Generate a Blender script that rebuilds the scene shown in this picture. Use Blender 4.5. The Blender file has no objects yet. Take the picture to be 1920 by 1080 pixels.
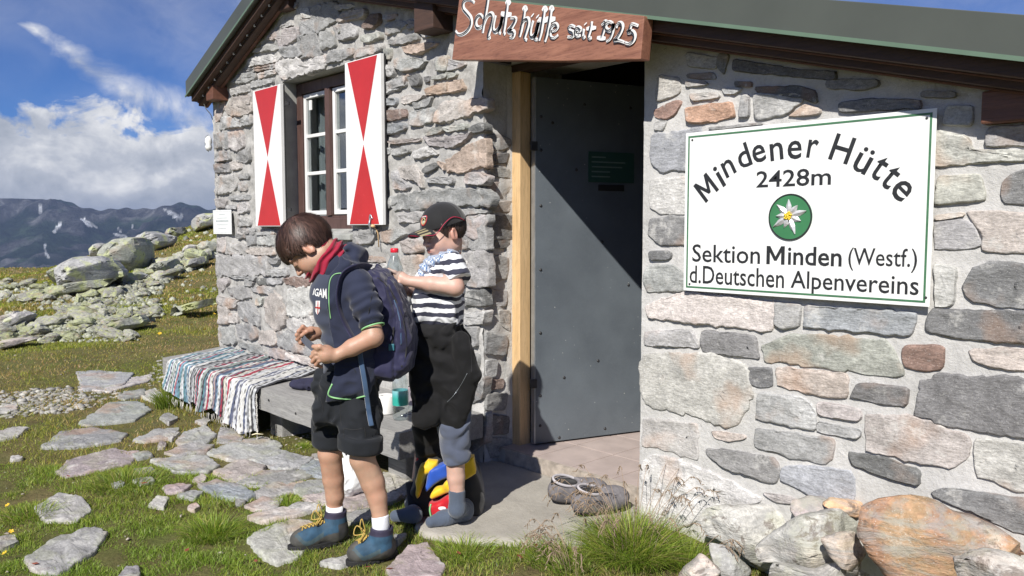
import bpy, bmesh, math, random
import numpy as np
from mathutils import Vector, Matrix, noise
random.seed(7); rng = np.random.default_rng(11)
S = bpy.context.scene
COL = S.collection
# ------------------------------------------------------------------ camera
CX, CY, CZ = 3.2475, -2.8283, 1.18
FWD = np.array([-0.72844376, 0.68099663, -0.07492181]); RGT = np.array([0.68291603, 0.73049689, 0.0]); UPV = np.array([-0.05473015, 0.05116531, 0.99718941])
CAM = np.array([CX, CY, CZ]); FPX = 1504.0
cam = bpy.data.cameras.new('camera'); cam.sensor_width = 36; cam.lens = 36 * FPX / 1920; cam.clip_start = .05; cam.clip_end = 30000
co = bpy.data.objects.new('camera', cam); COL.objects.link(co); S.camera = co
co.matrix_world = Matrix(((RGT[0], UPV[0], -FWD[0], CX), (RGT[1], UPV[1], -FWD[1], CY), (RGT[2], UPV[2], -FWD[2], CZ), (0, 0, 0, 1)))
# ------------------------------------------------------------------ light
SUN_EL = math.radians(39.7); SH = np.array([.455, -.89])            # horizontal direction towards the sun
w = bpy.data.worlds.new('World'); S.world = w; w.use_nodes = True
nt = w.node_tree; nt.nodes.clear()
out = nt.nodes.new('ShaderNodeOutputWorld'); bg = nt.nodes.new('ShaderNodeBackground'); sky = nt.nodes.new('ShaderNodeTexSky')
sky.sky_type = 'NISHITA'; sky.sun_disc = False; sky.sun_elevation = SUN_EL; sky.sun_rotation = math.atan2(SH[0], SH[1]); sky.altitude = 2400; sky.air_density = 1.0; sky.dust_density = .3; sky.ozone_density = 2.5
nt.links.new(sky.outputs[0], bg.inputs[0]); bg.inputs[1].default_value = .064
nt.links.new(bg.outputs[0], out.inputs[0])
sd = bpy.data.lights.new('sun', 'SUN'); sd.energy = 5.0; sd.angle = math.radians(.53); sd.color = (1, .955, .88)
so = bpy.data.objects.new('sun', sd); COL.objects.link(so)
sv = Vector((SH[0] * math.cos(SUN_EL), SH[1] * math.cos(SUN_EL), math.sin(SUN_EL))).normalized()
so.rotation_euler = sv.to_track_quat('Z', 'Y').to_euler(); so.location = (6, -8, 9)
S.view_settings.view_transform = 'Standard'; S.view_settings.look = 'None'; S.view_settings.exposure = .36; S.view_settings.gamma = 1; S.view_settings.use_curve_mapping = False
S.cycles.use_denoising = True
S.cycles.max_bounces = 6; S.cycles.diffuse_bounces = 3; S.cycles.glossy_bounces = 3; S.cycles.transmission_bounces = 6; S.cycles.transparent_max_bounces = 12; S.cycles.volume_bounces = 0
S.cycles.caustics_reflective = False; S.cycles.caustics_refractive = False
# ------------------------------------------------------------------ measuring: where a sight line of the survey photo meets a real plane
def ray(x, y):
    d = FWD * FPX + RGT * (x - 960) + UPV * (540 - y); return d / np.linalg.norm(d)
def fac(x, y, Y=0.):
    r = ray(x, y); return CAM + r * ((Y - CY) / r[1])
def onx(x, y, X=0.):
    r = ray(x, y); return CAM + r * ((X - CX) / r[0])
def gr(x, y, z=-.14):
    r = ray(x, y); return CAM + r * ((z - CZ) / r[2])
def at_depth(x, y, d):
    r = ray(x, y); return CAM + r * (d / (r @ FWD))
# ------------------------------------------------------------------ object helpers
def link(name, me, m=None, parent=None, **props):
    o = bpy.data.objects.new(name, me); COL.objects.link(o)
    if m is not None and me is not None and len(me.materials) == 0: me.materials.append(m)
    if parent is not None: o.parent = parent
    for k, v in props.items(): o[k] = v
    return o
def thing(name, label, cat, loc=(0, 0, 0), group=None):
    o = bpy.data.objects.new(name, None); COL.objects.link(o); o.empty_display_size = .1
    o.location = [float(v) for v in loc]; o['label'] = label; o['category'] = cat
    if group: o['group'] = group
    return o
def tag(o, label, cat, group=None):
    o['label'] = label; o['category'] = cat
    if group: o['group'] = group
    return o
def put(o, parent):                                        # parent a mesh made in world coordinates under an Empty that stands elsewhere
    o.parent = parent; bpy.context.view_layer.update(); o.matrix_parent_inverse = parent.matrix_world.inverted(); return o
def part(name, me, m, parent, **props):
    o = link(name, me, m, None, **props)
    if parent is not None:
        o.parent = parent
        loc = Vector((0, 0, 0)); p = parent
        M = Matrix.Identity(4); chain = []
        while p is not None: chain.append(p); p = p.parent
        for p in reversed(chain): M = M @ p.matrix_parent_inverse @ Matrix.LocRotScale(p.location, p.rotation_euler, p.scale)
        o.matrix_parent_inverse = M.inverted()
    return o
def mesh(name, V, F, smooth=False, colors=None):
    me = bpy.data.meshes.new(name)
    V = np.asarray(V, dtype=np.float32)
    if isinstance(F, np.ndarray):
        n, k = F.shape
        me.vertices.add(len(V)); me.vertices.foreach_set('co', V.ravel())
        me.loops.add(n * k); me.loops.foreach_set('vertex_index', F.astype(np.int32).ravel())
        me.polygons.add(n); me.polygons.foreach_set('loop_start', np.arange(0, n * k, k, dtype=np.int32))
        try: me.polygons.foreach_set('loop_total', np.full(n, k, dtype=np.int32))
        except Exception: pass
        me.update(calc_edges=True)
    else:
        me.from_pydata([tuple(map(float, v)) for v in V], [], [tuple(int(i) for i in f) for f in F]); me.update()
    if smooth: me.polygons.foreach_set('use_smooth', np.ones(len(me.polygons), dtype=bool))
    if colors is not None:
        a = me.color_attributes.new('Col', 'FLOAT_COLOR', 'POINT')
        c = np.ones((len(V), 4), dtype=np.float32); c[:, :3] = colors; a.data.foreach_set('color', c.ravel())
    return me
class MB:
    def __init__(s): s.V = []; s.F = []
    def add(s, V, F):
        n = len(s.V); s.V += [tuple(map(float, v)) for v in V]; s.F += [tuple(int(i) + n for i in f) for f in F]; return s
    def box(s, c, d, R=None):
        c = np.array(c, float); h = np.array(d, float) / 2
        P = [np.array((x, y, z)) * h for x in (-1, 1) for y in (-1, 1) for z in (-1, 1)]
        if R is not None: P = [np.array(R) @ p for p in P]
        return s.add([c + p for p in P], [(0, 1, 3, 2), (4, 6, 7, 5), (0, 4, 5, 1), (2, 3, 7, 6), (0, 2, 6, 4), (1, 5, 7, 3)])
    def span(s, a, b): a = np.array(a, float); b = np.array(b, float); return s.box((a + b) / 2, b - a)
    def prism(s, poly, ext):                                # closed polygon (3D) swept by the vector ext
        n = len(poly); P = [np.array(p, float) for p in poly]; e = np.array(ext, float)
        return s.add(P + [p + e for p in P], [tuple(range(n - 1, -1, -1)), tuple(range(n, 2 * n))] + [(i, (i + 1) % n, n + (i + 1) % n, n + i) for i in range(n)])
    def tube(s, pts, r, n=8, cap=True, flat=1., up=(0, 0, 1)):
        P = [np.array(p, float) for p in pts]; m = len(P); rs = r if hasattr(r, '__len__') else [r] * m
        V = []; prev = None
        for i in range(m):
            t = P[min(i + 1, m - 1)] - P[max(i - 1, 0)]; t /= (np.linalg.norm(t) + 1e-12)
            if prev is None:
                a = np.cross(t, up)
                if np.linalg.norm(a) < 1e-3: a = np.cross(t, (1, 0, 0))
            else: a = prev - t * (prev @ t)
            a /= np.linalg.norm(a); b = np.cross(t, a); prev = a
            for k in range(n):
                q = 2 * math.pi * k / n; V.append(P[i] + rs[i] * (a * math.cos(q) + b * flat * math.sin(q)))
        F = [(i * n + k, i * n + (k + 1) % n, (i + 1) * n + (k + 1) % n, (i + 1) * n + k) for i in range(m - 1) for k in range(n)]
        if cap: F += [tuple(range(n - 1, -1, -1)), tuple((m - 1) * n + k for k in range(n))]
        return s.add(V, F)
    def ribbon(s, pts, wdt, nrm, th=.0):                    # flat strip along pts, in the plane with normal nrm
        P = [np.array(p, float) for p in pts]; m = len(P); V = []; ws = wdt if hasattr(wdt, '__len__') else [wdt] * m
        for i in range(m):
            t = P[min(i + 1, m - 1)] - P[max(i - 1, 0)]; t /= (np.linalg.norm(t) + 1e-12); a = np.cross(nrm, t); a /= np.linalg.norm(a)
            V += [P[i] - a * ws[i] / 2, P[i] + a * ws[i] / 2]
        return s.add(V, [(2 * i, 2 * i + 2, 2 * i + 3, 2 * i + 1) for i in range(m - 1)])
    def lathe(s, prof, c=(0, 0, 0), n=24, R=None):          # prof: (radius, z) list
        V = []; c = np.array(c, float)
        for r, z in prof:
            for k in range(n):
                p = np.array((r * math.cos(2 * math.pi * k / n), r * math.sin(2 * math.pi * k / n), z))
                V.append(c + (np.array(R) @ p if R is not None else p))
        return s.add(V, [(i * n + k, i * n + (k + 1) % n, (i + 1) * n + (k + 1) % n, (i + 1) * n + k) for i in range(len(prof) - 1) for k in range(n)])
    def mesh(s, name='mesh', smooth=False, bevel=0.):
        me = bpy.data.meshes.new(name); me.from_pydata(s.V, [], s.F); me.update()
        bm = bmesh.new(); bm.from_mesh(me)
        if bevel: bmesh.ops.bevel(bm, geom=bm.edges[:], offset=bevel, segments=2, affect='EDGES', profile=.6)
        bmesh.ops.recalc_face_normals(bm, faces=bm.faces[:]); bm.to_mesh(me); bm.free()
        if smooth: me.polygons.foreach_set('use_smooth', np.ones(len(me.polygons), dtype=bool))
        return me
def fbm(p, o=4): return noise.fractal(Vector(p), 1.0, 2.0, o)
def crom(pts, n=6, closed=False):                           # smooth curve through points
    P = [np.array(p, float) for p in pts]; out = []; m = len(P)
    for i in range(m if closed else m - 1):
        a, b, c, d = (P[(i - 1) % m] if closed or i > 0 else P[0]), P[i], P[(i + 1) % m], (P[(i + 2) % m] if closed or i + 2 < m else P[-1])
        for k in range(n):
            t = k / n; out.append(.5 * ((2 * b) + (c - a) * t + (2 * a - 5 * b + 4 * c - d) * t * t + (3 * b - a - 3 * c + d) * t ** 3))
    if not closed: out.append(P[-1])
    return out
# ------------------------------------------------------------------ signed distance modelling (bodies, clothes, boots)
def vnoise(P, sc=1., seed=0):                               # cheap value noise on points
    Q = P * sc + seed * 17.31; i = np.floor(Q).astype(np.int64); f = Q - i; f = f * f * (3 - 2 * f)
    def h(a, b, c):
        n = (a * 374761393 + b * 668265263 + c * 2147483647 // 7) & 0xffffffff; n = ((n ^ (n >> 13)) * 1274126177) & 0xffffffff; return ((n ^ (n >> 16)) & 0xffff) / 32767.5 - 1
    r = 0
    for dx in (0, 1):
        for dy in (0, 1):
            for dz in (0, 1):
                r = r + h(i[:, 0] + dx, i[:, 1] + dy, i[:, 2] + dz) * (f[:, 0] if dx else 1 - f[:, 0]) * (f[:, 1] if dy else 1 - f[:, 1]) * (f[:, 2] if dz else 1 - f[:, 2])
    return r
def cone(P, a, b, ra, rb):
    a = np.array(a); b = np.array(b); ba = b - a; t = np.clip(((P - a) @ ba) / (ba @ ba), 0, 1); return np.linalg.norm(P - a - t[:, None] * ba, axis=1) - (ra + (rb - ra) * t)
def ell(P, c, r, R=None):                                   # ellipsoid; rows of R are its axes
    q = P - np.array(c)
    if R is not None: q = q @ np.array(R).T
    r = np.array(r); k0 = np.linalg.norm(q / r, axis=1); k1 = np.linalg.norm(q / (r * r), axis=1) + 1e-9; return k0 * (k0 - 1) / k1
def rbox(P, c, h, rad, R=None):
    q = P - np.array(c)
    if R is not None: q = q @ np.array(R).T
    q = np.abs(q) - (np.array(h) - rad); return np.linalg.norm(np.maximum(q, 0), axis=1) + np.minimum(q.max(axis=1), 0) - rad
def econe(P, a, b, ra, rb, side, fl):                       # round cone flattened along the axis "side" by factor fl
    a = np.array(a, float); s_ = np.array(side, float); s_ /= np.linalg.norm(s_)
    q = P + s_ * (((P - a) @ s_) * (1 / fl - 1))[:, None]; bb = np.array(b, float); bb = bb + s_ * (((bb - a) @ s_) * (1 / fl - 1))
    return cone(q, a, bb, ra, rb) * (fl if fl < 1 else 1)
def smin(a, b, k):
    h = np.clip(.5 + .5 * (b - a) / k, 0, 1); return b * (1 - h) + a * h - k * h * (1 - h)
def smax(a, b, k): return -smin(-a, -b, k)
def sdf_mesh(name, f, lo, hi, h, color=None, smooth=True):
    lo = np.array(lo, float); hi = np.array(hi, float); B = 4
    nb = np.ceil((hi - lo) / (h * B)).astype(int) + 1; n = nb * B
    gc = np.stack(np.meshgrid(*[np.arange(k) for k in nb], indexing='ij'), -1).reshape(-1, 3)
    cen = lo + (gc + .5) * B * h - h * .5
    dc = np.concatenate([f(cen[i:i + 400000]) for i in range(0, len(cen), 400000)])
    V = np.full(n, 1., dtype=np.float32); V5 = V.reshape(nb[0], B, nb[1], B, nb[2], B)
    V5[:] = np.where(dc < 0, -1., 1.).reshape(nb)[:, None, :, None, :, None]
    act = np.where(np.abs(dc) < h * B * 1.6)[0]
    off = np.stack(np.meshgrid(*[np.arange(B)] * 3, indexing='ij'), -1).reshape(-1, 3)
    for i in range(0, len(act), 6000):
        g = gc[act[i:i + 6000]]; P = (lo + (g[:, None, :] * B + off[None]) * h).reshape(-1, 3); d = f(P).reshape(len(g), B, B, B)
        V5[g[:, 0], :, g[:, 1], :, g[:, 2], :] = d
    sg = V < 0; c = sg[:-1, :-1, :-1].astype(np.int8)
    for dx in (0, 1):
        for dy in (0, 1):
            for dz in (0, 1):
                if dx + dy + dz: c = c + sg[dx:n[0] - 1 + dx, dy:n[1] - 1 + dy, dz:n[2] - 1 + dz]
    cells = np.argwhere((c > 0) & (c < 8)); idx = np.full(np.array(n) - 1, -1, dtype=np.int32); idx[tuple(cells.T)] = np.arange(len(cells))
    acc = np.zeros((len(cells), 3)); cnt = np.zeros(len(cells)); C8 = [(0, 0, 0), (1, 0, 0), (0, 1, 0), (1, 1, 0), (0, 0, 1), (1, 0, 1), (0, 1, 1), (1, 1, 1)]
    vals = [V[cells[:, 0] + a, cells[:, 1] + b, cells[:, 2] + e] for a, b, e in C8]
    for a in range(8):
        for b in range(a + 1, 8):
            if sum(abs(np.array(C8[a]) - np.array(C8[b]))) != 1: continue
            m = (vals[a] < 0) != (vals[b] < 0); t = np.where(m, vals[a] / (vals[a] - vals[b] + 1e-12), 0)
            acc += m[:, None] * (np.array(C8[a]) + t[:, None] * (np.array(C8[b]) - np.array(C8[a]))); cnt += m
    P = lo + (cells + acc / cnt[:, None]) * h
    Fs = []
    for ax in range(3):
        u, v = [(1, 2), (2, 0), (0, 1)][ax]
        s0 = [slice(None)] * 3; s1 = [slice(None)] * 3; s0[ax] = slice(0, n[ax] - 1); s1[ax] = slice(1, n[ax])
        e = np.argwhere(sg[tuple(s0)] != sg[tuple(s1)]); e = e[(e[:, u] > 0) & (e[:, v] > 0) & (e[:, u] < n[u] - 1) & (e[:, v] < n[v] - 1)]
        q = []
        for du, dv in ((-1, -1), (0, -1), (0, 0), (-1, 0)):
            k = e.copy(); k[:, u] += du; k[:, v] += dv; q.append(idx[tuple(k.T)])
        q = np.stack(q, 1); fl = ~sg[tuple(e.T)]; q[fl] = q[fl][:, ::-1]; Fs.append(q)
    F = np.concatenate(Fs); F = F[(F >= 0).all(1)]
    return mesh(name, P, F, smooth, color(P) if color else None)
# ------------------------------------------------------------------ materials
class NM:
    def __init__(s, name):
        s.m = bpy.data.materials.new(name); s.m.use_nodes = True; s.t = s.m.node_tree; s.t.nodes.clear()
        s.o = s.t.nodes.new('ShaderNodeOutputMaterial'); s.b = s.t.nodes.new('ShaderNodeBsdfPrincipled'); s.t.links.new(s.b.outputs[0], s.o.inputs[0]); s.tc = None
    def n(s, typ, **kw):
        x = s.t.nodes.new('ShaderNode' + typ)
        for k, v in kw.items(): setattr(x, k, v)
        return x
    def l(s, a, b): s.t.links.new(a, b)
    def set(s, **kw):
        for k, v in kw.items(): s.b.inputs[k.replace('_', ' ')].default_value = v
        return s
    def co(s, kind='Object', scale=None, jitter=False):
        if s.tc is None: s.tc = s.n('TexCoord')
        c = s.tc.outputs[kind]
        if jitter:
            oi = s.n('ObjectInfo'); va = s.n('VectorMath', operation='ADD'); sc = s.n('VectorMath', operation='SCALE'); cx = s.n('CombineXYZ')
            for i in range(3): s.l(oi.outputs['Random'], cx.inputs[i])
            sc.inputs[3].default_value = 37.; s.l(cx.outputs[0], sc.inputs[0]); s.l(c, va.inputs[0]); s.l(sc.outputs[0], va.inputs[1]); c = va.outputs[0]
        if scale:
            mp = s.n('Mapping'); mp.inputs['Scale'].default_value = scale; s.l(c, mp.inputs[0]); c = mp.outputs[0]
        return c
    def noise(s, scale, detail=4, co=None, rough=.55, dist=0.):
        x = s.n('TexNoise'); x.inputs['Scale'].default_value = scale; x.inputs['Detail'].default_value = detail; x.inputs['Roughness'].default_value = rough; x.inputs['Distortion'].default_value = dist
        s.l(co if co is not None else s.co(), x.inputs['Vector']); return x.outputs[0]
    def ramp(s, f, stops):
        x = s.n('ValToRGB'); e = x.color_ramp.elements
        while len(e) < len(stops): e.new(.5)
        for i, (p, c) in enumerate(stops): e[i].position = p; e[i].color = (c, c, c, 1) if not hasattr(c, '__len__') else (*c, 1)
        s.l(f, x.inputs[0]); return x.outputs[0]
    def mix(s, f, a, b, typ='MIX'):
        x = s.n('Mix', data_type='RGBA', blend_type=typ)
        for sock, v in ((x.inputs[0], f), (x.inputs[6], a), (x.inputs[7], b)):
            if isinstance(v, (int, float)): sock.default_value = v
            elif hasattr(v, '__len__'): sock.default_value = (*v, 1)
            else: s.l(v, sock)
        return x.outputs[2]
    def math(s, op, a, b=0.):
        x = s.n('Math', operation=op)
        for i, v in enumerate((a, b)):
            if isinstance(v, (int, float)): x.inputs[i].default_value = v
            else: s.l(v, x.inputs[i])
        return x.outputs[0]
    def color(s, c): s.l(c, s.b.inputs['Base Color']); return s
    def bump(s, h, strength=.5, dist=.01):
        x = s.n('Bump'); x.inputs['Strength'].default_value = strength; x.inputs['Distance'].default_value = dist; s.l(h, x.inputs['Height'])
        if s.b.inputs['Normal'].is_linked: s.l(s.b.inputs['Normal'].links[0].from_socket, x.inputs['Normal'])
        s.l(x.outputs[0], s.b.inputs['Normal']); return s
def simple(name, c, rough=.6, var=.15, nscale=8., bump=0., bscale=60., bdist=.002, metal=0., spec=.5):
    k = NM(name); k.set(Roughness=rough, Metallic=metal); k.b.inputs['Specular IOR Level'].default_value = spec
    f = k.noise(nscale, 5)
    k.color(k.mix(k.ramp(f, [(.3, 0.), (.7, 1.)]), tuple(v * (1 - var) for v in c), tuple(min(1, v * (1 + var)) for v in c)))
    if bump: k.bump(k.noise(bscale, 4), bump, bdist)
    return k.m
def attr_mat(name, rough=.6, var=.12, bump=0., bscale=200, bdist=.001, sss=0., sheen=0.):   # colour from the mesh's own colour attribute
    k = NM(name); a = k.n('VertexColor'); a.layer_name = 'Col'; f = k.noise(25, 4)
    k.color(k.mix(1., a.outputs[0], k.ramp(f, [(.3, 1 - var), (.7, 1 + var)]), 'MULTIPLY')); k.set(Roughness=rough)
    if sss: k.set(Subsurface_Weight=sss); k.b.inputs['Subsurface Radius'].default_value = (.012, .005, .003); k.b.inputs['Subsurface Scale'].default_value = 1.
    if sheen: k.set(Sheen_Weight=sheen)
    if bump: k.bump(k.noise(bscale, 4), bump, bdist)
    return k.m
# stone: colour comes from the object's own colour, patterns shift from stone to stone
def stone_mat(name, lichen=0., scale=1., objcol=True, base=(.3, .3, .3), bump=.8, streak=(1, 1, 3.2), patch=0.):
    k = NM(name); c = k.co(scale=(scale,) * 3, jitter=True)
    if objcol: oi = k.n('ObjectInfo'); bc = oi.outputs['Color']
    else: bc = k.mix(0., base, base)
    cs = k.n('Mapping'); cs.inputs['Scale'].default_value = streak; cs.inputs['Rotation'].default_value = (0, .25, 0); k.l(c, cs.inputs[0])
    big = k.noise(7, 5, c, .6, .6); fine = k.noise(120, 3, c, .7); mid = k.noise(38, 5, cs.outputs[0], .65, .4); pt = k.noise(4.2, 3, c, .5)
    col = k.mix(1., bc, k.ramp(big, [(.28, .74), (.5, 1.), (.75, 1.28)]), 'MULTIPLY')
    col = k.mix(1., col, k.ramp(mid, [(.3, .70), (.5, 1.), (.72, 1.32)]), 'MULTIPLY')
    col = k.mix(1., col, k.ramp(fine, [(.3, .8), (.7, 1.2)]), 'MULTIPLY')
    col = k.mix(k.math('MULTIPLY', k.ramp(pt, [(.56, 0.), (.68, 1.)]), .4), col, (.42, .24, .14))
    col = k.mix(k.math('MULTIPLY', k.ramp(k.noise(13, 6, c, .7), [(.57, 0.), (.66, 1.)]), .5), col, (.60, .59, .56))
    v = k.n('TexVoronoi'); v.inputs['Scale'].default_value = 160; k.l(c, v.inputs['Vector'])
    col = k.mix(k.math('MULTIPLY', k.ramp(v.outputs[0], [(.12, 1.), (.2, 0.)]), .35), col, (.75, .75, .74))
    if patch:
        pf = k.ramp(k.noise(8, 7, cs.outputs[0], .7, 1.), [(.46, 0.), (.58, 1.)]); col = k.mix(k.math('MULTIPLY', pf, patch), col, (.29, .29, .285)); pf = k.ramp(k.noise(19, 6, c, .72, .6), [(.56, 0.), (.62, 1.)]); col = k.mix(k.math('MULTIPLY', pf, patch), col, (.13, .10, .085))
    if lichen:
        lf = k.ramp(k.noise(9, 6, c, .68, .5), [(.5, 0.), (.6, 1.)]); col = k.mix(k.math('MULTIPLY', lf, lichen), col, (.50, .54, .24))
        lf = k.ramp(k.noise(16, 5, c, .68, .5), [(.6, 0.), (.66, 1.)]); col = k.mix(k.math('MULTIPLY', lf, lichen), col, (.08, .08, .075))
    k.color(col); k.set(Roughness=.78); k.b.inputs['Specular IOR Level'].default_value = .35
    k.bump(mid, bump * .8, .006 / scale); k.bump(fine, bump * .5, .0015 / scale); k.bump(big, bump * .6, .02 / scale)
    return k.m
M = {}
M['stone'] = stone_mat('wall_stone')
M['boulder'] = stone_mat('boulder_stone', lichen=.75, scale=.35, bump=1.)
M['scree'] = stone_mat('scree_stone', lichen=.8, scale=.3, bump=1.)
M['paver'] = stone_mat('paving_stone', lichen=.12, scale=.8, bump=.7, streak=(1, 2.2, 1))
k = NM('mortar'); c = k.co()
col = k.mix(k.ramp(k.noise(3.5, 6, c, .6), [(.3, 0.), (.7, 1.)]), (.46, .455, .44), (.60, .59, .575)); col = k.mix(k.ramp(k.noise(30, 5, c, .7), [(.35, .45), (.55, 0.)]), col, (.40, .39, .375))
col = k.mix(k.math('MULTIPLY', k.ramp(k.noise(12, 6, c, .7, 1.2), [(.60, 0.), (.68, 1.)]), .5), col, (.36, .36, .36))
vv = k.n('TexVoronoi', feature='DISTANCE_TO_EDGE'); vv.inputs['Scale'].default_value = 5.5; wv = k.n('VectorMath', operation='ADD'); nz = k.n('TexNoise'); nz.inputs['Scale'].default_value = 9.; k.l(c, nz.inputs['Vector']); k.l(c, wv.inputs[0]); k.l(nz.outputs[1], wv.inputs[1]); k.l(wv.outputs[0], vv.inputs['Vector'])
crack = k.math('MULTIPLY', k.ramp(vv.outputs[0], [(0., 1.), (.012, 0.)]), k.ramp(k.noise(2.2, 2, c), [(.5, 0.), (.56, 1.)]))
col = k.mix(k.math('MULTIPLY', crack, .55), col, (.2, .2, .19))
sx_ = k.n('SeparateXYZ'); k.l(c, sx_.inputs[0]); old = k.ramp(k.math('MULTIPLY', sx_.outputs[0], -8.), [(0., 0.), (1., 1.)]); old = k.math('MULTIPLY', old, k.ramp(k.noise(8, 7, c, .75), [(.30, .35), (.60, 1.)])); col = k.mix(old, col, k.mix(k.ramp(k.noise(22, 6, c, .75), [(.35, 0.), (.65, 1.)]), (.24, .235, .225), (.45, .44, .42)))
k.color(col); k.set(Roughness=.9); k.bump(k.noise(45, 6, c, .7), .75, .008); k.bump(k.noise(170, 3, c, .7), .45, .0015); M['mortar'] = k.m
def wood_mat(name, a, b, ax=(1, 14, 14), rough=.7, bump=.4, sc=3., knots=0.):
    k = NM(name); c = k.co(scale=ax, jitter=True); f = k.noise(sc, 7, c, .65, .8); g = k.noise(sc * 6, 4, c, .7)
    col = k.mix(k.ramp(f, [(.3, 0.), (.7, 1.)]), a, b); col = k.mix(k.math('MULTIPLY', k.ramp(g, [(.35, 1.), (.5, 0.)]), .45), col, tuple(v * .45 for v in a))
    k.color(col); k.set(Roughness=rough); k.bump(f, bump, .004); k.bump(g, bump, .001); return k.m
M['dark_wood'] = wood_mat('stained_dark_wood', (.045, .026, .02), (.085, .045, .032))
M['red_wood'] = wood_mat('red_brown_wood', (.11, .045, .028), (.18, .08, .05), rough=.5)
M['sign_wood'] = wood_mat('varnished_sign_board', (.20, .085, .055), (.36, .17, .11), ax=(1, 9, 9), rough=.42, sc=2.6, bump=.6)
M['pine'] = wood_mat('fresh_pine', (.60, .40, .20), (.72, .50, .27), ax=(14, 14, 1), rough=.55, bump=.15, sc=2.)
M['grey_wood'] = wood_mat('weathered_grey_wood', (.22, .215, .21), (.36, .355, .34), ax=(1, 12, 12), rough=.85, bump=.8, sc=3.5)
M['frame_wood'] = wood_mat('brown_window_frame', (.075, .042, .036), (.12, .07, .06), ax=(8, 8, 1), rough=.5, bump=.25)
M['roof_metal'] = simple('green_grey_sheet_metal', (.070, .078, .066), .42, .1, 3, .1, 20)
def worn_paint(name, c_, chip, rough=.4, amt=.8, dirt=.12):
    k = NM(name); c = k.co(); col = k.mix(k.ramp(k.noise(5, 6, c, .65), [(.35, 0.), (.7, 1.)]), c_, tuple(v * (1 - dirt) for v in c_)); st = k.noise(14, 5, k.co(scale=(3, 3, .3)), .7); col = k.mix(k.math('MULTIPLY', k.ramp(st, [(.58, 0.), (.72, 1.)]), dirt), col, tuple(v * .55 for v in c_))
    f = k.math('MULTIPLY', k.ramp(k.noise(70, 5, c, .75), [(.64, 0.), (.67, 1.)]), k.ramp(k.noise(6, 3, c), [(.52, 0.), (.62, amt)])); col = k.mix(f, col, chip); k.color(col); k.set(Roughness=rough); k.bump(k.noise(60, 4, c), .08, .002); return k.m
M['white_paint'] = worn_paint('white_paint', (.80, .80, .79), (.28, .24, .2))
M['red_paint'] = worn_paint('red_paint', (.50, .028, .030), (.55, .45, .42), .42, .5, .15)
M['black_paint'] = simple('black_paint', (.022, .023, .025), .45, .2, 30)
M['green_paint'] = simple('green_paint', (.06, .17, .085), .45, .2, 40)
M['enamel'] = worn_paint('white_enamel', (.82, .83, .82), (.30, .17, .10), .22, .35, .05)
M['plaster'] = simple('grey_plaster', (.34, .345, .325), .9, .18, 7, .5, 40, .004)
M['iron'] = simple('dark_iron', (.03, .03, .032), .5, .3, 20, .2)
M['steel'] = simple('galvanised_bracket', (.38, .42, .46), .35, .15, 20, metal=.6)
M['black'] = simple('black_rubber', (.015, .015, .016), .7, .2)
M['white_plastic'] = simple('white_plastic', (.78, .78, .76), .4, .03)
def glass_mat(name, tint=(1, 1, 1), rough=.02):
    k = NM(name); k.t.nodes.remove(k.b); g = k.n('BsdfGlass'); g.inputs['Color'].default_value = (*tint, 1); g.inputs['Roughness'].default_value = rough; g.inputs['IOR'].default_value = 1.2
    t = k.n('BsdfTransparent'); t.inputs[0].default_value = (*tint, 1); gl = k.n('BsdfGlossy'); gl.inputs['Roughness'].default_value = rough; lw = k.n('LayerWeight'); lw.inputs[0].default_value = .25; fr = k.n('Math', operation='MULTIPLY_ADD'); k.l(lw.outputs[1], fr.inputs[0]); fr.inputs[1].default_value = .55; fr.inputs[2].default_value = .05; mx = k.n('MixShader')
    k.l(fr.outputs[0], mx.inputs[0]); k.l(t.outputs[0], mx.inputs[1]); k.l(gl.outputs[0], mx.inputs[2]); k.l(mx.outputs[0], k.o.inputs[0]); return k.m
M['glass'] = glass_mat('window_glass', (.86, .9, .9))
M['clear_plastic'] = glass_mat('clear_bottle_plastic', (.90, .95, .96), .08)
# ================================================================== the hut
hut = thing('stone_hut', 'small rubble stone mountain hut with red and white shutters and an open metal door', 'hut', (0, 0, -.1))
SR, SL = -.275, .404
def zr(X): return 2.004 + SR * (X - 1.269)
def zl(X): return 2.27 + SL * (X + 3.473)
RX = -1.944; RZ = zr(RX)
def zroof(X): return min(zr(X), zl(X))
XL, XR, XW0, XW1, ZW0, ZW1 = -3.45, 3.9, -2.21, -1.30, 1.155, 2.235
DX0, DX1 = 0.0, 1.062
# facade: mortar sheet on a fine grid with real relief, openings cut out
def bumpy(x, z, s=0.): return .010 * fbm((x * 6, z * 6, 3 + s), 5) + .004 * fbm((x * 25, z * 25, 9 + s), 3)
def mortar_sheet(name, x0, x1, z0, z1, ztop=None, step=.02, left=False):
    nx = max(1, round((x1 - x0) / step)); nz = max(1, round((z1 - z0) / step)); V = []; F = []
    for i in range(nx + 1):
        x = x0 + (x1 - x0) * i / nx; zt = z1 if ztop is None else min(z1, ztop(x))
        for j in range(nz + 1):
            z = z0 + (zt - z0) * j / nz; amp = 2.0 if x < 0.05 else .5
            V.append((x, bumpy(x, z) * amp, z))
    F = [(i * (nz + 1) + j, (i + 1) * (nz + 1) + j, (i + 1) * (nz + 1) + j + 1, i * (nz + 1) + j + 1) for i in range(nx) for j in range(nz)]
    return V, F
mb = MB()
top = lambda x: zroof(x) + .05
for a in [(XL, XW0, -.6, ZW0, None), (XL, XW0, ZW0, ZW1, lambda x: zroof(x) + .05), (XL, XW0, ZW1, 3.2, top)]:
    pass
def sheet(x0, x1, z0, z1, zt=None): mb.add(*mortar_sheet('m', x0, x1, z0, z1, zt))
sheet(XL, XW0, -.5, 3., top)
sheet(XW0, XW1, -.5, ZW0); sheet(XW0, XW1, ZW1, 3.1, top)
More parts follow.
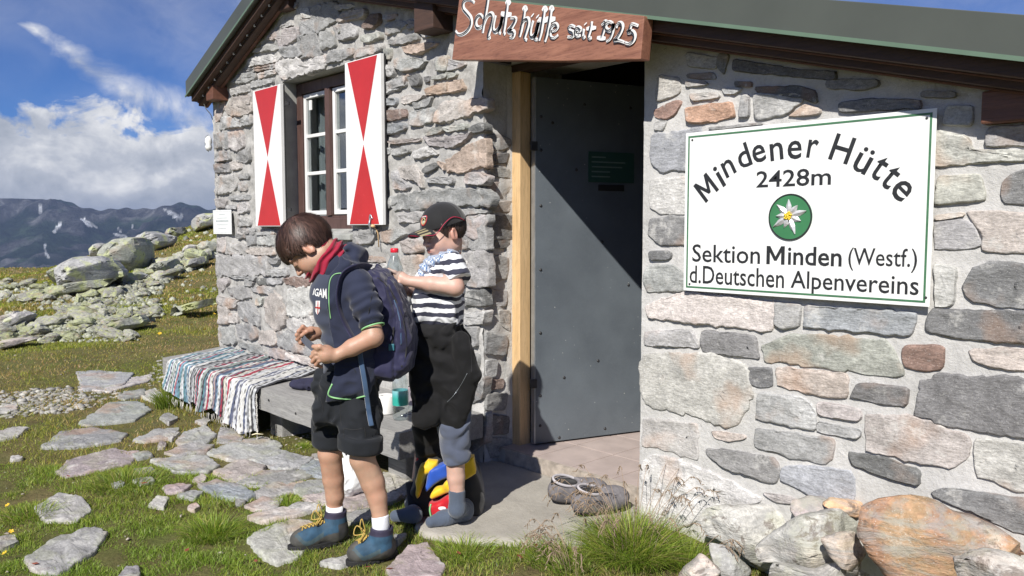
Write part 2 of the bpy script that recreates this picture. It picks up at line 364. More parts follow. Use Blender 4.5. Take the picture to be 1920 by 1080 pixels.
sheet(XW1, DX0, -.5, 3.1, top)
sheet(DX0, DX1, 2.06, 3., top)
sheet(DX1, XR, -.5, 3., top)
# returns: door reveal (X=0, facing the sun), right jamb, window reveals, hut's other walls
def grid_quad(a, b, c, d, n, m, dis=None):
    V = []; a, b, c, d = map(lambda q: np.array(q, float), (a, b, c, d)); nn = np.cross(b - a, d - a); nn /= np.linalg.norm(nn)
    for i in range(n + 1):
        for j in range(m + 1):
            s, t = i / n, j / m; p = a * (1 - s) * (1 - t) + b * s * (1 - t) + c * s * t + d * (1 - s) * t
            e = min(s, 1 - s, t, 1 - t) > 0
            V.append(p + nn * (dis(p) if (dis and e) else 0))
    return V, [(i * (m + 1) + j, (i + 1) * (m + 1) + j, (i + 1) * (m + 1) + j + 1, i * (m + 1) + j + 1) for i in range(n) for j in range(m)]
mb.add(*grid_quad((0, 0, -.5), (0, .6, -.5), (0, .6, 2.1), (0, 0, 2.1), 20, 80, lambda p: 2. * bumpy(p[1], p[2], 5)))
mb.add(*grid_quad((DX1, .6, -.5), (DX1, 0, -.5), (DX1, 0, 2.1), (DX1, .6, 2.1), 10, 60, lambda p: bumpy(p[1], p[2], 6)))
mb.add(*grid_quad((0, 0, 2.06), (0, .6, 2.06), (DX1, .6, 2.06), (DX1, 0, 2.06), 6, 12))
mb.add([(XL, 0, -.5), (XL, 4.5, -.5), (XL, 4.5, 2.3), (XL, 0, 2.3)], [(0, 1, 2, 3)]); mb.add([(XR, 0, -.5), (XR, 4.5, -.5), (XR, 4.5, 1.2), (XR, 0, 1.2)], [(0, 1, 2, 3)])
mb.add([(XL, 4.5, -.5), (XR, 4.5, -.5), (XR, 4.5, 1.2), (RX, 4.5, RZ), (XL, 4.5, 2.3)], [(0, 1, 2, 3, 4)])
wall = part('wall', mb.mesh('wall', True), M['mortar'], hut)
# window opening lined with grey plaster
mb = MB(); yb = .32
mb.add(*grid_quad((XW0, -.002, ZW0 - .0), (XW0, yb, ZW0), (XW0, yb, ZW1), (XW0, -.002, ZW1), 8, 30, lambda p: .003 * fbm((p[1] * 20, p[2] * 20, 1))))
mb.add(*grid_quad((XW1, yb, ZW0), (XW1, -.002, ZW0), (XW1, -.002, ZW1), (XW1, yb, ZW1), 4, 8)); mb.add(*grid_quad((XW0, -.002, ZW1), (XW0, yb, ZW1), (XW1, yb, ZW1), (XW1, -.002, ZW1), 4, 8))
part('window_reveal', mb.mesh('reveal', True), M['plaster'], hut)
part('window_sill', MB().prism([(XW0 - .02, -.045, 1.10), (XW0 - .02, -.045, 1.135), (XW0 - .02, .12, 1.185), (XW0 - .02, .12, 1.10)], (XW1 - XW0 + .05, 0, 0)).mesh('sill', False, .006), M['plaster'], hut)
# ------------------------------------------------------------------ wall stones traced from the facade survey
PAL = dict(g=(.36, .36, .355), d=(.21, .21, .21), b=(.32, .345, .375), l=(.50, .48, .455), p=(.54, .47, .42), o=(.52, .255, .14), t=(.45, .37, .31), r=(.30, .165, .115), e=(.38, .39, .33), c=(.46, .43, .40), s=(.52, .52, .45), y=(.66, .42, .26), u=(.43, .37, .365), k=(.14, .145, .15))
RELIEF = {'n': 0}; STONES = []
def stone_geo(P2, out, frame, seed, rag=.05, flat=.5):
    """P2: outline in plane coords (u,v); frame: origin,u,v,n. One closed, rough, chiselled stone."""
    O, U, Vv, N = frame; P2 = np.array(P2, float)
    a = .5 * np.sum(P2[:, 0] * np.roll(P2[:, 1], -1) - np.roll(P2[:, 0], -1) * P2[:, 1])
    if a < 0: P2 = P2[::-1]; a = -a
    per = np.linalg.norm(np.roll(P2, -1, 0) - P2, axis=1).sum(); n = int(np.clip(per / .016, 18, 84))
    seg = np.linalg.norm(np.roll(P2, -1, 0) - P2, axis=1); cum = np.concatenate([[0], np.cumsum(seg)]); L = []
    for i in range(n):
        s = per * i / n; j = min(int(np.searchsorted(cum, s, 'right')) - 1, len(P2) - 1); t = (s - cum[j]) / max(seg[j], 1e-9); L.append(P2[j] * (1 - t) + P2[(j + 1) % len(P2)] * t)
    L = np.array(L); Ls = (np.roll(L, 1, 0) + L * 4 + np.roll(L, -1, 0)) / 6; c = L.mean(0); size = math.sqrt(a); Ls = c + (Ls - c) * (1.11 if (frame is FAC and c[0] < 0) else 1.085)
    L = Ls + np.array([[fbm((p[0] * 28, p[1] * 28, seed), 3), fbm((p[0] * 28, p[1] * 28, seed + 5), 3)] for p in Ls]) * size * rag
    inset = min(.0035, size * .03); rings = [(1.0, -.03, -.002), (1.0, out * .55, 0), (1.0, out * .95, inset), (.93, out, 0), (.8, out, 0), (.62, out, 0), (.42, out, 0), (.2, out, 0)]
    V = []; tilt = np.array([math.sin(seed * 12.9), math.cos(seed * 7.7)]) * .12 * out / max(size, .03)
    ev, evec = np.linalg.eigh(np.cov((L - c).T)); ax = evec[:, 1]; hl = max(0, math.sqrt(max(ev[1], 1e-9)) * 1.5 - math.sqrt(max(ev[0], 1e-9)) * 1.5) * .95
    for k, (s, h, ins) in enumerate(rings):
        for p in L:
            cen = c + ax * np.clip((p - c) @ ax, -hl, hl); d = p - cen; ln = np.linalg.norm(d) + 1e-9; q = cen + d * s * (1 - min(ins / ln, .5))
            hh = h
            if k >= 2:
                r1 = fbm((q[0] * 9, q[1] * 13, seed * 3.1), 4); r2 = round(fbm((q[0] * 6, q[1] * 16, seed * 1.7), 3) * 3) / 3.
                hh = h + out * (.40 * r1 + flat * .42 * r2 + .22 * fbm((q[0] * 30, q[1] * 42, seed), 3)) * (1 if k > 2 else .7) + (q - c) @ tilt
            V.append(O + U * q[0] + Vv * q[1] + N * hh)
    m = len(L)
    F = [(k * m + i, k * m + (i + 1) % m, (k + 1) * m + (i + 1) % m, (k + 1) * m + i) for k in range(len(rings) - 1) for i in range(m)]
    r0 = (len(rings) - 1) * m; F += [(r0 + i, r0 + i + 1, r0 + m - 2 - i, r0 + m - 1 - i) for i in range((m - 1) // 2) if i + 1 < m - 2 - i] + ([(r0 + (m - 1) // 2 - (0 if m % 2 else 0), r0 + (m - 1) // 2 + 1, r0 + (m - 1) // 2 + (0 if m % 2 else 1))] if False else [])
    return V, F
FAC = (np.zeros(3), np.array([1., 0, 0]), np.array([0, 0, 1.]), np.array([0, -1., 0]))
REV = (np.zeros(3), np.array([0, 1., 0]), np.array([0, 0, 1.]), np.array([1., 0, 0]))
def jit(c, s):
    f = 1.0 + .14 * math.sin(s * 3.3); return tuple(max(.01, v * f * (1 + .02 * math.sin(s * (5.1 + i)))) for i, v in enumerate(c)) + (1,)
def wall_stone(poly, code, frame=FAC, out=None):
    RELIEF['n'] += 1; s = RELIEF['n'] * 1.37
    if frame is FAC: P2 = [(p[0], p[2]) for p in (fac(x, y, -.01) for x, y in poly)]
    else: P2 = [(p[1], p[2]) for p in (onx(x, y, .01) for x, y in poly)]
    if out is None: out = .007 + .006 * abs(math.sin(s * 2.1)) + (.010 if P2[0][0] < 0 and frame is FAC else 0)
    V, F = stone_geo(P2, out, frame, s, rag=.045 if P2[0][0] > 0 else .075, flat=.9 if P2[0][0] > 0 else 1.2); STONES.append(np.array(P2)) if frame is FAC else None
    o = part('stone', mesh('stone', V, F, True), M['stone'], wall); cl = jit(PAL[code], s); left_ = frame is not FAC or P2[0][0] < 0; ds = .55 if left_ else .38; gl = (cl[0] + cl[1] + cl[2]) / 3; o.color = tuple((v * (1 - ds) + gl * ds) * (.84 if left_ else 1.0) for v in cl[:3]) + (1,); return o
def crop(x0, y0, sc, rows, frame=FAC):
    for r in rows.strip().split('\n'):
        t = r.split(); nn = [float(v) for q in t[1:] for v in q.split(',')]
        wall_stone([(x0 + nn[i] / sc, y0 + nn[i + 1] / sc) for i in range(0, len(nn), 2)], t[0], frame)
# right of the door (photo pixels)
crop(0, 0, 1, '''
c 1235,142 1272,147 1274,172 1253,183 1229,188 1229,163
r 1226,206 1267,186 1276,191 1265,213 1250,224 1228,220
g 1228,226 1250,226 1243,244 1226,244
g 1285,152 1322,151 1328,159 1286,163
l 1292,176 1344,172 1350,183 1300,190
g 1353,166 1392,165 1378,176 1358,176
o 1285,202 1319,197 1369,191 1374,219 1339,227 1311,230 1289,227
g 1389,179 1403,177 1404,219 1385,220
g 1414,176 1497,176 1503,189 1472,214 1431,223 1415,223
t 1494,207 1506,194 1537,205 1536,215 1478,218
b 1225,251 1270,248 1311,240 1315,318 1283,319 1240,320 1222,305 1220,275
g 1328,239 1422,229 1428,233 1335,244
l 1224,335 1300,333 1300,397 1240,400 1221,390 1218,360
d 1220,412 1260,405 1300,412 1300,458 1240,459 1216,440
d 1217,471 1250,470 1258,476 1256,487 1218,488
g 1215,500 1262,497 1283,520 1283,545 1213,547 1207,520
p 1217,573 1283,549 1360,556 1444,567 1444,596 1439,620 1372,614 1297,605 1256,601 1222,593
g 1453,568 1501,571 1497,612 1467,618 1451,607
b 1513,575 1620,580 1711,587 1708,606 1700,630 1610,622 1512,615
g 1211,622 1294,619 1309,651 1211,649
d 1319,620 1411,629 1419,672 1322,661 1315,643
e 1433,650 1486,628 1600,634 1649,638 1674,665 1685,707 1560,692 1440,677
r 1692,648 1768,648 1766,693 1730,696 1695,689
t 1818,656 1880,653 1935,656 1935,697 1870,692 1826,677
c 1217,667 1269,665 1330,668 1367,676 1394,696 1400,740 1378,795 1339,793 1294,776 1228,762 1206,740 1203,684
d 1400,689 1446,691 1446,725 1422,726 1404,718
t 1458,689 1585,702 1583,747 1530,742 1460,723
g 1422,737 1503,746 1525,768 1524,807 1478,798 1418,785
d 1610,718 1699,727 1697,763 1654,757 1596,745
d 1732,717 1771,702 1804,711 1865,707 1940,718 1940,822 1882,814 1810,804 1754,788 1722,778
u 1533,754 1560,757 1613,768 1611,790 1560,784 1533,779
g 1533,790 1560,796 1613,806 1611,823 1560,816 1533,810
p 1629,781 1710,782 1814,820 1807,860 1777,874 1715,866 1627,843
c 1828,821 1940,835 1940,918 1896,921 1860,899 1834,896 1827,849
t 1333,808 1394,816 1398,822 1366,829 1339,822
l 1208,786 1303,797 1305,860 1294,860 1236,841 1206,835
g 1419,805 1558,822 1557,860 1544,869 1489,860 1439,847 1417,838
d 1325,844 1358,844 1450,860 1458,885 1450,908 1403,892 1364,881 1333,860
b 1469,876 1517,874 1590,885 1598,900 1597,938 1545,940 1500,918 1465,900
d 1593,849 1660,860 1721,883 1718,912 1671,899 1599,874
d 1749,924 1782,916 1935,941 1935,1003 1885,991 1816,958 1754,933
l 1210,864 1242,858 1317,882 1422,935 1394,947 1325,958 1306,975 1240,1000 1208,990
u 1430,924 1478,931 1510,945 1458,944
s 1757,246 1818,257 1822,280 1935,280 1935,300 1838,304 1757,311
e 1757,333 1832,325 1845,374 1754,383
d 1879,344 1896,325 1935,316 1935,383 1882,381 1875,364
p 1812,400 1866,397 1935,401 1935,472 1845,472 1840,440 1825,415
g 1752,418 1800,410 1826,424 1838,460 1800,468 1752,466
t 1752,403 1806,398 1808,406 1755,414
d 1824,502 1863,494 1935,497 1935,574 1874,574 1810,558 1809,536
d 1752,580 1840,583 1935,587 1935,644 1818,637 1745,625 1740,612
l 1752,494 1793,502 1790,545 1787,572 1752,574
g 1774,197 1824,199 1820,236 1766,233
g 1850,240 1935,232 1935,272 1850,275
d 1577,192 1630,185 1720,186 1721,203 1577,210
d 1550,150 1643,147 1649,161 1616,169 1550,165
k 1378,111 1500,130 1560,133 1560,150 1378,133
k 1417,163 1494,160 1528,169 1528,194 1508,186 1422,174
d 1286,138 1336,135 1342,149 1289,147
g 1286,97 1350,108 1339,130 1289,124
d 1347,100 1367,102 1356,141 1342,122
d 1378,152 1408,153 1408,163 1378,162
d 1727,170 1790,172 1792,184 1727,182
d 1950,200 2040,215 2040,260 1955,255
g 1950,300 2060,300 2070,360 1950,370
t 1948,400 2050,395 2060,470 1950,470
b 1950,495 2080,500 2080,570 1950,575
e 1950,590 2090,600 2090,690 1950,690
g 1955,715 2100,730 2100,820 1955,815
d 1955,835 2110,850 2110,950 1955,935
p 1948,960 2120,980 2120,1070 1950,1040''')
# beyond the frame on the right: loosely coursed
z = 1.35
while z > -.2:
    h = random.uniform(.07, .15); x = 2.98 + random.uniform(-.03, .03)
    while x < 3.75:
        wd = random.uniform(.14, .34)
        if z < zroof(x + wd) - .25:
            RELIEF['n'] += 1; V, F = stone_geo([(x, z), (x + wd - .03, z + .01), (x + wd - .02, z + h - .03), (x + .01, z + h - .02)], .016, FAC, RELIEF['n'])
            o = part('stone', mesh('stone', V, F, True), M['stone'], wall); o.color = jit(PAL[random.choice('gdbelt')], RELIEF['n'])
        x += wd
    z -= h
# left of the door, gable (crop 400,0 x5.4)
crop(400, 0, 5.4, '''
g 1000,90 1060,60 1160,40 1240,20 1270,110 1265,190 1180,240 1120,290 1060,330 1010,200
u 540,395 640,320 720,290 850,290 860,370 800,430 680,470 650,400
l 640,290 740,240 780,220 800,260 720,290
l 440,500 560,450 660,440 680,500 520,520 420,530
g 690,480 860,470 900,560 800,600 690,560
l 360,600 560,560 680,570 650,630 380,680 
g 200,840 260,760 420,720 430,790 400,820 260,850
g 310,700 480,680 660,640 650,690 430,730
l 450,740 640,700 650,740 490,800
g 400,830 600,790 600,840 390,895
l 190,900 380,850 370,930 240,960 190,960
t 200,985 370,960 370,1060 190,1060
l 880,90 960,80 990,180 900,180
g 860,200 1010,200 1040,330 900,350
g 870,360 1040,350 1080,480 1090,560 900,580 860,490
g 1090,340 1190,300 1220,360 1230,470 1100,500
l 660,640 880,590 900,640 1100,560 1150,620 1100,700 860,760 750,810 680,740
l 800,40 850,20 850,80 800,90
e 1230,290 1296,260 1296,330 1240,360
''')
crop(600, 0, 5.4, '''
t 190,230 200,170 300,110 460,90 470,150 440,180 320,200
l 180,60 300,40 380,70 260,100 190,110
r 440,260 530,150 600,140 595,220 540,290 460,290
l 640,150 790,140 780,185 700,215 650,200
g 670,250 840,215 900,240 800,330 670,350
u 880,210 1090,210 1110,260 1000,280 900,300
g 705,400 860,370 980,330 1000,400 850,450 710,450
g 160,270 310,240 380,280 370,380 190,405
e 440,360 500,350 600,330 620,380 500,435 440,430
l 370,520 480,470 620,440 630,500 450,580 360,590
y 850,470 1000,440 1190,440 1180,470 1000,540 920,545 860,520
g 770,600 960,590 1090,620 1000,690 860,730 780,680
l 650,650 760,690 750,760 700,780 650,760
d 890,780 980,740 1020,800 1010,870 930,870
g 640,870 760,790 880,760 850,860 700,940 640,950
p 830,990 900,960 1060,960 990,1030 880,1055 830,1040
d 1060,780 1110,770 1110,830 1060,830
e 650,500 720,490 720,600 660,600
l 1000,270 1150,270 1150,370 1050,380
e 1150,780 1290,740 1296,790 1160,810
y 1080,900 1296,830 1296,930 1200,960 1080,940
b 660,1000 780,990 780,1060 660,1070
e 1190,600 1296,560 1296,720 1190,720
g 120,520 330,490 340,560 200,620 60,640
''')
crop(700, 100, 5.4, '''
y 540,370 640,320 800,290 880,260 890,370 780,400 560,420
g 640,50 720,20 780,80 920,90 930,120 820,170 660,185
e 740,190 860,200 850,240 740,260
g 410,500 600,440 560,540 420,560
r 120,610 200,570 330,570 330,640 190,680 120,670
g 390,600 520,560 600,560 600,700 430,740 380,710
b 120,720 300,700 330,760 180,820 120,800
e 520,820 620,750 700,740 690,800 550,835
e 710,745 940,710 945,770 750,800
p 650,600 640,690 760,690 940,650 1160,560 1130,470 1000,460 720,500
t 170,890 300,870 470,860 460,890 220,920
g 190,970 350,930 370,1000 240,1040 190,1010
l 410,1000 560,940 660,1020 440,1070
u 520,850 720,840 850,830 1000,800 850,950 600,940
d 980,760 1080,700 1140,720 1140,790 1000,810
g 120,960 170,960 170,1020 120,1020
g 110,330 320,240 330,320 200,360 120,400
''')
crop(730, 250, 5.4, '''
y 590,260 680,220 760,150 960,60 970,150 975,340 860,345 720,400 600,380
p 90,350 270,320 320,400 340,540 240,470 130,450
g 35,400 90,380 130,470 210,540 150,575 40,560
d 350,380 400,320 480,300 480,350 380,410
y 490,280 560,300 560,380 500,320
g 390,460 500,440 650,450 650,520 420,500
u 760,480 800,400 900,400 1000,430 980,520 800,520
g 30,640 330,590 600,570 900,560 1000,640 990,740 700,740 320,775 100,770 20,740
l 100,820 300,790 340,850 290,900 100,900
u 700,870 960,820 970,1000 880,1070 700,1000
g 690,770 990,760 980,800 720,840
''')
# left edge and beside the left shutter (crop 400,180 x4.154)
crop(400, 180, 4.154, '''
l 20,110 80,40 90,100 60,180 20,200
t 100,110 130,50 280,40 290,120 180,160 120,140
g 70,170 160,170 190,200 280,150 285,220 200,240 60,260
g 10,300 50,290 60,400 15,410
g 60,300 120,280 130,400 80,410
u 125,290 220,280 235,390 180,430 130,400
g 15,480 60,430 130,440 130,500 20,510
g 180,460 280,400 285,500 240,520 190,510
p 140,520 200,500 230,560 150,580
d 20,530 120,530 130,590 30,600
l 20,640 170,610 180,700 150,740 25,770
g 195,610 280,600 280,640 200,650
g 200,680 255,670 260,740 200,740
g 130,780 285,770 280,810 140,810
u 20,800 110,810 100,870 30,870
l 195,840 270,830 270,900 200,920
g 110,850 185,850 185,880 110,880
g 195,950 285,960 285,1010 200,1020
l 200,1035 285,1035 285,1075 200,1080
g 290,1030 340,1030 330,1080 290,1080
g 350,1050 470,1040 480,1080 350,1085
''')
crop(400, 420, 3.858, '''
g 180,40 260,30 250,100 170,100
g 250,60 310,50 310,150 245,150
g 320,40 440,50 440,150 330,150
p 30,110 90,100 90,200 35,200
l 100,140 240,150 240,220 105,220
t 250,180 430,170 440,225 300,225 250,210
g 40,235 240,230 380,240 385,370 200,370 40,370
g 400,250 480,250 460,290 410,280
g 390,330 420,330 420,370 390,370
g 430,330 540,320 540,375 440,380
g 130,375 310,380 300,410 160,395
d 320,400 380,390 390,440 330,440
g 400,390 510,390 500,435 400,440
r 515,400 590,380 680,400 685,455 620,460 530,430
u 35,400 110,390 110,440 60,490 35,450
g 110,460 240,455 270,530 190,545 120,510
g 280,460 370,445 440,490 400,510 290,490
s 310,540 360,530 350,590 310,590
p 35,520 110,540 185,550 170,600 130,615 40,580
t 380,570 430,500 490,540 520,620 520,720 460,765 390,710
l 550,480 680,460 710,640 640,670 550,650
g 190,570 260,570 330,660 330,740 240,700 200,680
p 40,590 110,600 110,720 40,720
p 120,650 180,650 180,715 120,715
l 540,690 700,660 715,740 600,780 550,750
g 170,730 290,720 310,800 290,840 190,820
g 50,750 140,740 155,860 80,870 45,830
t 340,780 440,770 465,860 430,880 330,860
g 470,790 580,770 700,900 700,950 550,910 480,880
g 200,860 300,880 400,950 300,930 200,890
u 420,900 540,920 600,990 500,980 420,950
p 540,930 700,980 780,1050 650,1010 550,970
g 240,400 300,420 280,450 230,450
''')
crop(640, 400, 5.4, '''
g 90,180 380,150 320,300 100,320
t 620,280 780,270 830,360 800,400 640,400
g 400,200 560,150 650,210 520,300 400,280
t 150,430 380,440 430,480 400,500 180,470
l 170,490 430,510 440,560 250,560
t 610,450 800,420 820,480 780,640 640,620 610,520
g 620,760 720,760 700,900 640,860
g 1190,90 1290,60 1290,350 1230,360 1190,200
c 1250,450 1290,440 1290,600 1250,580
''')
crop(850, 400, 2.25, '''
g 20,30 140,10 140,150 60,150 20,110
l 50,170 140,160 150,300 100,310 50,290
d 20,340 130,320 140,390 50,390
l 20,430 140,410 130,470 60,470
g 30,480 110,480 100,560 40,580
g 60,600 110,600 100,700 70,720
d 90,740 140,690 130,780 80,800
g 80,900 140,840 140,960 90,1000
''')
# stones in the reveal of the doorway (X = 0 face)
crop(850, 400, 2.25, '''
d 148,20 240,30 240,140 150,150
g 150,170 235,190 230,270 155,300
g 150,320 230,330 225,390 150,390
c 190,410 240,410 240,500 200,470
g 140,500 230,520 225,600 140,590
g 140,620 190,620 180,690 140,690
r 140,710 215,700 210,740 140,745
g 140,760 230,760 220,830 140,830
d 140,850 240,860 230,930 150,930
g 140,950 250,950 240,1010 160,1030
''', REV)
crop(730, 250, 5.4, '''
g 990,20 1100,0 1230,60 1240,130 1130,180 990,160
d 990,250 1100,200 1220,200 1190,300 1000,330
g 990,380 1100,330 1260,380 1260,460 1120,450 1000,440
u 1000,500 1180,490 1200,560 1020,600
t 1080,700 1250,680 1250,800 1070,790
d 1020,850 1250,830 1250,1070 1020,1070
''', REV)
# small filler stones where the traced ones leave bare mortar on the gable side
def free(x, z, r_):
    for Q in STONES:
        if Q[:, 0].min() - r_ < x < Q[:, 0].max() + r_ and Q[:, 1].min() - r_ < z < Q[:, 1].max() + r_:
            if Q[:, 0].min() - .01 < x < Q[:, 0].max() + .01 and Q[:, 1].min() - .01 < z < Q[:, 1].max() + .01: return False
            if np.linalg.norm(Q - np.array([x, z]), axis=1).min() < r_: return False
    return True
rf_ = random.Random(5); made = 0
for wd_, ht_, tries in ((.15, .055, 900), (.10, .045, 900), (.06, .032, 1200)):
    for _ in range(tries):
        x = rf_.uniform(XL + .05, -.06); z = rf_.uniform(-.12, 2.95)
        if len(STONES) > 262: break
        if z > zroof(x) - .04 or (XW0 - .10 < x < XW1 + .08 and ZW0 - .07 < z < ZW1 + .06): continue
        a, b = wd_ * rf_.uniform(.7, 1.2), ht_ * rf_.uniform(.7, 1.3)
        if all(free(x + dx * a * .8, z + dz * b * .6, .016) for dx in (-1, 0, 1) for dz in (-1, 1)):
            P2 = [(x + a * .62 * math.cos(t) * (1 + rf_.uniform(-.18, .18)), z + b * .66 * math.sin(t) * (1 + rf_.uniform(-.2, .2))) for t in np.linspace(.4, .4 + 2 * math.pi, 8)[:-1]]; RELIEF['n'] += 1; V, F = stone_geo(P2, .016, FAC, RELIEF['n'] * 1.37, rag=.08, flat=1.2); STONES.append(np.array(P2))
            o = part('stone', mesh('stone', V, F, True), M['stone'], wall); o.color = jit(PAL[rf_.choice('ggbulldep')], RELIEF['n']); made += 1
print('stones', RELIEF['n'], 'fillers', made)
# ------------------------------------------------------------------ window
YF = .10
def WX(x, y=300): return fac(x, y, YF)[0]
fx0, fx1 = XW0 + .004, XW1 - .004; fz0, fz1 = 1.19, 2.225
win = part('window', MB().span((fx0, YF, fz0), (fx0 + .075, YF + .07, fz1)).span((fx1 - .075, YF, fz0), (fx1, YF + .07, fz1)).span((fx0 + .0755, YF + .001, fz1 - .075), (fx1 - .0755, YF + .069, fz1)).span((fx0 + .0755, YF + .001, fz0), (fx1 - .0755, YF + .069, fz0 + .075)).span(((fx0 + fx1) / 2 - .03, YF - .012, fz0 + .0755), ((fx0 + fx1) / 2 + .03, YF + .05, fz1 - .0755)).mesh('frame', False, .004), M['frame_wood'], hut)
part('board', MB().span((fx0 + .0755, YF - .02, fz0 - .03), (fx1 - .01, YF - .001, fz0 + .055)).mesh('apron', False, .003), M['frame_wood'], win)
for cxm in (0, 1):
    a = fx0 + .082 if cxm == 0 else (fx0 + fx1) / 2 + .035; b = (fx0 + fx1) / 2 - .035 if cxm == 0 else fx1 - .082
    z0, z1 = fz0 + .083, fz1 - .083; cs = MB(); t = .03; y0, y1 = YF + .012, YF + .05
    cs.span((a, y0, z0), (a + t, y1, z1)).span((b - t, y0, z0), (b, y1, z1)).span((a + t, y0 + .001, z0), (b - t, y1 - .001, z0 + t)).span((a + t, y0 + .001, z1 - t), (b - t, y1 - .001, z1))
    hh = (z1 - z0 - 2 * t)
    for q in (1, 2): zc = z0 + t + hh * q / 3; cs.span((a + t, y0 + .004, zc - .012), (b - t, y1 - .004, zc + .012))
    part('casement', cs.mesh('casement', False, .003), M['white_paint'], win)
    for q in range(3):
        za = z0 + t + hh * q / 3 + .0125; part('pane', MB().span((a + t, YF + .03, za), (b - t, YF + .033, za + hh / 3 - .025)).mesh('pane'), M['glass'], win)
# net curtains
k = NM('net_curtain'); k.set(Roughness=.9); k.color(k.mix(0., (.55, .57, .6), (.55, .57, .6))); k.b.inputs['Alpha'].default_value = .55; M['net'] = k.m
V = []; F = []; nx = 60
for i in range(nx + 1):
    x = fx0 + .08 + (fx1 - fx0 - .16) * i / nx
    for j, z in enumerate((1.26, 1.55, 1.85, 2.15)): V.append((x, YF + .13 + .012 * math.sin(i * 1.3) + .004 * math.sin(i * .7 + j), z))
F = [(i * 4 + j, i * 4 + 4 + j, i * 4 + 5 + j, i * 4 + 1 + j) for i in range(nx) for j in range(3) if not (5 < i < 16) ]
part('curtain', mesh('curtain', V, F, True), M['net'], win)
part('curtain', MB().span((fx0 + .04, YF + .2, 1.2), (fx0 + .16, YF + .22, 2.2)).mesh('c'), M['net'], win)
part('sticker', MB().span((fx0 + .135, YF + .026, 2.03), (fx0 + .175, YF + .0295, 2.1)).mesh('s'), M['white_paint'], win)
# ------------------------------------------------------------------ shutters
def shutter(x0, x1, z0, z1):
    y = -.062; b = part('shutter', MB().span((x0, y, z0), (x1, y + .026, z1)).mesh('board', False, .003), M['white_paint'], hut)
    part('edge', MB().span((x0 - .001, y + .0265, z0 - .001), (x1 + .001, y + .036, z1 + .001)).mesh('e'), M['iron'], b)
    xm = (x0 + x1) / 2 + .005; zm = (z0 + z1) / 2 - .005; i = .035
    for s in (1, -1):
        zt = z1 - .006 if s > 0 else z0 + .006
        part('red_panel', MB().prism([(x0 + i, y - .002, zt), (x1 - i, y - .002, zt), (xm, y - .002, zm + s * .01)], (0, .0015, 0)).mesh('tri'), M['red_paint'], b)
    for zz in (z0 + .12, z1 - .14): part('hinge', MB().span((x1 - .01 if x0 < -2 else x0 - .02, -.03, zz - .012), (x1 + .06 if x0 < -2 else x0 + .03, -.02, zz + .012)).mesh('h'), M['iron'], b)
    return b
shutter(-2.575, -2.14, 1.19, 2.205); sh = shutter(-1.268, -.865, 1.197, 2.223)
part('hook', MB().tube([(-.985, -.07, 1.24), (-.985, -.08, 1.2), (-.985, -.06, 1.15), (-.99, -.03, 1.13)], .006).tube(crom([(-1.0, -.068, 1.235), (-.985, -.07, 1.26), (-.965, -.068, 1.235)], 5), .004).mesh('hook', True), M['steel'], sh)
part('cord', MB().lathe([(.0, -.01), (.014, -.006), (.016, .002), (.008, .01), (0, .012)], (-.95, -.075, 1.19), 10).tube([(-.95, -.07, 1.19), (-.95, -.04, 1.15), (-.955, -.03, 1.06)], .004).mesh('c', True), M['pine'], sh)
# ------------------------------------------------------------------ doorway
post = part('door_post', MB().span((.005, .20, -.13), (.072, .28, 2.02)).mesh('post', False, .004), M['pine'], hut)
part('door_post', MB().span((DX1 - .05, .2, -.06), (DX1 - .002, .28, 2.02)).mesh('post', False, .004), M['pine'], hut)
part('door_lintel', MB().span((.005, .195, 2.021), (DX1 - .003, .285, 2.058)).mesh('lintel', False, .004), M['dark_wood'], hut)
part('plaster_strip', MB().add(*grid_quad((.004, .165, -.1), (.012, .21, -.1), (.012, .21, 2.05), (.004, .165, 2.05), 4, 60, lambda p: .004 * fbm((p[1] * 30, p[2] * 20, 2)))).mesh('s', True), M['mortar'], hut)
k = NM('brushed_sheet_metal'); c = k.co(scale=(1, 1, 1)); f = k.noise(3, 5, c); g = k.noise(60, 5, k.co(scale=(.25, 6, 6)), .7)
col = k.mix(k.ramp(f, [(.3, 0.), (.7, 1.)]), (.085, .10, .118), (.135, .158, .18)); col = k.mix(k.math('MULTIPLY', k.ramp(g, [(.45, 0.), (.8, 1.)]), .5), col, (.21, .24, .265)); vs = k.n('TexVoronoi'); vs.inputs['Scale'].default_value = 26; k.l(c, vs.inputs['Vector'])
sp = k.math('MULTIPLY', k.ramp(vs.outputs[0], [(.05, 1.), (.09, 0.)]), k.ramp(k.noise(5, 2, c), [(.5, 0.), (.62, .8)])); k.color(k.mix(sp, col, (.6, .6, .57))); k.set(Metallic=.12, Roughness=.5); k.bump(g, .10, .001); M['door_metal'] = k.m
hx, hy = .132, .262; dd = np.array([.227, .684]); dd /= np.linalg.norm(dd); dn = np.array([dd[1], -dd[0]]); ang = math.atan2(dd[1], dd[0])
Rz = np.array([[math.cos(ang), -math.sin(ang), 0], [math.sin(ang), math.cos(ang), 0], [0, 0, 1]])
def dp(s, n, z): return np.array([hx + dd[0] * s + dn[0] * n, hy + dd[1] * s + dn[1] * n, z])
door = part('door', MB().box(dp(.44, -.02, .985), (.88, .04, 2.01), Rz).mesh('leaf', False, .003), M['door_metal'], hut)
part('edge_strip', MB().box(dp(-.004, -.02, .985), (.006, .044, 2.01), Rz).mesh('strip'), M['steel'], door)
rv = MB()
R90 = np.array([[dd[0], 0, dn[0]], [dd[1], 0, dn[1]], [0, 1, 0]])
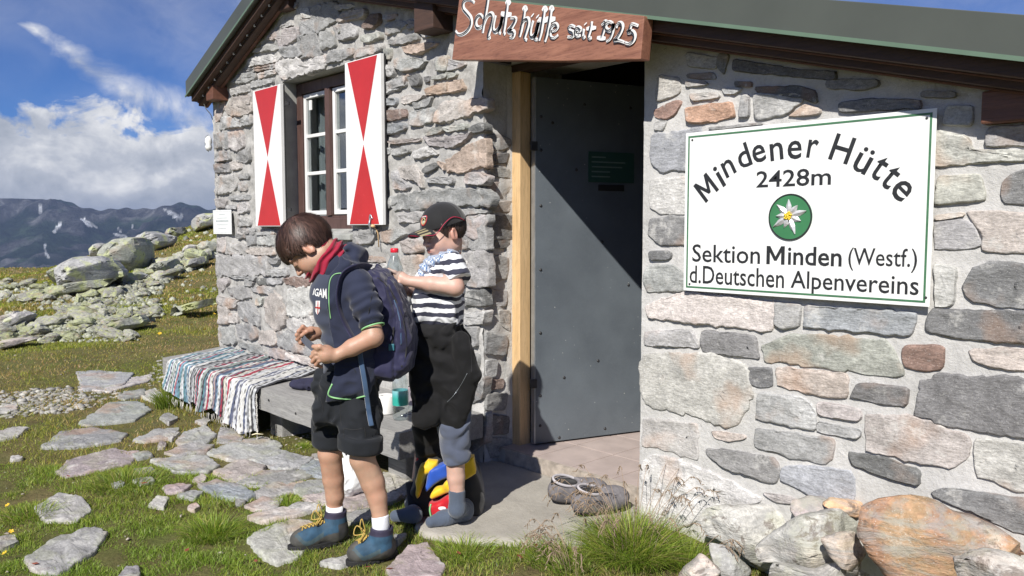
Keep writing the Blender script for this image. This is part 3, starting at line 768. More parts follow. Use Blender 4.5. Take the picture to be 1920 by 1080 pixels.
for s, z in [(.03, 1.78), (.03, 1.6), (.03, 1.3), (.03, .95), (.03, .6), (.03, .25), (.03, .08), (.1, 1.75), (.25, 1.5), (.42, 1.1), (.4, .42), (.18, .34), (.6, .85), (.72, .5), (.45, .02), (.15, .0), (.7, .03), (.75, 1.7), (.3, 1.86), (.6, 1.86)]:
    rv.lathe([(.009, 0), (.008, .003), (.004, .005), (0, .0055)], dp(s, .0, z), 10, R90)
part('rivet', rv.mesh('rivets', True), M['iron'], door, kind='stuff')
for zz in (.32, 1.62): part('hinge', MB().box(dp(-.015, .004, zz), (.04, .014, .05), Rz).mesh('h', False, .003), M['iron'], door)
part('notice', MB().box(dp(.475, .004, 1.52), (.30, .004, .17), Rz).mesh('n'), simple('dark_green_notice', (.03, .08, .065), .4, .1), door)
part('notice', MB().box(dp(.475, .004, 1.405), (.17, .004, .035), Rz).mesh('n'), M['black'], door)
part('door_handle', MB().box(dp(.82, .012, .86), (.12, .02, .022), Rz).mesh('h', False, .004), M['iron'], door)
nl = MB()
for i, wd in enumerate((.09, .22, .2, .12, .12)): nl.box(dp(.475 - .13 + wd / 2, .0068, 1.575 - i * .027), (wd, .0016, .007), Rz)
part('notice_lettering', nl.mesh('l'), simple('faded_print', (.16, .22, .2), .6), door, kind='stuff')
# floor tiles
tl = simple('pinkish_floor_tile', (.46, .38, .35), .38, .12, 9, .05); fl = part('floor', MB().span((0.0, .10, -.2), (DX1, 4.4, -.037)).mesh('f'), simple('grout', (.42, .40, .37), .9), hut)
u = np.array([math.cos(.0), math.sin(.0)])
for i in range(4):
    for j in range(4):
        x0 = .02 + i * .262 + (.0 if j % 2 else 0); y0 = .115 + j * .33
        if x0 + .25 < DX1: part('tile', MB().span((x0, y0, -.0365), (x0 + .256, y0 + .324, -.030)).mesh('t', False, .0015), tl, fl)
part('threshold', MB().add(*grid_quad((0, .1, -.2), (DX1, .082, -.2), (DX1, .082, -.031), (0, .1, -.031), 30, 4, lambda p: .006 * fbm((p[0] * 14, p[2] * 14, 4)))).add([(0, .1, -.031), (DX1, .082, -.031), (DX1, .12, -.030), (0, .12, -.030)], [(0, 1, 2, 3)]).mesh('t', True), simple('worn_concrete_kerb', (.38, .33, .28), .9, .3, 25, .6, 60, .004), hut)
# inner room so the doorway and the window look into a dark room
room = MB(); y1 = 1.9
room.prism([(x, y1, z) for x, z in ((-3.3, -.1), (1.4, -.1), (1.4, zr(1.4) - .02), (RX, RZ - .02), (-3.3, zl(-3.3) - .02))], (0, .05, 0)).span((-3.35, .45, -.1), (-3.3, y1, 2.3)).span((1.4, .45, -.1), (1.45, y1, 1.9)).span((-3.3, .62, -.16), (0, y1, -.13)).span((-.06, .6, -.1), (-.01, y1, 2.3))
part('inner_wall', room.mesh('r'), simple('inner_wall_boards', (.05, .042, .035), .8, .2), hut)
# ------------------------------------------------------------------ roof
roof = MB(); Y0, Y1 = -.205, 4.75; th = .118
XE0, XE1 = XL - .05, XR + .18
prof = [(XE0, zl(XE0)), (RX, RZ), (XE1, zr(XE1)), (XE1, zr(XE1) + th), (RX, RZ + th * 1.04), (XE0, zl(XE0) + th)]
rf = part('roof', MB().prism([(x, Y0 + .03, z + .006) for x, z in prof], (0, Y1 - Y0, 0)).mesh('roof', False), M['roof_metal'], hut)
def along(xa, xb, line, ya, yb, d0, d1):                    # strip of the verge between Y ya..yb, bottom d0 / top d1 off the roof line
    return MB().prism([(xa, ya, line(xa) + d0), (xb, ya, line(xb) + d0), (xb, ya, line(xb) + d1), (xa, ya, line(xa) + d1)], (0, yb - ya, 0))
part('verge_flashing', along(XE0, RX, zl, Y0, Y0 + .028, 0, th + .006).mesh('v', False, .002), M['roof_metal'], rf); part('verge_flashing', along(RX, XE1, zr, Y0, Y0 + .028, 0, th + .006).mesh('v', False, .002), M['roof_metal'], rf)
lip = simple('green_lip', (.11, .17, .12), .45, .1)
part('flashing_lip', along(RX, XE1, zr, Y0 - .008, Y0 - .001, -.006, .008).mesh('v'), lip, rf); part('flashing_lip', along(XE0, RX, zl, Y0 - .008, Y0 - .001, -.006, .008).mesh('v'), lip, rf)
for xa, xb, ln in ((XE0 + .02, RX, zl), (RX, XE1, zr)):
    part('barge_board', along(xa, xb, ln, -.168, -.112, -.047, .004).mesh('b', False, .003), M['dark_wood'], rf)
    part('barge_board', along(xa, xb, ln, -.110, -.045, -.078, .004).mesh('b', False, .003), M['dark_wood'], rf)
    part('lit_edge', along(xa, xb, ln, -.120, -.106, -.054, -.0475).mesh('b', False, .002), M['red_wood'], rf)  # lighter wood strips paint in bounced light along the boards' lower edges
    part('lit_edge', along(xa, xb, ln, -.056, -.030, -.086, -.0785).mesh('b', False, .002), M['red_wood'], rf)
    part('soffit_board', along(xa, xb, ln, -.044, .02, -.006, .004).mesh('b'), M['dark_wood'], rf)
def purlin(x0, x1, zt, h, y0=-.15, m='red_wood'): return part('purlin_end', MB().span((x0, y0, zt - h), (x1, .05, zt)).mesh('p', False, .006), M[m], hut)
purlin(-3.30, -3.17, 2.325, .115, -.12); purlin(-.42, -.25, 2.41, .16, -.14, 'dark_wood'); purlin(2.40, 2.60, 1.60, .10, -.05)
purlin(-2.14, -2.0, 2.83, .12, -.06, 'dark_wood')
part('bracket', MB().span((-.475, -.075, 2.37), (-.42, -.06, 2.43)).span((-.51, -.072, 2.35), (-.455, -.064, 2.385)).mesh('b', False, .002), M['steel'], hut)
# cable with clips under the left verge, and the white insulator on the corner
pts = [(x, -.118, zl(x) - .056 - .004 * abs(math.sin((x + 3.4) * 9))) for x in np.linspace(-3.42, -2.0, 40)]
cab = part('cable', MB().tube(pts, .0035, 6).mesh('c', True), M['black'], hut)
for x in np.arange(-3.36, -2., .12): part('clip', MB().box((x, -.119, zl(x) - .055), (.012, .012, .014)).mesh('k'), M['white_plastic'], cab)
part('cable', MB().tube(crom([(-3.42, -.1, zl(-3.42) - .06), (-3.47, -.05, 2.17), (-3.49, .0, 2.12), (-3.5, .03, 2.0), (-3.49, .05, 1.93)], 6), .004, 6).mesh('c', True), M['white_plastic'], hut)
part('insulator', MB().lathe([(0, 0), (.02, 0), (.03, .03), (.022, .05), (.03, .07), (.026, .1), (.01, .12), (0, .12)], (-3.49, -.03, 1.83), 14).mesh('i', True), M['white_plastic'], hut)
part('lamp_guard', MB().tube(crom([(-3.49, -.03, 1.96), (-3.55, -.03, 1.94), (-3.56, -.03, 1.86), (-3.49, -.03, 1.82)], 5), .003, 6).mesh('i', True), M['steel'], hut)
# ================================================================== terrain
FH = np.array([FWD[0], FWD[1]]); FH /= np.linalg.norm(FH); RH = RGT[:2]
def smooth(t): t = np.clip(t, 0, 1); return t * t * (3 - 2 * t)
AZ = [-900, 0, 90, 200, 300, 405, 700, 1200]; RD = [22, 22, 22, 25, 27, 29, 30, 30]; RZV = [-.3, .04, .12, .42, .85, 1.55, 2.1, 1.5]; D0V = [8.5, 8.9, 9.3, 10.3, 11.8, 13.3, 15, 16]
def terrain(x, y):
    x = np.asarray(x, float); y = np.asarray(y, float); dx, dy = x - CX, y - CY; D = dx * FH[0] + dy * FH[1]; L = dx * RH[0] + dy * RH[1]
    az = np.where(D > .5, 960 + FPX * L / np.maximum(D, .5), np.where(L < 0, -900, 1200)); az = np.clip(az, -900, 1200)
    d0, dr, zv = np.interp(az, AZ, D0V), np.interp(az, AZ, RD), np.interp(az, AZ, RZV)
    t = smooth((D - d0) / (dr - d0)); z = -.15 + (zv + .15) * t
    far = np.maximum(D - dr - 1, 0); z = z - .32 * far - .0015 * far ** 2
    side = np.maximum(np.abs(L) - 60, 0); z = z - .1 * side
    P = np.stack([x.ravel(), y.ravel(), np.zeros(x.size)], 1)
    b = (.05 * vnoise(P, .55, 1) + .018 * vnoise(P, 2.3, 2)).reshape(x.shape); near = np.exp(-((x - .6) ** 2 + (y + .3) ** 2) / 1.2)
    z = z + b * np.clip(D / 4 - .35, .12, 1.6) * (1 - .8 * near)
    z = z + .25 * (vnoise(P, .23, 3).reshape(x.shape)) * t
    z = z + .03 * near - .06 * smooth((x - 1.2) / .8) * (y < 1)
    return z
def hit(px, py):
    r = ray(px, py); t = np.arange(1.2, 60, .06); P = CAM + r * t[:, None]; h = terrain(P[:, 0], P[:, 1]); i = np.argmax(P[:, 2] < h)
    if i == 0: return None
    return CAM + r * (t[i] - .03)
def polar_sheet(ds, azs):
    D, A = np.meshgrid(ds, azs, indexing='ij'); L = (A - 960) / FPX * D
    return CX + FH[0] * D + RH[0] * L, CY + FH[1] * D + RH[1] * L
n = 420; gx = np.linspace(0, 1, n)
X, Y = np.meshgrid(-5.2 + 10.4 * gx, -5.2 + 10.4 * gx, indexing='ij')
def warp(v): return np.sign(v) * (np.abs(v) * .55 + (np.abs(v) / 5.2) ** 3.2 * 60)
X = warp(X) - .5; Y = warp(Y) - 1.
Z = terrain(X, Y)
ii = np.arange(n - 1); I, J = np.meshgrid(ii, ii, indexing='ij'); I, J = I.ravel(), J.ravel()
F = np.stack([I * n + J, (I + 1) * n + J, (I + 1) * n + J + 1, I * n + J + 1], 1)
rk = np.zeros(n * n, bool); PX_ = np.stack([X.ravel(), Y.ravel(), Z.ravel()], 1) - CAM; dp_ = PX_ @ FWD; u_ = 960 + FPX * (PX_ @ RGT) / np.maximum(dp_, .1); v_ = 540 - FPX * (PX_ @ UPV) / np.maximum(dp_, .1)
k = NM('grassy_ground'); c = k.co()
base = k.mix(k.ramp(k.noise(1.1, 6, c, .6), [(.35, 0.), (.62, 1.)]), (.14, .165, .045), (.25, .205, .095))
base = k.mix(k.ramp(k.noise(9, 6, c, .7), [(.4, 0.), (.66, .8)]), base, (.14, .10, .055)); base = k.mix(k.ramp(k.noise(60, 4, c, .75), [(.35, .6), (.6, 0.)]), base, (.055, .065, .02))
base = k.mix(k.math('MULTIPLY', k.ramp(k.noise(3.1, 7, c, .75), [(.60, 0.), (.70, 1.)]), .6), base, (.20, .17, .13))
k.color(base); k.set(Roughness=.95); k.b.inputs['Specular IOR Level'].default_value = .1; k.bump(k.noise(40, 6, c, .75), .9, .02); k.bump(k.noise(220, 3, c, .7), .6, .004); M['ground'] = k.m
ground = link('ground', mesh('ground', np.stack([X.ravel(), Y.ravel(), Z.ravel()], 1), F, True), M['ground'], kind='structure')
# step slab before the door
k = NM('worn_concrete'); c = k.co(); col = k.mix(k.ramp(k.noise(4, 7, c, .7), [(.3, 0.), (.7, 1.)]), (.30, .28, .245), (.44, .415, .37)); v_ = k.n('TexVoronoi'); v_.inputs['Scale'].default_value = 95; k.l(c, v_.inputs['Vector'])
col = k.mix(k.math('MULTIPLY', k.ramp(v_.outputs[0], [(.22, 1.), (.34, 0.)]), k.ramp(k.noise(30, 3, c), [(.42, 0.), (.55, .7)])), col, k.mix(k.noise(55, 2, c), (.14, .13, .12), (.62, .58, .5)))
k.color(col); k.set(Roughness=.92); k.bump(k.noise(60, 6, c, .75), .8, .006); k.bump(v_.outputs[0], .4, .002); slabm = k.m
sp = [(.03, .08), (1.05, .075), (1.12, .02), (1.2, -.2), (1.12, -.42), (.98, -.56), (.8, -.73), (.66, -.82), (.52, -.83), (.36, -.70), (.16, -.52), (.02, -.3), (-.05, -.1)]
sp = crom([(a, b, 0) for a, b in sp], 5, True); V = []; F = []
m = len(sp); cxy = np.array([.55, -.3, 0])
for kx, (s, z) in enumerate([(1.03, -.3), (1.02, -.125), (1., -.106), (.97, -.1)] + [(s, -.1) for s in (.9, .8, .68, .56, .44, .32, .2, .1)]):
    for p in sp:
        q = cxy + (p - cxy) * (s + (.02 * fbm((p[0] * 9, p[1] * 9, 1)) if kx < 4 else 0)); V.append((q[0], q[1], z + .004 * fbm((q[0] * 7, q[1] * 7, 3)) + (.003 * fbm((q[0] * 30, q[1] * 30, 5)) if kx > 2 else 0)))
F = [(a * m + i, a * m + (i + 1) % m, (a + 1) * m + (i + 1) % m, (a + 1) * m + i) for a in range(11) for i in range(m)] + [tuple(11 * m + i for i in range(m))]
slab = link('step_slab', mesh('slab', V, F, True), slabm, kind='structure')
# ------------------------------------------------------------------ path of paving stones set in the turf
path = bpy.data.objects.new('path', None); COL.objects.link(path); path['kind'] = 'structure'
GFR = (np.zeros(3), np.array([1., 0, 0]), np.array([0, 1., 0]), np.array([0, 0, 1.])); PAVERS = []
def paver(poly, code, out=.022):
    P = [gr(x, y, -.135) for x, y in poly]; c = np.mean(P, 0); zc = float(terrain(c[0], c[1])); P = [gr(x, y, zc + .012) for x, y in poly]; P2 = np.array([(p[0], p[1]) for p in P]); P2 = P2.mean(0) + (P2 - P2.mean(0)) * 1.06
    RELIEF['n'] += 1; s = RELIEF['n'] * 1.37
    V, F = stone_geo(P2, out, (np.array([0, 0, zc - .004]), GFR[1], GFR[2], GFR[3]), s, rag=.035, flat=.5)
    for i, v in enumerate(V): V[i] = (v[0], v[1], v[2] + .35 * (float(terrain(v[0], v[1])) - zc))
    o = part('paving_stone', mesh('paving_stone', V, F, True), M['paver'], path); o.color = tuple(v * .80 for v in jit(PAL[code], s)[:3]) + (1,); PAVERS.append(np.array(P2))
def pavers(x0, y0, sc, rows):
    for r in rows.strip().split('\n'):
        t = r.split(); v = [float(q) for u in t[1:] for q in u.split(',')]; paver([(x0 + v[i] / sc, y0 + v[i + 1] / sc) for i in range(0, len(v), 2)], t[0])
pavers(0, 520, 1.928, '''
g 285,350 340,345 470,350 440,385 310,405
g 300,525 400,455 490,450 535,478 480,512 320,532
g 165,612 230,565 330,545 445,565 420,590 270,608
g 488,588 560,555 640,545 620,580 530,594
g 642,595 670,560 740,540 778,570 740,602 655,605
g 788,595 800,545 885,560 870,592
g 603,632 680,605 768,608 740,632 640,642
g 762,632 850,595 950,580 1012,610 960,652 860,657
g 557,665 640,650 740,648 783,680 740,705 640,702
u 220,702 260,660 400,628 488,640 460,672 330,702 250,717
u 778,702 870,665 953,680 930,717 840,735
g 922,662 1010,630 1128,655 1080,682 1020,697
g 868,742 960,700 1080,700 1118,715 1040,742 930,752
b 722,750 790,735 870,755 918,785 880,799 790,792
g 922,782 990,745 1100,742 1060,772 960,797
g 888,822 960,797 1022,805 1000,832 920,837
g 1056,762 1110,737 1185,735 1185,775 1100,787
b 1088,692 1130,667 1185,675 1185,725 1110,710
l 903,862 960,845 1130,825 1152,840 1050,867 960,882
l 905,942 960,910 1060,880 1120,890 1130,930 1080,1000 1000,1022 950,992
l 138,832 210,785 290,800 322,840 270,877 170,872
g 98,1022 200,950 330,910 378,930 330,992 220,1062 150,1052
l 537,822 570,795 612,800 590,832
g 0,940 50,928 67,960 0,984
g 428,1085 460,1045 502,1050 505,1085
u 1097,792 1190,777 1190,817 1130,817
l -10,560 60,540 102,545 60,577 -10,592
u 487,697 545,685 562,700 510,707
u 697,732 730,712 747,725 730,744
l 505,420 560,400 592,430 560,452
g 580,507 610,490 642,510 610,527
l 707,522 740,510 762,520 740,534
u 678,832 705,818 724,830 700,844
l 300,405 440,372 540,355 530,375 400,412
g 430,425 470,410 520,405 520,425 450,440
l -10,470 60,455 60,480 -10,500
l 40,650 80,645 80,655 40,662
''')
pavers(0, 520, 1.928, '''
g 480,640 540,632 552,645 500,655
u 575,602 600,598 598,615 570,618
g 1020,840 1090,815 1140,822 1100,838
l 650,560 600,560 590,575 620,590
g 850,805 880,800 890,815 855,822
u 590,760 640,745 690,752 660,775 610,778
g 480,735 540,722 560,738 510,748
g 640,790 700,770 735,780 700,800
l 1130,640 1200,640 1200,665 1140,662
g 400,745 440,738 452,750 415,757
''')
pavers(480, 700, 2.667, '''
c 640,500 700,515 790,560 760,605 680,635 655,560
g 440,702 560,680 602,700 560,737 460,747
u 430,610 560,600 642,620 600,662 445,692
g 325,942 520,900 562,915 420,962
u 665,975 760,880 850,858 935,975 900,1020 690,1020
g 688,812 755,808 705,852
l 620,655 700,640 790,570 740,570 640,610
c 85,255 130,240 230,290 180,305 100,285
''')
# ------------------------------------------------------------------ gravel patch and small stones (nobody could count them)
def rock_base(seed, sub=2, ang=.5):
    bm = bmesh.new(); bmesh.ops.create_icosphere(bm, subdivisions=sub, radius=1.)
    r = random.Random(seed); pl = [(Vector([r.gauss(0, 1) for _ in range(3)]).normalized(), r.uniform(.45, .85)) for _ in range(9)]
    for v in bm.verts:
        for nrm, d in pl:
            e = v.co.dot(nrm) - d
            if e > 0: v.co -= nrm * e * .92
        v.co *= 1 + ang * .22 * noise.fractal(v.co * 1.6 + Vector((seed * 7, 0, 0)), 1., 2., 3)
    me = bpy.data.meshes.new('rock'); bm.to_mesh(me); bm.free(); me.polygons.foreach_set('use_smooth', np.zeros(len(me.polygons), dtype=bool)); return me
def mesh_np(me):
    v = np.empty(len(me.vertices) * 3, dtype=np.float32); me.vertices.foreach_get('co', v); f = np.array([p.vertices[:] for p in me.polygons]); return v.reshape(-1, 3), f
PEB = [mesh_np(rock_base(s, 1, .9)) for s in range(6)]
def scatter_rocks(name, pts, sizes, cols, m, kind='stuff', flat=.6):
    V = []; F = []; C = []; n0 = 0
    for p, s, cc in zip(pts, sizes, cols):
        v, f = PEB[rng.integers(6)]; a = rng.uniform(0, 6.28); R = np.array([[math.cos(a), -math.sin(a), 0], [math.sin(a), math.cos(a), 0], [0, 0, 1]])
        q = (v * np.array([1, rng.uniform(.6, 1), rng.uniform(.35, .8) * flat * 1.4])) @ R.T * s + p; V.append(q); F.append(f + n0); C.append(np.tile(cc, (len(v), 1))); n0 += len(v)
    if not V: return
    o = link(name, mesh(name, np.concatenate(V), np.concatenate(F), False, np.concatenate(C)), m); o['kind'] = kind; return o
M['pebble'] = attr_mat('pebble_stone', .85, .3, .6, 60, .004)
def poly_hit(poly, n_, pad=0):
    P = np.array(poly, float); lo, hi = P.min(0), P.max(0); out_ = []; tries = 0
    while len(out_) < n_ and tries < n_ * 20:
        tries += 1; q = lo + rng.random(2) * (hi - lo)
        if inside(P, q[0], q[1]):
            h = hit(q[0], q[1])
            if h is not None: out_.append((h, q))
    return out_
def inside(P, x, y):
    c = False; j = len(P) - 1
    for i in range(len(P)):
        if (P[i][1] > y) != (P[j][1] > y) and x < (P[j][0] - P[i][0]) * (y - P[i][1]) / (P[j][1] - P[i][1]) + P[i][0]: c = not c
        j = i
    return c
gp = poly_hit([(0, 742), (60, 728), (150, 730), (175, 755), (120, 778), (60, 772), (0, 785)], 520) + poly_hit([(0, 735), (160, 722), (240, 735), (180, 765), (0, 790)], 260) + poly_hit([(285, 690), (310, 660), (318, 700), (300, 720), (270, 730)], 60)
scatter_rocks('gravel', [h for h, _ in gp], [float(np.clip(rng.lognormal(-3.9, .45), .008, .05)) for _ in gp], [np.array([.34, .33, .30]) * rng.uniform(.6, 1.2) for _ in gp], M['pebble'])
gp = poly_hit([(0, 800), (560, 760), (700, 900), (600, 1080), (0, 1080)], 60) + poly_hit([(500, 780), (590, 800), (600, 850), (540, 860), (500, 820)], 90) + poly_hit([(0, 600), (400, 600), (400, 700), (0, 720)], 50)
scatter_rocks('small_stones', [h for h, _ in gp], [float(rng.uniform(.005, .016)) for _ in gp], [np.array([.36, .32, .27]) * rng.uniform(.6, 1.2) for _ in gp], M['pebble'])
# ------------------------------------------------------------------ boulders
def boulder_geo(P2, thick, frame, seed, rag=.05):
    O, U, Vv, N = frame; P2 = np.array(P2, float); a = .5 * np.sum(P2[:, 0] * np.roll(P2[:, 1], -1) - np.roll(P2[:, 0], -1) * P2[:, 1])
    if a < 0: P2 = P2[::-1]; a = -a
    size = math.sqrt(a); seg = np.linalg.norm(np.roll(P2, -1, 0) - P2, axis=1); per = seg.sum(); cum = np.concatenate([[0], np.cumsum(seg)]); n_ = 60; L = []
    for i in range(n_):
        s = per * i / n_; j = min(int(np.searchsorted(cum, s, 'right')) - 1, len(P2) - 1); t = (s - cum[j]) / max(seg[j], 1e-9); L.append(P2[j] * (1 - t) + P2[(j + 1) % len(P2)] * t)
    L = np.array(L); L = (np.roll(L, 1, 0) + L * 6 + np.roll(L, -1, 0)) / 8; c = L.mean(0); V = []; rr_ = random.Random(int(seed * 10)); CUTS = [(lambda a_, b_: (np.array([math.cos(a_) * b_, math.sin(a_) * b_, math.sqrt(1 - b_ * b_)]), rr_.uniform(.24, .36) + (.10 if thick < .2 else .30) * b_))(rr_.uniform(0, 6.28), rr_.uniform(.25, .88)) for _ in range(9 if thick < .2 else 14)]; tx, ty = math.sin(seed * 5.1) * .45, .35 + .3 * math.cos(seed * 3.3)
    rings = [(.05, -1.), (.6, -.9), (.9, -.5), (1., -.1), (1.0, .3), (.99, .62), (.955, .84), (.88, .95), (.76, 1.), (.6, 1.), (.42, 1.), (.26, 1.), (.1, 1.)]
    for s, h in rings:
        for p in L:
            d = p - c; e = fbm((p[0] * 3 / size, p[1] * 3 / size, seed), 3) * rag * size; ln = np.linalg.norm(d) + 1e-9; q = c + d * s + d / ln * e * s
            g = q / size; f1 = round(fbm((g[0] * 1.6 + g[1], g[1] * 2.4, seed * 1.3), 2) * 2.6) / 2.6; f2 = fbm((g[0] * 4, g[1] * 7, seed + h), 5) * (1.9 if thick > .25 else 1); gq = (q - c) / size; f1 -= (gq[0] * tx + gq[1] * ty) * 1.6
            v3 = np.array([(q - c)[0] / size, (q - c)[1] / size, (h + (.26 * f1 + .14 * f2) * (1 if h > 0 else .3)) * .38])
            if h > 0:
                for nn_, dd_ in CUTS:
                    e_ = v3 @ nn_ - dd_
                    if e_ > 0: v3 = v3 - nn_ * e_ * .94
            q = c + v3[:2] * size; V.append(O + U * q[0] + Vv * q[1] + N * (thick * v3[2] / .38))
    m_ = n_; F = [(k_ * m_ + i, k_ * m_ + (i + 1) % m_, (k_ + 1) * m_ + (i + 1) % m_, (k_ + 1) * m_ + i) for k_ in range(len(rings) - 1) for i in range(m_)] + [tuple(range(m_ - 1, -1, -1)), tuple((len(rings) - 1) * m_ + i for i in range(m_))]
    return V, F
def boulder(poly, base, thick, code, label, seed, group=None, m='boulder', lift=0., name='boulder'):
    base = np.array(base, float); D = (base - CAM) @ FWD; fh = np.array([FH[0], FH[1], 0]); U = np.array([RH[0], RH[1], 0]); O = base + fh * thick * .3
    P2 = []
    for x, y in poly:
        r = ray(x, y); p = CAM + r * (((base - CAM) @ fh) / (r @ fh)); P2.append(((p - base) @ U, p[2] - base[2]))
    V, F = boulder_geo(P2, thick, (O, U, np.array([0, 0, 1.]), -fh), seed); V = [np.array(v) - base for v in V]
    o = link(name, mesh('boulder', V, F, m != 'boulder'), M[m]); o.location = base; o.color = (*PAL[code], 1); tag(o, label, 'rock', group); return o
GW = 'loose stones piled against the wall foot'
def fb(poly, Y, thick, code, label, seed): boulder(poly, fac(sum(p[0] for p in poly) / len(poly), sum(p[1] for p in poly) / len(poly), Y), thick, code, label, seed, GW, 'footstone')
M['footstone'] = stone_mat('foot_stone', lichen=.12, scale=.55, bump=1., patch=.7)
PAL['w'] = (.50, .49, .46); PAL['a'] = (.37, .215, .135)
fb([(1311, 985), (1325, 961), (1367, 953), (1450, 955), (1490, 978), (1450, 1020), (1440, 1085), (1412, 1062), (1370, 1025), (1330, 1014)], -.12, .10, 'w', 'pale rough foot stone just right of the grass tuft by the wall', 31)
fb([(1417, 1040), (1470, 1002), (1510, 975), (1580, 960), (1618, 985), (1622, 1030), (1600, 1055), (1530, 1075), (1480, 1058), (1430, 1062)], -.2, .10, 'w', 'large whitish slab stone left of the orange boulder', 32)
fb([(1486, 965), (1489, 943), (1530, 933), (1570, 943), (1606, 965), (1590, 990), (1500, 985)], -.06, .06, 'u', 'purplish flat stone wedged against the wall above the whitish slab', 33)
fb([(1545, 950), (1560, 938), (1618, 942), (1625, 975), (1585, 965)], -.05, .05, 'y', 'small yellowish stone at the upper left of the orange boulder', 34)
fb([(1622, 962), (1704, 938), (1760, 944), (1830, 968), (1893, 1004), (1960, 1066), (1960, 1120), (1690, 1120), (1643, 1058), (1620, 1018)], -.24, .13, 'a', 'large orange brown boulder at the foot of the wall', 35)
fb([(1540, 1015), (1575, 1003), (1607, 1002), (1628, 1038), (1612, 1085), (1560, 1050)], -.26, .05, 't', 'brownish wedge stone between whitish slab and orange boulder', 36)
fb([(1333, 1024), (1367, 1027), (1410, 1069), (1400, 1110), (1340, 1110)], -.22, .07, 'g', 'grey stone below the pale foot stone beside the tuft', 37)
fb([(1265, 1110), (1283, 1075), (1320, 1045), (1352, 1068), (1352, 1110)], -.38, .07, 'p', 'pinkish stone at the lower edge beside the grass tuft', 38)
fb([(1440, 1110), (1455, 1062), (1540, 1078), (1600, 1062), (1640, 1085), (1640, 1120)], -.30, .07, 'l', 'light grey stone lying under the whitish slab', 39)
fb([(1800, 1060), (1860, 1040), (1930, 1050), (1990, 1120), (1820, 1120)], -.5, .08, 'w', 'white crusted stone in front of the orange boulder', 40)
# ------------------------------------------------------------------ the scree slope
SC = 3.376
def far_boulder(rows):
    for code, th, lab, pts in rows:
        P = [(x / SC, 340 + y / SC) for x, y in pts]; bx = sum(p[0] for p in P) / len(P); by = max(p[1] for p in P) - 2; h = hit(bx, by)
        if h is None: h = at_depth(bx, by, 24)
        boulder(P, h, th, code, lab, bx * .13, 'large boulders on the slope behind the hut')
PAL['m'] = (.32, .33, .28)
far_boulder([
 ('m', .9, 'tall pale boulder with yellow green lichen standing highest on the slope', [(640, 480), (700, 400), (760, 360), (860, 355), (880, 400), (885, 500), (850, 580), (720, 560), (650, 520)]),
 ('g', .8, 'broad sloping grey boulder left of the tall lichened boulder', [(300, 700), (370, 600), (450, 488), (640, 470), (700, 540), (740, 605), (640, 640), (430, 690)]),
 ('m', .5, 'long flat slab below the broad sloping boulder', [(300, 700), (430, 645), (690, 615), (640, 670), (480, 705), (300, 725)]),
 ('d', .5, 'dark boulder at the left end of the broad sloping boulder', [(300, 640), (340, 560), (450, 500), (430, 580), (370, 650)]),
 ('g', .7, 'grey boulder on the skyline right of the tall lichened boulder', [(850, 350), (960, 318), (1080, 350), (1060, 400), (980, 450), (890, 450)]),
 ('k', .4, 'black skyline rock with a light cap', [(1035, 330), (1060, 295), (1150, 290), (1178, 350), (1080, 360)]),
 ('g', .8, 'rugged grey outcrop at the top of the slope beside the hut corner', [(1205, 290), (1215, 245), (1290, 205), (1400, 198), (1400, 270), (1270, 305), (1220, 320)]),
 ('g', .5, 'small grey crag on the skyline above the broad sloping boulder', [(540, 470), (560, 445), (620, 390), (690, 410), (670, 475)]),
 ('l', .4, 'pale pointed boulder in the upper scree near the hut', [(1155, 465), (1160, 425), (1200, 398), (1245, 410), (1225, 465)]),
 ('m', .4, 'wide pale boulder at the top of the scree by the hut corner', [(1235, 440), (1240, 405), (1280, 378), (1400, 385), (1400, 440), (1250, 455)]),
 ('d', .4, 'dark tilted slab in the upper scree', [(1175, 560), (1190, 500), (1285, 468), (1292, 520), (1200, 560)]),
 ('l', .35, 'leaning pale slab at the left end of the scree', [(20, 930), (60, 880), (105, 828), (152, 850), (122, 895), (45, 940)]),
 ('l', .3, 'pale boulder with a red and white trail mark at the left edge', [(-20, 870), (60, 825), (66, 850), (22, 925), (-20, 930)]),
 ('m', .3, 'long low stone bordering the lawn beside the hut', [(1050, 865), (1055, 808), (1300, 748), (1400, 738), (1400, 765), (1200, 822), (1065, 868)]),
 ('m', .45, 'broad pale boulder at the lower edge of the scree', [(630, 950), (760, 880), (830, 858), (872, 900), (862, 930), (700, 968)]),
 ('p', .3, 'flat pinkish slab in the grass at the left edge', [(-20, 1010), (120, 1003), (165, 1015), (60, 1052), (-20, 1065)]),
 ('m', .5, 'rough boulder in the middle of the upper scree', [(980, 560), (1000, 520), (1080, 490), (1100, 560), (1080, 600), (1000, 600)]),
 ('g', .4, 'grey boulder under the right side of the broad sloping boulder', [(740, 610), (780, 585), (860, 575), (905, 600), (860, 640), (760, 650)])])
h = hit(42 / SC, 340 + 880 / SC)
mk = MB(); pa, pb, pc, pd = [CAM + ray(a, b) * (np.linalg.norm(h - CAM) - .47) for a, b in ((8, 597), (17, 589), (20, 592), (11, 600))]
tag(link('trail_mark', MB().prism([pa, pb, pc, pd], FWD * .02).mesh('tm'), M['white_paint']), 'small white and red painted trail mark on the left edge boulder', 'trail mark')
ROCKS = [rock_base(s + 20, 3, 1.) for s in range(9)]
scree = [(x / SC, 340 + y / SC) for x, y in [(0, 1000), (0, 955), (110, 920), (200, 950), (330, 880), (480, 780), (500, 700), (620, 660), (830, 600), (960, 540), (1080, 500), (1200, 450), (1400, 385), (1400, 450), (1290, 500), (1250, 560), (1100, 600), (1020, 690), (930, 740), (1010, 790), (1050, 850), (870, 920), (640, 965), (400, 985), (200, 1000)]]
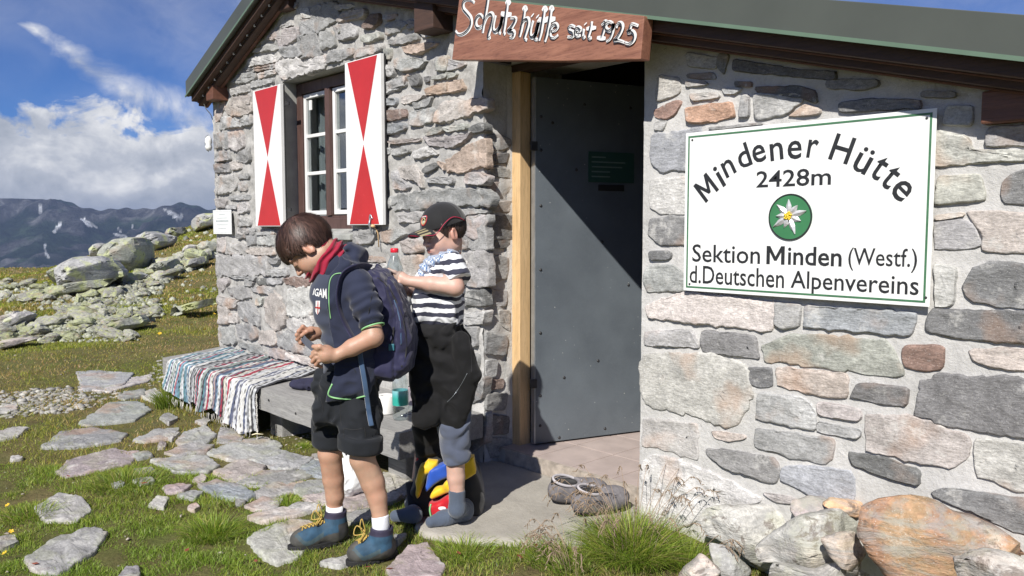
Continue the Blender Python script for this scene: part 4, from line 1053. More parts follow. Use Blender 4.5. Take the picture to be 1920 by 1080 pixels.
pts = poly_hit(scree, 205) + poly_hit([(0, 528), (120, 538), (205, 562), (130, 578), (0, 562)], 35) + poly_hit([(0, 612), (60, 600), (130, 580), (225, 600), (260, 640), (0, 645)], 50); LAB = 'lichen spotted grey stone of the scree slope left of the hut'
for i, (h, q) in enumerate(sorted(pts, key=lambda a: a[1][1])):
    D = (h - CAM) @ FWD; px = rng.choice([15, 21, 30, 44], p=[.36, .34, .22, .08]); s = px / 2 * D / FPX * 1.2
    me = ROCKS[rng.integers(9)]
    if not me.materials: me.materials.append(M['scree'])
    o = bpy.data.objects.new('scree_stone', me); COL.objects.link(o); o.location = h + np.array([0, 0, s * .3]); o.scale = (s * rng.uniform(.9, 1.3), s * rng.uniform(.7, 1.), s * rng.uniform(.38, .72)); o.rotation_euler = (rng.uniform(-.25, .25), rng.uniform(-.25, .25), rng.uniform(0, 6.28)); v = rng.uniform(.6, 1.2); yl = rng.random() < .3; o.color = (.41 * v, (.43 if yl else .405) * v, (.28 if yl else .36) * v, 1)
    zn = 'at the far left end of the scree' if q[0] < 110 else ('high in the scree close to the hut corner' if q[0] > 290 else ('at the lower edge of the scree by the lawn' if q[1] > 600 else ('just below the big boulders of the scree' if q[1] < 570 else 'in the middle of the scree')))
    tag(o, f"{'small' if px < 18 else 'middling' if px < 26 else 'large' if px < 40 else 'very large'} {'yellow green lichened' if yl else 'pale grey'} stone {zn}", 'rock', 'stones of the scree slope')
pts = poly_hit(scree, 2600) + poly_hit([(0, 528), (120, 538), (205, 562), (130, 578), (0, 562)], 300) + poly_hit([(0, 612), (60, 600), (130, 580), (225, 600), (260, 640), (0, 645)], 500) + poly_hit([(0, 600), (0, 560), (180, 500), (410, 400), (410, 570), (0, 620)], 260) + poly_hit([(0, 540), (60, 520), (150, 500), (170, 530), (60, 560), (0, 575)], 25)
scatter_rocks('scree_rubble', [h for h, _ in pts], [float(rng.uniform(2.2, 8.0) * ((h - CAM) @ FWD) / FPX) for h, _ in pts], [np.array([.34, .35, .28]) * rng.uniform(.5, 1.25) for _ in pts], M['pebble'], flat=1.1)
# ================================================================== grass
def blade_mat(name):
    k = NM(name); k.t.nodes.remove(k.b); a = k.n('VertexColor'); a.layer_name = 'Col'; d = k.n('BsdfDiffuse'); t = k.n('BsdfTranslucent'); g = k.n('BsdfGlossy'); g.inputs['Roughness'].default_value = .45; g.inputs[0].default_value = (.5, .5, .45, 1)
    k.l(a.outputs[0], d.inputs[0]); k.l(k.mix(1., a.outputs[0], (1.3, 1.45, .6), 'MULTIPLY'), t.inputs[0]); m1 = k.n('MixShader'); m1.inputs[0].default_value = .42; k.l(d.outputs[0], m1.inputs[1]); k.l(t.outputs[0], m1.inputs[2])
    m2 = k.n('MixShader'); m2.inputs[0].default_value = .05; k.l(m1.outputs[0], m2.inputs[1]); k.l(g.outputs[0], m2.inputs[2]); k.l(m2.outputs[0], k.o.inputs[0]); return k.m
M['grass'] = blade_mat('grass_blades')
def blades(P, H, W, A, LEAN, C, segs=2, CT=None):
    """P base points, H height, W width, A azimuth of lean, LEAN horizontal reach as a share of H, C base colours, CT tip colours"""
    n_ = len(P); dirv = np.stack([np.cos(A), np.sin(A), np.zeros(n_)], 1); th = rng.uniform(0, 6.28, n_); sd_ = np.stack([np.cos(th), np.sin(th), np.zeros(n_)], 1); CT = C if CT is None else CT
    V = []; Cc = []
    for s in range(segs):
        t = s / segs; c = P + dirv * (H * LEAN * t * t)[:, None] + np.array([0, 0, 1.]) * (H * (t - .35 * np.minimum(LEAN, 1.4) * t * t))[:, None]; w = W * (1 - t * .75) / 2
        V += [c - sd_ * w[:, None], c + sd_ * w[:, None]]; Cc += [C * (1 - t) + CT * t] * 2
    V.append(P + dirv * (H * LEAN)[:, None] + np.array([0, 0, 1.]) * (H * (1 - .35 * np.minimum(LEAN, 1.4)))[:, None]); Cc.append(CT)
    nv = 2 * segs + 1; V = np.stack(V, 1).reshape(-1, 3); Cc = np.stack(Cc, 1).reshape(-1, 3); base = (np.arange(n_) * nv)[:, None]; F = []
    for s in range(segs - 1): q = [2 * s, 2 * s + 1, 2 * s + 3, 2 * s + 2]; F.append(base + np.array([q[0], q[1], q[2]])); F.append(base + np.array([q[0], q[2], q[3]]))
    F.append(base + np.array([2 * segs - 2, 2 * segs - 1, 2 * segs])); return V, np.concatenate(F), Cc
def inpoly(PX, PY, poly):
    c = np.zeros(len(PX), bool); j = len(poly) - 1
    for i in range(len(poly)):
        xi, yi, xj, yj = *poly[i][:2], *poly[j][:2]; m_ = ((yi > PY) != (yj > PY)) & (PX < (xj - xi) * (PY - yi) / ((yj - yi) + 1e-12) + xi); c ^= m_; j = i
    return c
def blocked(x, y, shrink=.88):
    b = np.zeros(len(x), bool)
    for p in PAVERS:
        c = p.mean(0); q = c + (p - c) * shrink; lo, hi = q.min(0), q.max(0); m_ = (x > lo[0]) & (x < hi[0]) & (y > lo[1]) & (y < hi[1])
        if m_.any(): b[np.where(m_)[0][inpoly(x[m_], y[m_], q)]] = True
    b |= inpoly(x, y, [tuple(p[:2]) for p in sp]); b |= (y > -.03) & (x > XL - .02) & (x < XR)
    b |= (x > -3.05) & (x < .02) & (y > -.5) & (y < 0)
    return b
GREENS = np.array([[1.2, 1.2, 1.2]]) * np.array([[.15, .235, .035], [.20, .285, .045], [.26, .31, .06], [.10, .165, .028], [.29, .265, .09], [.36, .29, .15]])
def lawn(name, n_, d0, d1, hmin, hmax, wd, power=1., azr=(-520, 2150), brown=.0, segs=2):
    u_ = rng.random(n_); D = (d0 ** power + u_ * (d1 ** power - d0 ** power)) ** (1 / power); az = rng.uniform(*azr, n_); L = (az - 960) / FPX * D
    x = CX + FH[0] * D + RH[0] * L; y = CY + FH[1] * D + RH[1] * L; P = np.stack([x, y, np.zeros(n_)], 1)
    cl = vnoise(P, 2.2, 21); cl2 = vnoise(P, 9., 22); dry = vnoise(P, 1.1, 23) + .5 * vnoise(P, 4., 24) + brown
    keep = ~blocked(x, y) & ((cl + .8 * cl2) > -.62 - .6 * (D > 6)); keep &= rng.random(n_) < np.clip(1.15 - .55 * np.maximum(dry, 0), .15, 1)
    P = P[keep]; D, cl, cl2, dry = D[keep], cl[keep], cl2[keep], dry[keep]; P[:, 2] = terrain(P[:, 0], P[:, 1]) - .004; n2 = len(P)
    H = (hmin + (hmax - hmin) * np.clip(.35 + .45 * cl + .5 * cl2, 0, 1)) * rng.uniform(.6, 1.25, n2); gi = np.clip((rng.random(n2) * 3.2 + np.clip(dry, -.5, 1.2) * 2.4).astype(int), 0, 5)
    C = GREENS[gi] * rng.uniform(.75, 1.25, (n2, 1)); C = C * (np.array([1.22, 1.02, 1.1]) if d1 > 5 else 1.); CT = C * np.array([1.35, 1.25, 1.1]); dr = rng.random(n2) < .10 + .2 * np.clip(dry, 0, 1); CT[dr] = np.array([.34, .27, .15]) * rng.uniform(.7, 1.2, (dr.sum(), 1))
    V, F, Cc = blades(P, H, wd * rng.uniform(.7, 1.3, n2) * (1 if d1 < 6 else D / 6), rng.uniform(0, 6.28, n2), rng.uniform(.2, 1.1, n2), C, segs, CT)
    return link(name, mesh(name, V, F, False, Cc), M['grass'], kind='stuff')
lawn('grass', 280000, 1.75, 4.4, .012, .060, .0034, brown=.12)
lawn('grass', 170000, 4.4, 13.5, .02, .055, .006, .8, brown=.62, segs=1, azr=(-520, 900))
lawn('grass', 70000, 12., 28, .03, .09, .010, .6, brown=.75, segs=1, azr=(-120, 460))
def tuft(label, c, r, n_, h, spread, wd=.004, seeds=0, green=1.0, group=None, bias=(0, 0), seedlen=1.):
    c = np.array([c[0], c[1], float(terrain(c[0], c[1]))]); a = rng.uniform(0, 6.28, n_); rr = r * np.sqrt(rng.random(n_)) ; P = np.stack([np.cos(a) * rr, np.sin(a) * rr, np.zeros(n_)], 1)
    A = a + rng.normal(0, .6, n_); LEAN = spread * (rr / r) * rng.uniform(.5, 1.3, n_) + rng.uniform(0, .3, n_); H = h * rng.uniform(.45, 1.1, n_) * (1.1 - .35 * rr / r)
    gi = rng.choice(6, n_, p=[.3, .3, .18, .12, .06, .04]); C = GREENS[gi] * rng.uniform(.7, 1.25, (n_, 1)) * green; C *= .9; CT = C * np.array([1.6, 1.5, 1.3]); dr = rng.random(n_) < .12; CT[dr] = np.array([.36, .29, .17])
    if bias != (0, 0): P[:, 0] += bias[0] * rng.random(n_) * .3; A = np.where(rng.random(n_) < .4, math.atan2(bias[1], bias[0]) + rng.normal(0, .5, n_), A)
    V, F, Cc = blades(P, H, wd * rng.uniform(.7, 1.3, n_), A, LEAN, C, 4, CT); o = thing('grass_tuft', label, 'grass', c, group)
    b = link('leaf_blades', mesh('blades', V, F, False, Cc), M['grass'], o, kind='stuff')
    for _ in range(seeds):                                  # flowering stems with drooping seed heads
        a_ = rng.uniform(0, 6.28) if bias == (0, 0) else math.atan2(bias[1], bias[0]) + rng.normal(0, 1.2); ln = h * rng.uniform(1.1, 1.75) * seedlen; q = np.array([math.cos(a_), math.sin(a_)]) * r * rng.uniform(.2, .8); le = rng.uniform(.3, .75)
        st = [np.array([q[0] + math.cos(a_) * le * ln * t ** 1.8, q[1] + math.sin(a_) * le * ln * t ** 1.8, ln * (t - .12 * t ** 3)]) for t in np.linspace(0, 1, 7)]; mb = MB().tube(st, [.0011] * 7, 4, up=(0, 1, 0)); tip = st[-1]; dv = st[-1] - st[-2]; dv /= np.linalg.norm(dv)
        col = []
        for j in range(9):
            t = j / 8; p0 = tip + np.array([math.cos(a_) * .05 * t, math.sin(a_) * .05 * t, .02 * t - .055 * t * t]); s_ = rng.normal(0, .007, 3); mb.tube([p0, p0 + s_ + np.array([math.cos(a_) * .006, math.sin(a_) * .006, -.012])], [.0022, .0008], 4)
        link('seed_stem', mb.mesh('stem'), M['seed'], b if False else o)
    return o
M['seed'] = simple('dry_seed_stem', (.26, .19, .13), .85, .3, 60)
c = gr(1185, 1055, -.16); tuft('big bushy grass tuft with seed heads at the wall foot beside the door step', c, .17, 3000, .20, 1.15, .0032, 46, .95)
c = gr(1080, 1075, -.14); tuft('low wispy grass tuft at the front edge of the concrete step', c, .12, 900, .11, 1.2, .0028, 22, .9, bias=(-.7, -.5))
c = gr(1290, 1085, -.2); tuft('grass tuft squeezed between the seed head tuft and the foot stones', c, .10, 900, .13, .9, .003, 5)
c = gr(322, 757, -.15); tuft('tall dark green grass tuft at the left end of the bench', c, .12, 900, .21, .5, .0045, 0, .8)
c = gr(400, 1000, -.14); tuft('green grass tuft among the paving stones in front', c, .12, 900, .10, 1.2, .0035, 0, 1.)
c = gr(240, 905, -.14); tuft('low flattened grass tuft between two wide paving stones', c, .19, 900, .085, 1.4, .0035, 0, .9)
c = gr(540, 945, -.14); tuft('small bright grass tuft beside the paving stones near the boots', c, .06, 350, .055, 1., .003, 0, 1.2)
c = gr(570, 838, -.14); tuft('small moss green tuft on bare soil under the bench edge', c, .05, 350, .04, 1.1, .003, 0, 1.1)
c = gr(870, 1040, -.14); tuft('short green tuft at the left front edge of the concrete step', c, .13, 900, .06, 1.1, .003, 0, 1.05)
c = gr(60, 960, -.14); tuft('low grass tuft at the left edge of the picture', c, .12, 500, .07, 1.2, .0035, 0, .95)
# small things lying in the grass
M['rust_leaf'] = simple('red_brown_leaf', (.25, .07, .04), .7, .3, 30); M['yellow_petal'] = simple('yellow_petal', (.75, .48, .03), .5, .1)
for i, (px, py) in enumerate([(860, 1045), (690, 1068), (730, 1072), (520, 765 + 40), (128, 890), (270, 905), (350, 1030), (975, 1052), (1005, 872 + 160), (66, 1055), (480, 1052)]):
    h = gr(px, py, -.12); a = rng.uniform(0, 6.28); q = .016 + .008 * rng.random(); h[2] = terrain(h[0], h[1]) + .024
    o = link('leaf', MB().add([(-q, 0, 0), (0, -q * .45, .003), (q, 0, .006), (0, q * .45, .002)], [(0, 1, 2, 3)]).mesh('leaf'), M['rust_leaf']); o.location = h; o.rotation_euler = (.2, .1, a); tag(o, 'fallen red brown leaf lying ' + ['at the left front edge of the concrete step', 'on the paving slab in front of the right boot', 'between the right boot and the concrete step', 'among the small paving stones below the rug', 'left of the wide paving slab at lower left', 'on grass right of the lower left slab', 'in the grass at the bottom left of centre', 'in the grass under the front edge of the concrete step', 'at the foot of the wispy grass tuft', 'on the large slab at lower left', 'in the grass left of the front boot'][i], 'leaf', 'fallen red brown leaves')
YF_ = []
for i, (px, py) in enumerate([(15, 967), (22, 1018), (395, 585), (372, 605), (384, 632), (360, 622), (10, 1060), (300, 640), (402, 600), (330, 600)]):
    h = hit(px, py); q = .009 if py > 700 else .02; mb = MB()
    for j in range(5): a = j * 1.257; mb.add([(0, 0, 0), (q * math.cos(a - .5), q * math.sin(a - .5), q * .3), (q * 1.3 * math.cos(a), q * 1.3 * math.sin(a), q * .4), (q * math.cos(a + .5), q * math.sin(a + .5), q * .3)], [(0, 1, 2, 3)])
    o = link('flower', mb.mesh('flower'), M['yellow_petal']); o.location = h + np.array([0, 0, .05 if py > 700 else .09]); o.rotation_euler = (.5, .2, i); tag(o, 'tiny yellow flower ' + ['at the left edge above the low grass tuft', 'at the left edge beside the lower slab', 'in the lawn just below the long low bordering stone', 'in the lawn below the bordering stone, second highest', 'in the lawn nearest the hut corner', 'in the lawn left of the hut corner', 'at the bottom left corner', 'in the middle of the lawn', 'close to the hut corner by the wall', 'in the lawn below the pale boulder'][i], 'flower', 'tiny yellow flowers in the grass')
h = gr(483, 821, -.12); o = link('wood_chip', MB().tube([(-.035, 0, 0), (-.01, .004, .006), (.035, 0, .002)], [.006, .009, .005], 6, flat=.4).mesh('c', True), simple('pale_wood_chip', (.75, .68, .45), .7)); o.location = h + np.array([0, 0, .02]); o.rotation_euler = (0, 0, .9); tag(o, 'pale yellow wood chip on a paving stone below the rag rug', 'wood chip')
# ================================================================== far mountains, air and sky
azs = np.concatenate([np.linspace(-1500, -70, 60), np.linspace(-60, 440, 300), np.linspace(450, 1900, 60)]); ds = np.linspace(1500, 4600, 260)
X, Y = polar_sheet(ds, azs); D = np.repeat(ds[:, None], len(azs), 1); A = np.repeat(azs[None], len(ds), 0); P = np.stack([X.ravel(), Y.ravel(), np.zeros(X.size)], 1)
r1 = 1 - np.abs(vnoise(P, .0011, 31)); r2 = 1 - np.abs(vnoise(P, .0031, 32)); r3 = 1 - np.abs(vnoise(P, .009, 33)); r4 = vnoise(P, .03, 34)
sp_ = 1 - np.abs(((A / 210. + .35 + .3 * np.sin(D / 700)) % 1) - .5) * 2                              # spurs running down to the valley
t = np.clip((D - 1700) / 1900, 0, 1.4)
Zm = -420 + 560 * t ** 1.05 + (110 * sp_ * smooth(t * 1.3) * (1.15 - np.clip(t, 0, 1))).reshape(D.shape) + (t * 150 + 25).reshape(D.shape) * (.8 * r1 + .45 * r2 + .22 * r3 + .06 * r4 - .9).reshape(D.shape) + 8 * (r3 + r4).reshape(D.shape)
cy_ = np.interp(A, [-1500, -700, -300, 0, 60, 110, 150, 250, 300, 340, 400, 700, 1200, 1900], [380, 370, 385, 362, 369, 373, 389, 395, 387, 384, 391, 375, 385, 372]); Zm = np.minimum(Zm, CZ + np.minimum(D, 4300) * (427 - cy_ + 3 * np.sin(A / 17.) + 1.5 * np.sin(A / 5.3)) / FPX * 1.0 + 2 * r4.reshape(D.shape)); Zm = np.minimum(Zm, 122)
nA = len(azs); I, J = np.meshgrid(np.arange(len(ds) - 1), np.arange(nA - 1), indexing='ij'); I, J = I.ravel(), J.ravel(); F = np.stack([I * nA + J, (I + 1) * nA + J, (I + 1) * nA + J + 1, I * nA + J + 1], 1)
zf = Zm.ravel(); gyr = np.gradient(Zm, axis=0).ravel(); rocky = smooth((r2 + r3 * .8 + vnoise(P, .02, 38) * .5 - 1.25) * 2.2 + .4)
C = np.array([.022, .034, .020])[None] * (1 - rocky[:, None]) + np.array([.075, .075, .078])[None] * rocky[:, None]
C *= (1 + .3 * vnoise(P, .012, 39))[:, None]
low = smooth((-190 - zf) / 120) * smooth((.6 + vnoise(P, .004, 40)) * 1.2); C = C * (1 - low[:, None]) + np.array([.20, .20, .16]) * low[:, None]
# snow lying in gullies, where the survey shows it
AA, DD = A.ravel(), D.ravel()
YY = 540 - FPX * ((zf - CZ) / DD + .0751) / 1.0028
def snow(poly):
    return inpoly(AA, YY + 2.5 * vnoise(P, .03, 41), poly)
sm = np.zeros(len(AA), bool)
for poly in [[(77, 385), (84, 388), (82, 400), (77, 402)], [(152, 410), (162, 409), (180, 425), (197, 432), (165, 424)], [(100, 434), (115, 420), (118, 424), (104, 438)], [(308, 390), (318, 394), (340, 404), (352, 402), (340, 413), (330, 409), (318, 402)], [(221, 428), (226, 430), (231, 438), (225, 435)], [(213, 436), (240, 442), (238, 446), (216, 441)], [(83, 458), (88, 456), (87, 470), (94, 486), (90, 487), (84, 474)], [(247, 422), (253, 424), (251, 427)]]: sm |= snow(poly)
C[sm] = (.55, .57, .6)
k = NM('mountain'); a = k.n('VertexColor'); a.layer_name = 'Col'; f = k.noise(.02, 8, None, .75); g_ = k.noise(.006, 8, k.co(scale=(1, 1, .35)), .7, 1.5); k.color(k.mix(1., k.mix(1., a.outputs[0], k.ramp(f, [(.3, .6), (.7, 1.5)]), 'MULTIPLY'), k.ramp(g_, [(.36, .45), (.52, 1.), (.64, 2.4)]), 'MULTIPLY')); k.set(Roughness=1.); k.b.inputs['Specular IOR Level'].default_value = 0; k.bump(k.noise(.015, 8, None, .75), 1., 60.)
link('mountains', mesh('mountains', np.stack([X.ravel(), Y.ravel(), zf], 1), F, True, C), k.m, kind='structure')
# valley floor under everything
ds = np.array([55., 150, 400, 900, 1700, 4700]); X, Y = polar_sheet(ds, np.linspace(-3500, 4200, 30)); nA = 30
Zv = np.repeat(np.array([-12., -60, -180, -330, -425, -430])[:, None], nA, 1); I, J = np.meshgrid(np.arange(5), np.arange(nA - 1), indexing='ij'); I, J = I.ravel(), J.ravel(); F = np.stack([I * nA + J, (I + 1) * nA + J, (I + 1) * nA + J + 1, I * nA + J + 1], 1)
link('valley', mesh('valley', np.stack([X.ravel(), Y.ravel(), Zv.ravel()], 1), F, True), simple('valley_ground', (.10, .12, .06), 1., .3, .01, spec=0.), kind='structure')
# haze
hz = MB().span((-6500, -6500, -460), (6500, 6500, 127)).mesh('haze'); k = NM('haze_air'); k.t.nodes.remove(k.b); pv = k.n('VolumePrincipled'); pv.inputs['Color'].default_value = (.40, .54, .85, 1); pv.inputs['Density'].default_value = .00011; pv.inputs['Anisotropy'].default_value = .1; k.l(pv.outputs[0], k.o.inputs[1])
link('haze', hz, k.m, kind='stuff')
# sky: clouds drawn by direction in the world shader
nt = S.world.node_tree; L_ = nt.links.new
def N(t_, **kw):
    x = nt.nodes.new('ShaderNode' + t_)
    for a_, b_ in kw.items(): setattr(x, a_, b_)
    return x
def m_(op, a_, b_=0., cl=False):
    x = N('Math', operation=op); x.use_clamp = cl
    for i, v in enumerate((a_, b_)):
        if isinstance(v, (int, float)): x.inputs[i].default_value = v
        else: L_(v, x.inputs[i])
    return x.outputs[0]
tc = N('TexCoord'); sx = N('SeparateXYZ'); L_(tc.outputs['Generated'], sx.inputs[0])
el = m_('MULTIPLY', m_('ARCSINE', sx.outputs[2]), 57.2958); az = m_('MULTIPLY', m_('ARCTAN2', sx.outputs[1], sx.outputs[0]), 57.2958)   # degrees
def px2ae(x, y): r = ray(x, y); return math.degrees(math.atan2(r[1], r[0])), math.degrees(math.asin(r[2]))
def nz_(sc, det, scl=(1, 1, 1), rough=.6, dist=0., w_=0.):
    mp = N('Mapping'); mp.inputs['Scale'].default_value = scl; mp.inputs['Location'].default_value = (w_, w_ * .7, w_ * .3); L_(tc.outputs['Generated'], mp.inputs[0]); x = N('TexNoise'); x.inputs['Scale'].default_value = sc; x.inputs['Detail'].default_value = det; x.inputs['Roughness'].default_value = rough; x.inputs['Distortion'].default_value = dist; L_(mp.outputs[0], x.inputs['Vector']); return x.outputs[0]
def rmp(f_, stops):
    x = N('ValToRGB'); e = x.color_ramp.elements
    while len(e) < len(stops): e.new(.5)
    for i, (p, c_) in enumerate(stops): e[i].position = p; e[i].color = (c_, c_, c_, 1) if not hasattr(c_, '__len__') else (*c_, 1)
    L_(f_, x.inputs[0]); return x.outputs[0]
def mx_(f_, a_, b_):
    x = N('Mix', data_type='RGBA')
    for s_, v in ((x.inputs[0], f_), (x.inputs[6], a_), (x.inputs[7], b_)):
        if isinstance(v, (int, float)): s_.default_value = v
        elif hasattr(v, '__len__'): s_.default_value = (*v, 1)
        else: L_(v, s_)
    return x.outputs[2]
big = nz_(5.5, 9, (1, 1, 1.6), .58, .3, 2.2); det = nz_(17, 8, (1, 1, 1.4), .6, .5, 1.1); soft = nz_(3., 3, (1, 1, 1.3), .5, 0, 4.)
# bank: solid below ~6 degrees, ragged top up to ~9
bank = m_('MULTIPLY', m_('SUBTRACT', m_('ADD', 7.9, m_('MULTIPLY', m_('SUBTRACT', big, .5), 15.)), m_('ADD', el, m_('MULTIPLY', m_('SUBTRACT', det, .5), -9.))), .8, True)
# torn streak slanting down to the right above the bank
a0, e0 = px2ae(60, 75); a1, e1 = px2ae(400, 250); sl = (e1 - e0) / (a1 - a0)
line = m_('SUBTRACT', el, m_('ADD', e0, m_('MULTIPLY', m_('SUBTRACT', az, a0), sl)))
wth = m_('ADD', .55, m_('MULTIPLY', m_('SUBTRACT', a0, az), .17))
st = m_('SUBTRACT', 1., m_('DIVIDE', m_('ABSOLUTE', m_('ADD', line, m_('MULTIPLY', m_('SUBTRACT', big, .5), 5.))), wth), True)
ends = m_('MULTIPLY', m_('MULTIPLY', m_('SUBTRACT', a0 + 1.0, az), .9, True), m_('MULTIPLY', m_('SUBTRACT', az, a1 - 9), .25, True))
st = m_('MULTIPLY', m_('MULTIPLY', st, ends), rmp(det, [(.34, .0), (.58, 1.)])); st = m_('MULTIPLY', st, .8)
thin = m_('MULTIPLY', m_('MULTIPLY', rmp(soft, [(.45, 0.), (.75, 1.)]), rmp(det, [(.25, .3), (.7, 1.)])), .32)
hi = m_('MULTIPLY', m_('MULTIPLY', m_('SUBTRACT', el, 9.), .2, True), rmp(big, [(.54, 0.), (.74, .45)]))
cov = m_('MAXIMUM', m_('MAXIMUM', bank, st), m_('MAXIMUM', thin, hi))
cov = m_('MULTIPLY', cov, m_('MULTIPLY', m_('ADD', el, 4.), .5, True))
def nzo(off):
    mp = N('Mapping'); mp.inputs['Scale'].default_value = (1, 1, 1.35); mp.inputs['Location'].default_value = (2.2 + off[0], 1.5 + off[1], .7 + off[2]); L_(tc.outputs['Generated'], mp.inputs[0]); x = N('TexNoise'); x.inputs['Scale'].default_value = 10; x.inputs['Detail'].default_value = 8; x.inputs['Roughness'].default_value = .55; x.inputs['Distortion'].default_value = .25; L_(mp.outputs[0], x.inputs['Vector']); return x.outputs[0]
lit = m_('SUBTRACT', nzo((0, 0, 0)), nzo((.008, -.012, .028)))
shade = m_('ADD', m_('ADD', .42, m_('MULTIPLY', lit, 2.6)), m_('MULTIPLY', m_('SUBTRACT', el, 4.5), .075))
ccol = rmp(shade, [(.0, (4.8, 5.3, 6.3)), (.4, (6.6, 7.0, 7.9)), (.85, (11.5, 11.5, 11.6))])
gm = N('Gamma'); gm.inputs[1].default_value = 1.0; L_(sky.outputs[0], gm.inputs[0])
blue = N('Mix', data_type='RGBA', blend_type='MULTIPLY'); blue.inputs[0].default_value = 1.; L_(gm.outputs[0], blue.inputs[6]); blue.inputs[7].default_value = (.36, .62, 1.08, 1)
L_(mx_(cov, blue.outputs[2], ccol), bg.inputs[0])
# ================================================================== signs and lettering
def text_mesh(s, bold=0., size=1.):
    cu = bpy.data.curves.new('t', 'FONT'); cu.body = s; cu.size = size; cu.offset = bold; cu.resolution_u = 3; o = bpy.data.objects.new('t', cu); COL.objects.link(o)
    dg = bpy.context.evaluated_depsgraph_get(); me = bpy.data.meshes.new_from_object(o.evaluated_get(dg)); bpy.data.objects.remove(o); bpy.data.curves.remove(cu); me.materials.clear(); return me
def place_text(s, x0, x1, z0, z1, y, m, parent, bold=.012, name='lettering', rot=0., cz=None, lab=None):
    me = text_mesh(s, bold); n_ = len(me.vertices); v = np.empty(n_ * 3, dtype=np.float32); me.vertices.foreach_get('co', v); v = v.reshape(-1, 3); lo, hi = v.min(0), v.max(0)
    q = np.zeros_like(v); q[:, 0] = (v[:, 0] - lo[0]) / (hi[0] - lo[0]) * (x1 - x0); q[:, 2] = (v[:, 1] - lo[1]) / (hi[1] - lo[1]) * (z1 - z0)
    if rot:
        c = np.array([(x1 - x0) / 2, 0, (z1 - z0) / 2]); r = q - c; q[:, 0] = c[0] + r[:, 0] * math.cos(rot) - r[:, 2] * math.sin(rot); q[:, 2] = c[2] + r[:, 0] * math.sin(rot) + r[:, 2] * math.cos(rot)
    q += np.array([x0, y, z0]); me.vertices.foreach_set('co', q.ravel()); me.update()
    return part(name, me, m, parent)
YS = -.034
sgn = thing('hut_sign', 'large white enamel sign with black lettering, green border and edelweiss emblem on the wall', 'sign', (1.785, -.03, 1.24))
part('panel', MB().span((1.303, YS, .92), (2.267, YS + .005, 1.566)).mesh('panel', False, .0015), M['enamel'], sgn)
part('batten', MB().span((1.32, YS + .0055, .95), (1.35, .0, 1.53)).mesh('b'), M['dark_wood'], sgn); part('batten', MB().span((2.22, YS + .0055, .95), (2.25, .0, 1.53)).mesh('b'), M['dark_wood'], sgn)
i0, i1 = .013, .020; bd = MB(); X0, X1, Z0, Z1 = 1.303, 2.267, .92, 1.566; y0, y1 = YS - .0012, YS - .0003
bd.span((X0 + i0, y0, Z0 + i0), (X0 + i1, y1, Z1 - i0)).span((X1 - i1, y0, Z0 + i0), (X1 - i0, y1, Z1 - i0)).span((X0 + i1, y0, Z0 + i0), (X1 - i1, y1, Z0 + i1)).span((X0 + i1, y0, Z1 - i1), (X1 - i1, y1, Z1 - i0))
part('border', bd.mesh('border'), M['green_paint'], sgn)
def spx(x, y): p = fac(x, y, YS); return p[0], p[2]
arc = [('M', 1324, 352, .075, .094), ('i', 1349, 331, .018, .093), ('n', 1366, 315, .048, .066), ('d', 1394, 292, .052, .094), ('e', 1423, 288, .052, .068), ('n', 1456, 284, .050, .066), ('e', 1490, 281, .053, .068), ('r', 1524, 279, .038, .066), ('H', 1579, 279, .070, .094), ('ü', 1620, 301, .052, .088), ('t', 1650, 315, .038, .084), ('t', 1671, 332, .038, .084), ('e', 1691, 357, .054, .068)]
pc = np.array([spx(a[1], a[2]) for a in arc]); A_ = np.c_[2 * pc, np.ones(len(pc))]; sol = np.linalg.lstsq(A_, (pc ** 2).sum(1), rcond=None)[0]; cc = sol[:2]
def big_m(x0, x1, z0, z1, rot=0.):
    P = [(0, 0), (0, 1), (.2, 1), (.5, .42), (.8, 1), (1, 1), (1, 0), (.81, 0), (.81, .66), (.57, .2), (.43, .2), (.19, .66), (.19, 0)]; cx, cz = (x0 + x1) / 2, (z0 + z1) / 2; q = []
    for a, b in P:
        dx, dz = x0 + a * (x1 - x0) - cx, z0 + b * (z1 - z0) - cz; q.append((cx + dx * math.cos(rot) - dz * math.sin(rot), YS - .0012, cz + dx * math.sin(rot) + dz * math.cos(rot)))
    part('letter', MB().prism(q, (0, .0008, 0)).mesh('m'), M['black_paint'], sgn)
for (ch, *_r), (x, z) in zip(arc, pc):
    wd, ht = _r[2], _r[3]; rot = math.atan2(z - cc[1], x - cc[0]) - math.pi / 2; wd *= 1.06
    if ch == 'M': big_m(x - wd / 2, x + wd / 2, z - ht / 2, z + ht / 2, rot); continue
    place_text(ch, x - wd / 2, x + wd / 2, z - ht / 2, z + ht / 2, YS - .0008, M['black_paint'], sgn, .012, 'letter', rot)
def line(s, xa, ya, xb, yb, hpx, bold, y=YS, low=0.):
    x0, z0 = spx(xa, ya); x1, z1 = spx(xb, yb); _, zt = spx(xa, ya - hpx); zz = (z0 + z1) / 2; place_text(s, x0, x1, zz - low * (zt - z0), zz + (zt - z0), YS - .0008, M['black_paint'], sgn, bold)
line('2428m', 1418, 352, 1558, 347, 31, .012)
line('Sektion', 1298, 491, 1425, 495, 33, .008); x0, z0 = spx(1437, 495); x1, _ = spx(1471, 496); _, zt = spx(1437, 461); big_m(x0, x1, z0, zt); line('inden', 1477, 497, 1578, 500, 35, .016); line('(Westf.)', 1590, 508, 1719, 511, 43, .006)
line('d.Deutschen', 1293, 531, 1470, 540, 33, .008); line('Alpenvereins', 1482, 553, 1722, 562, 43, .008)
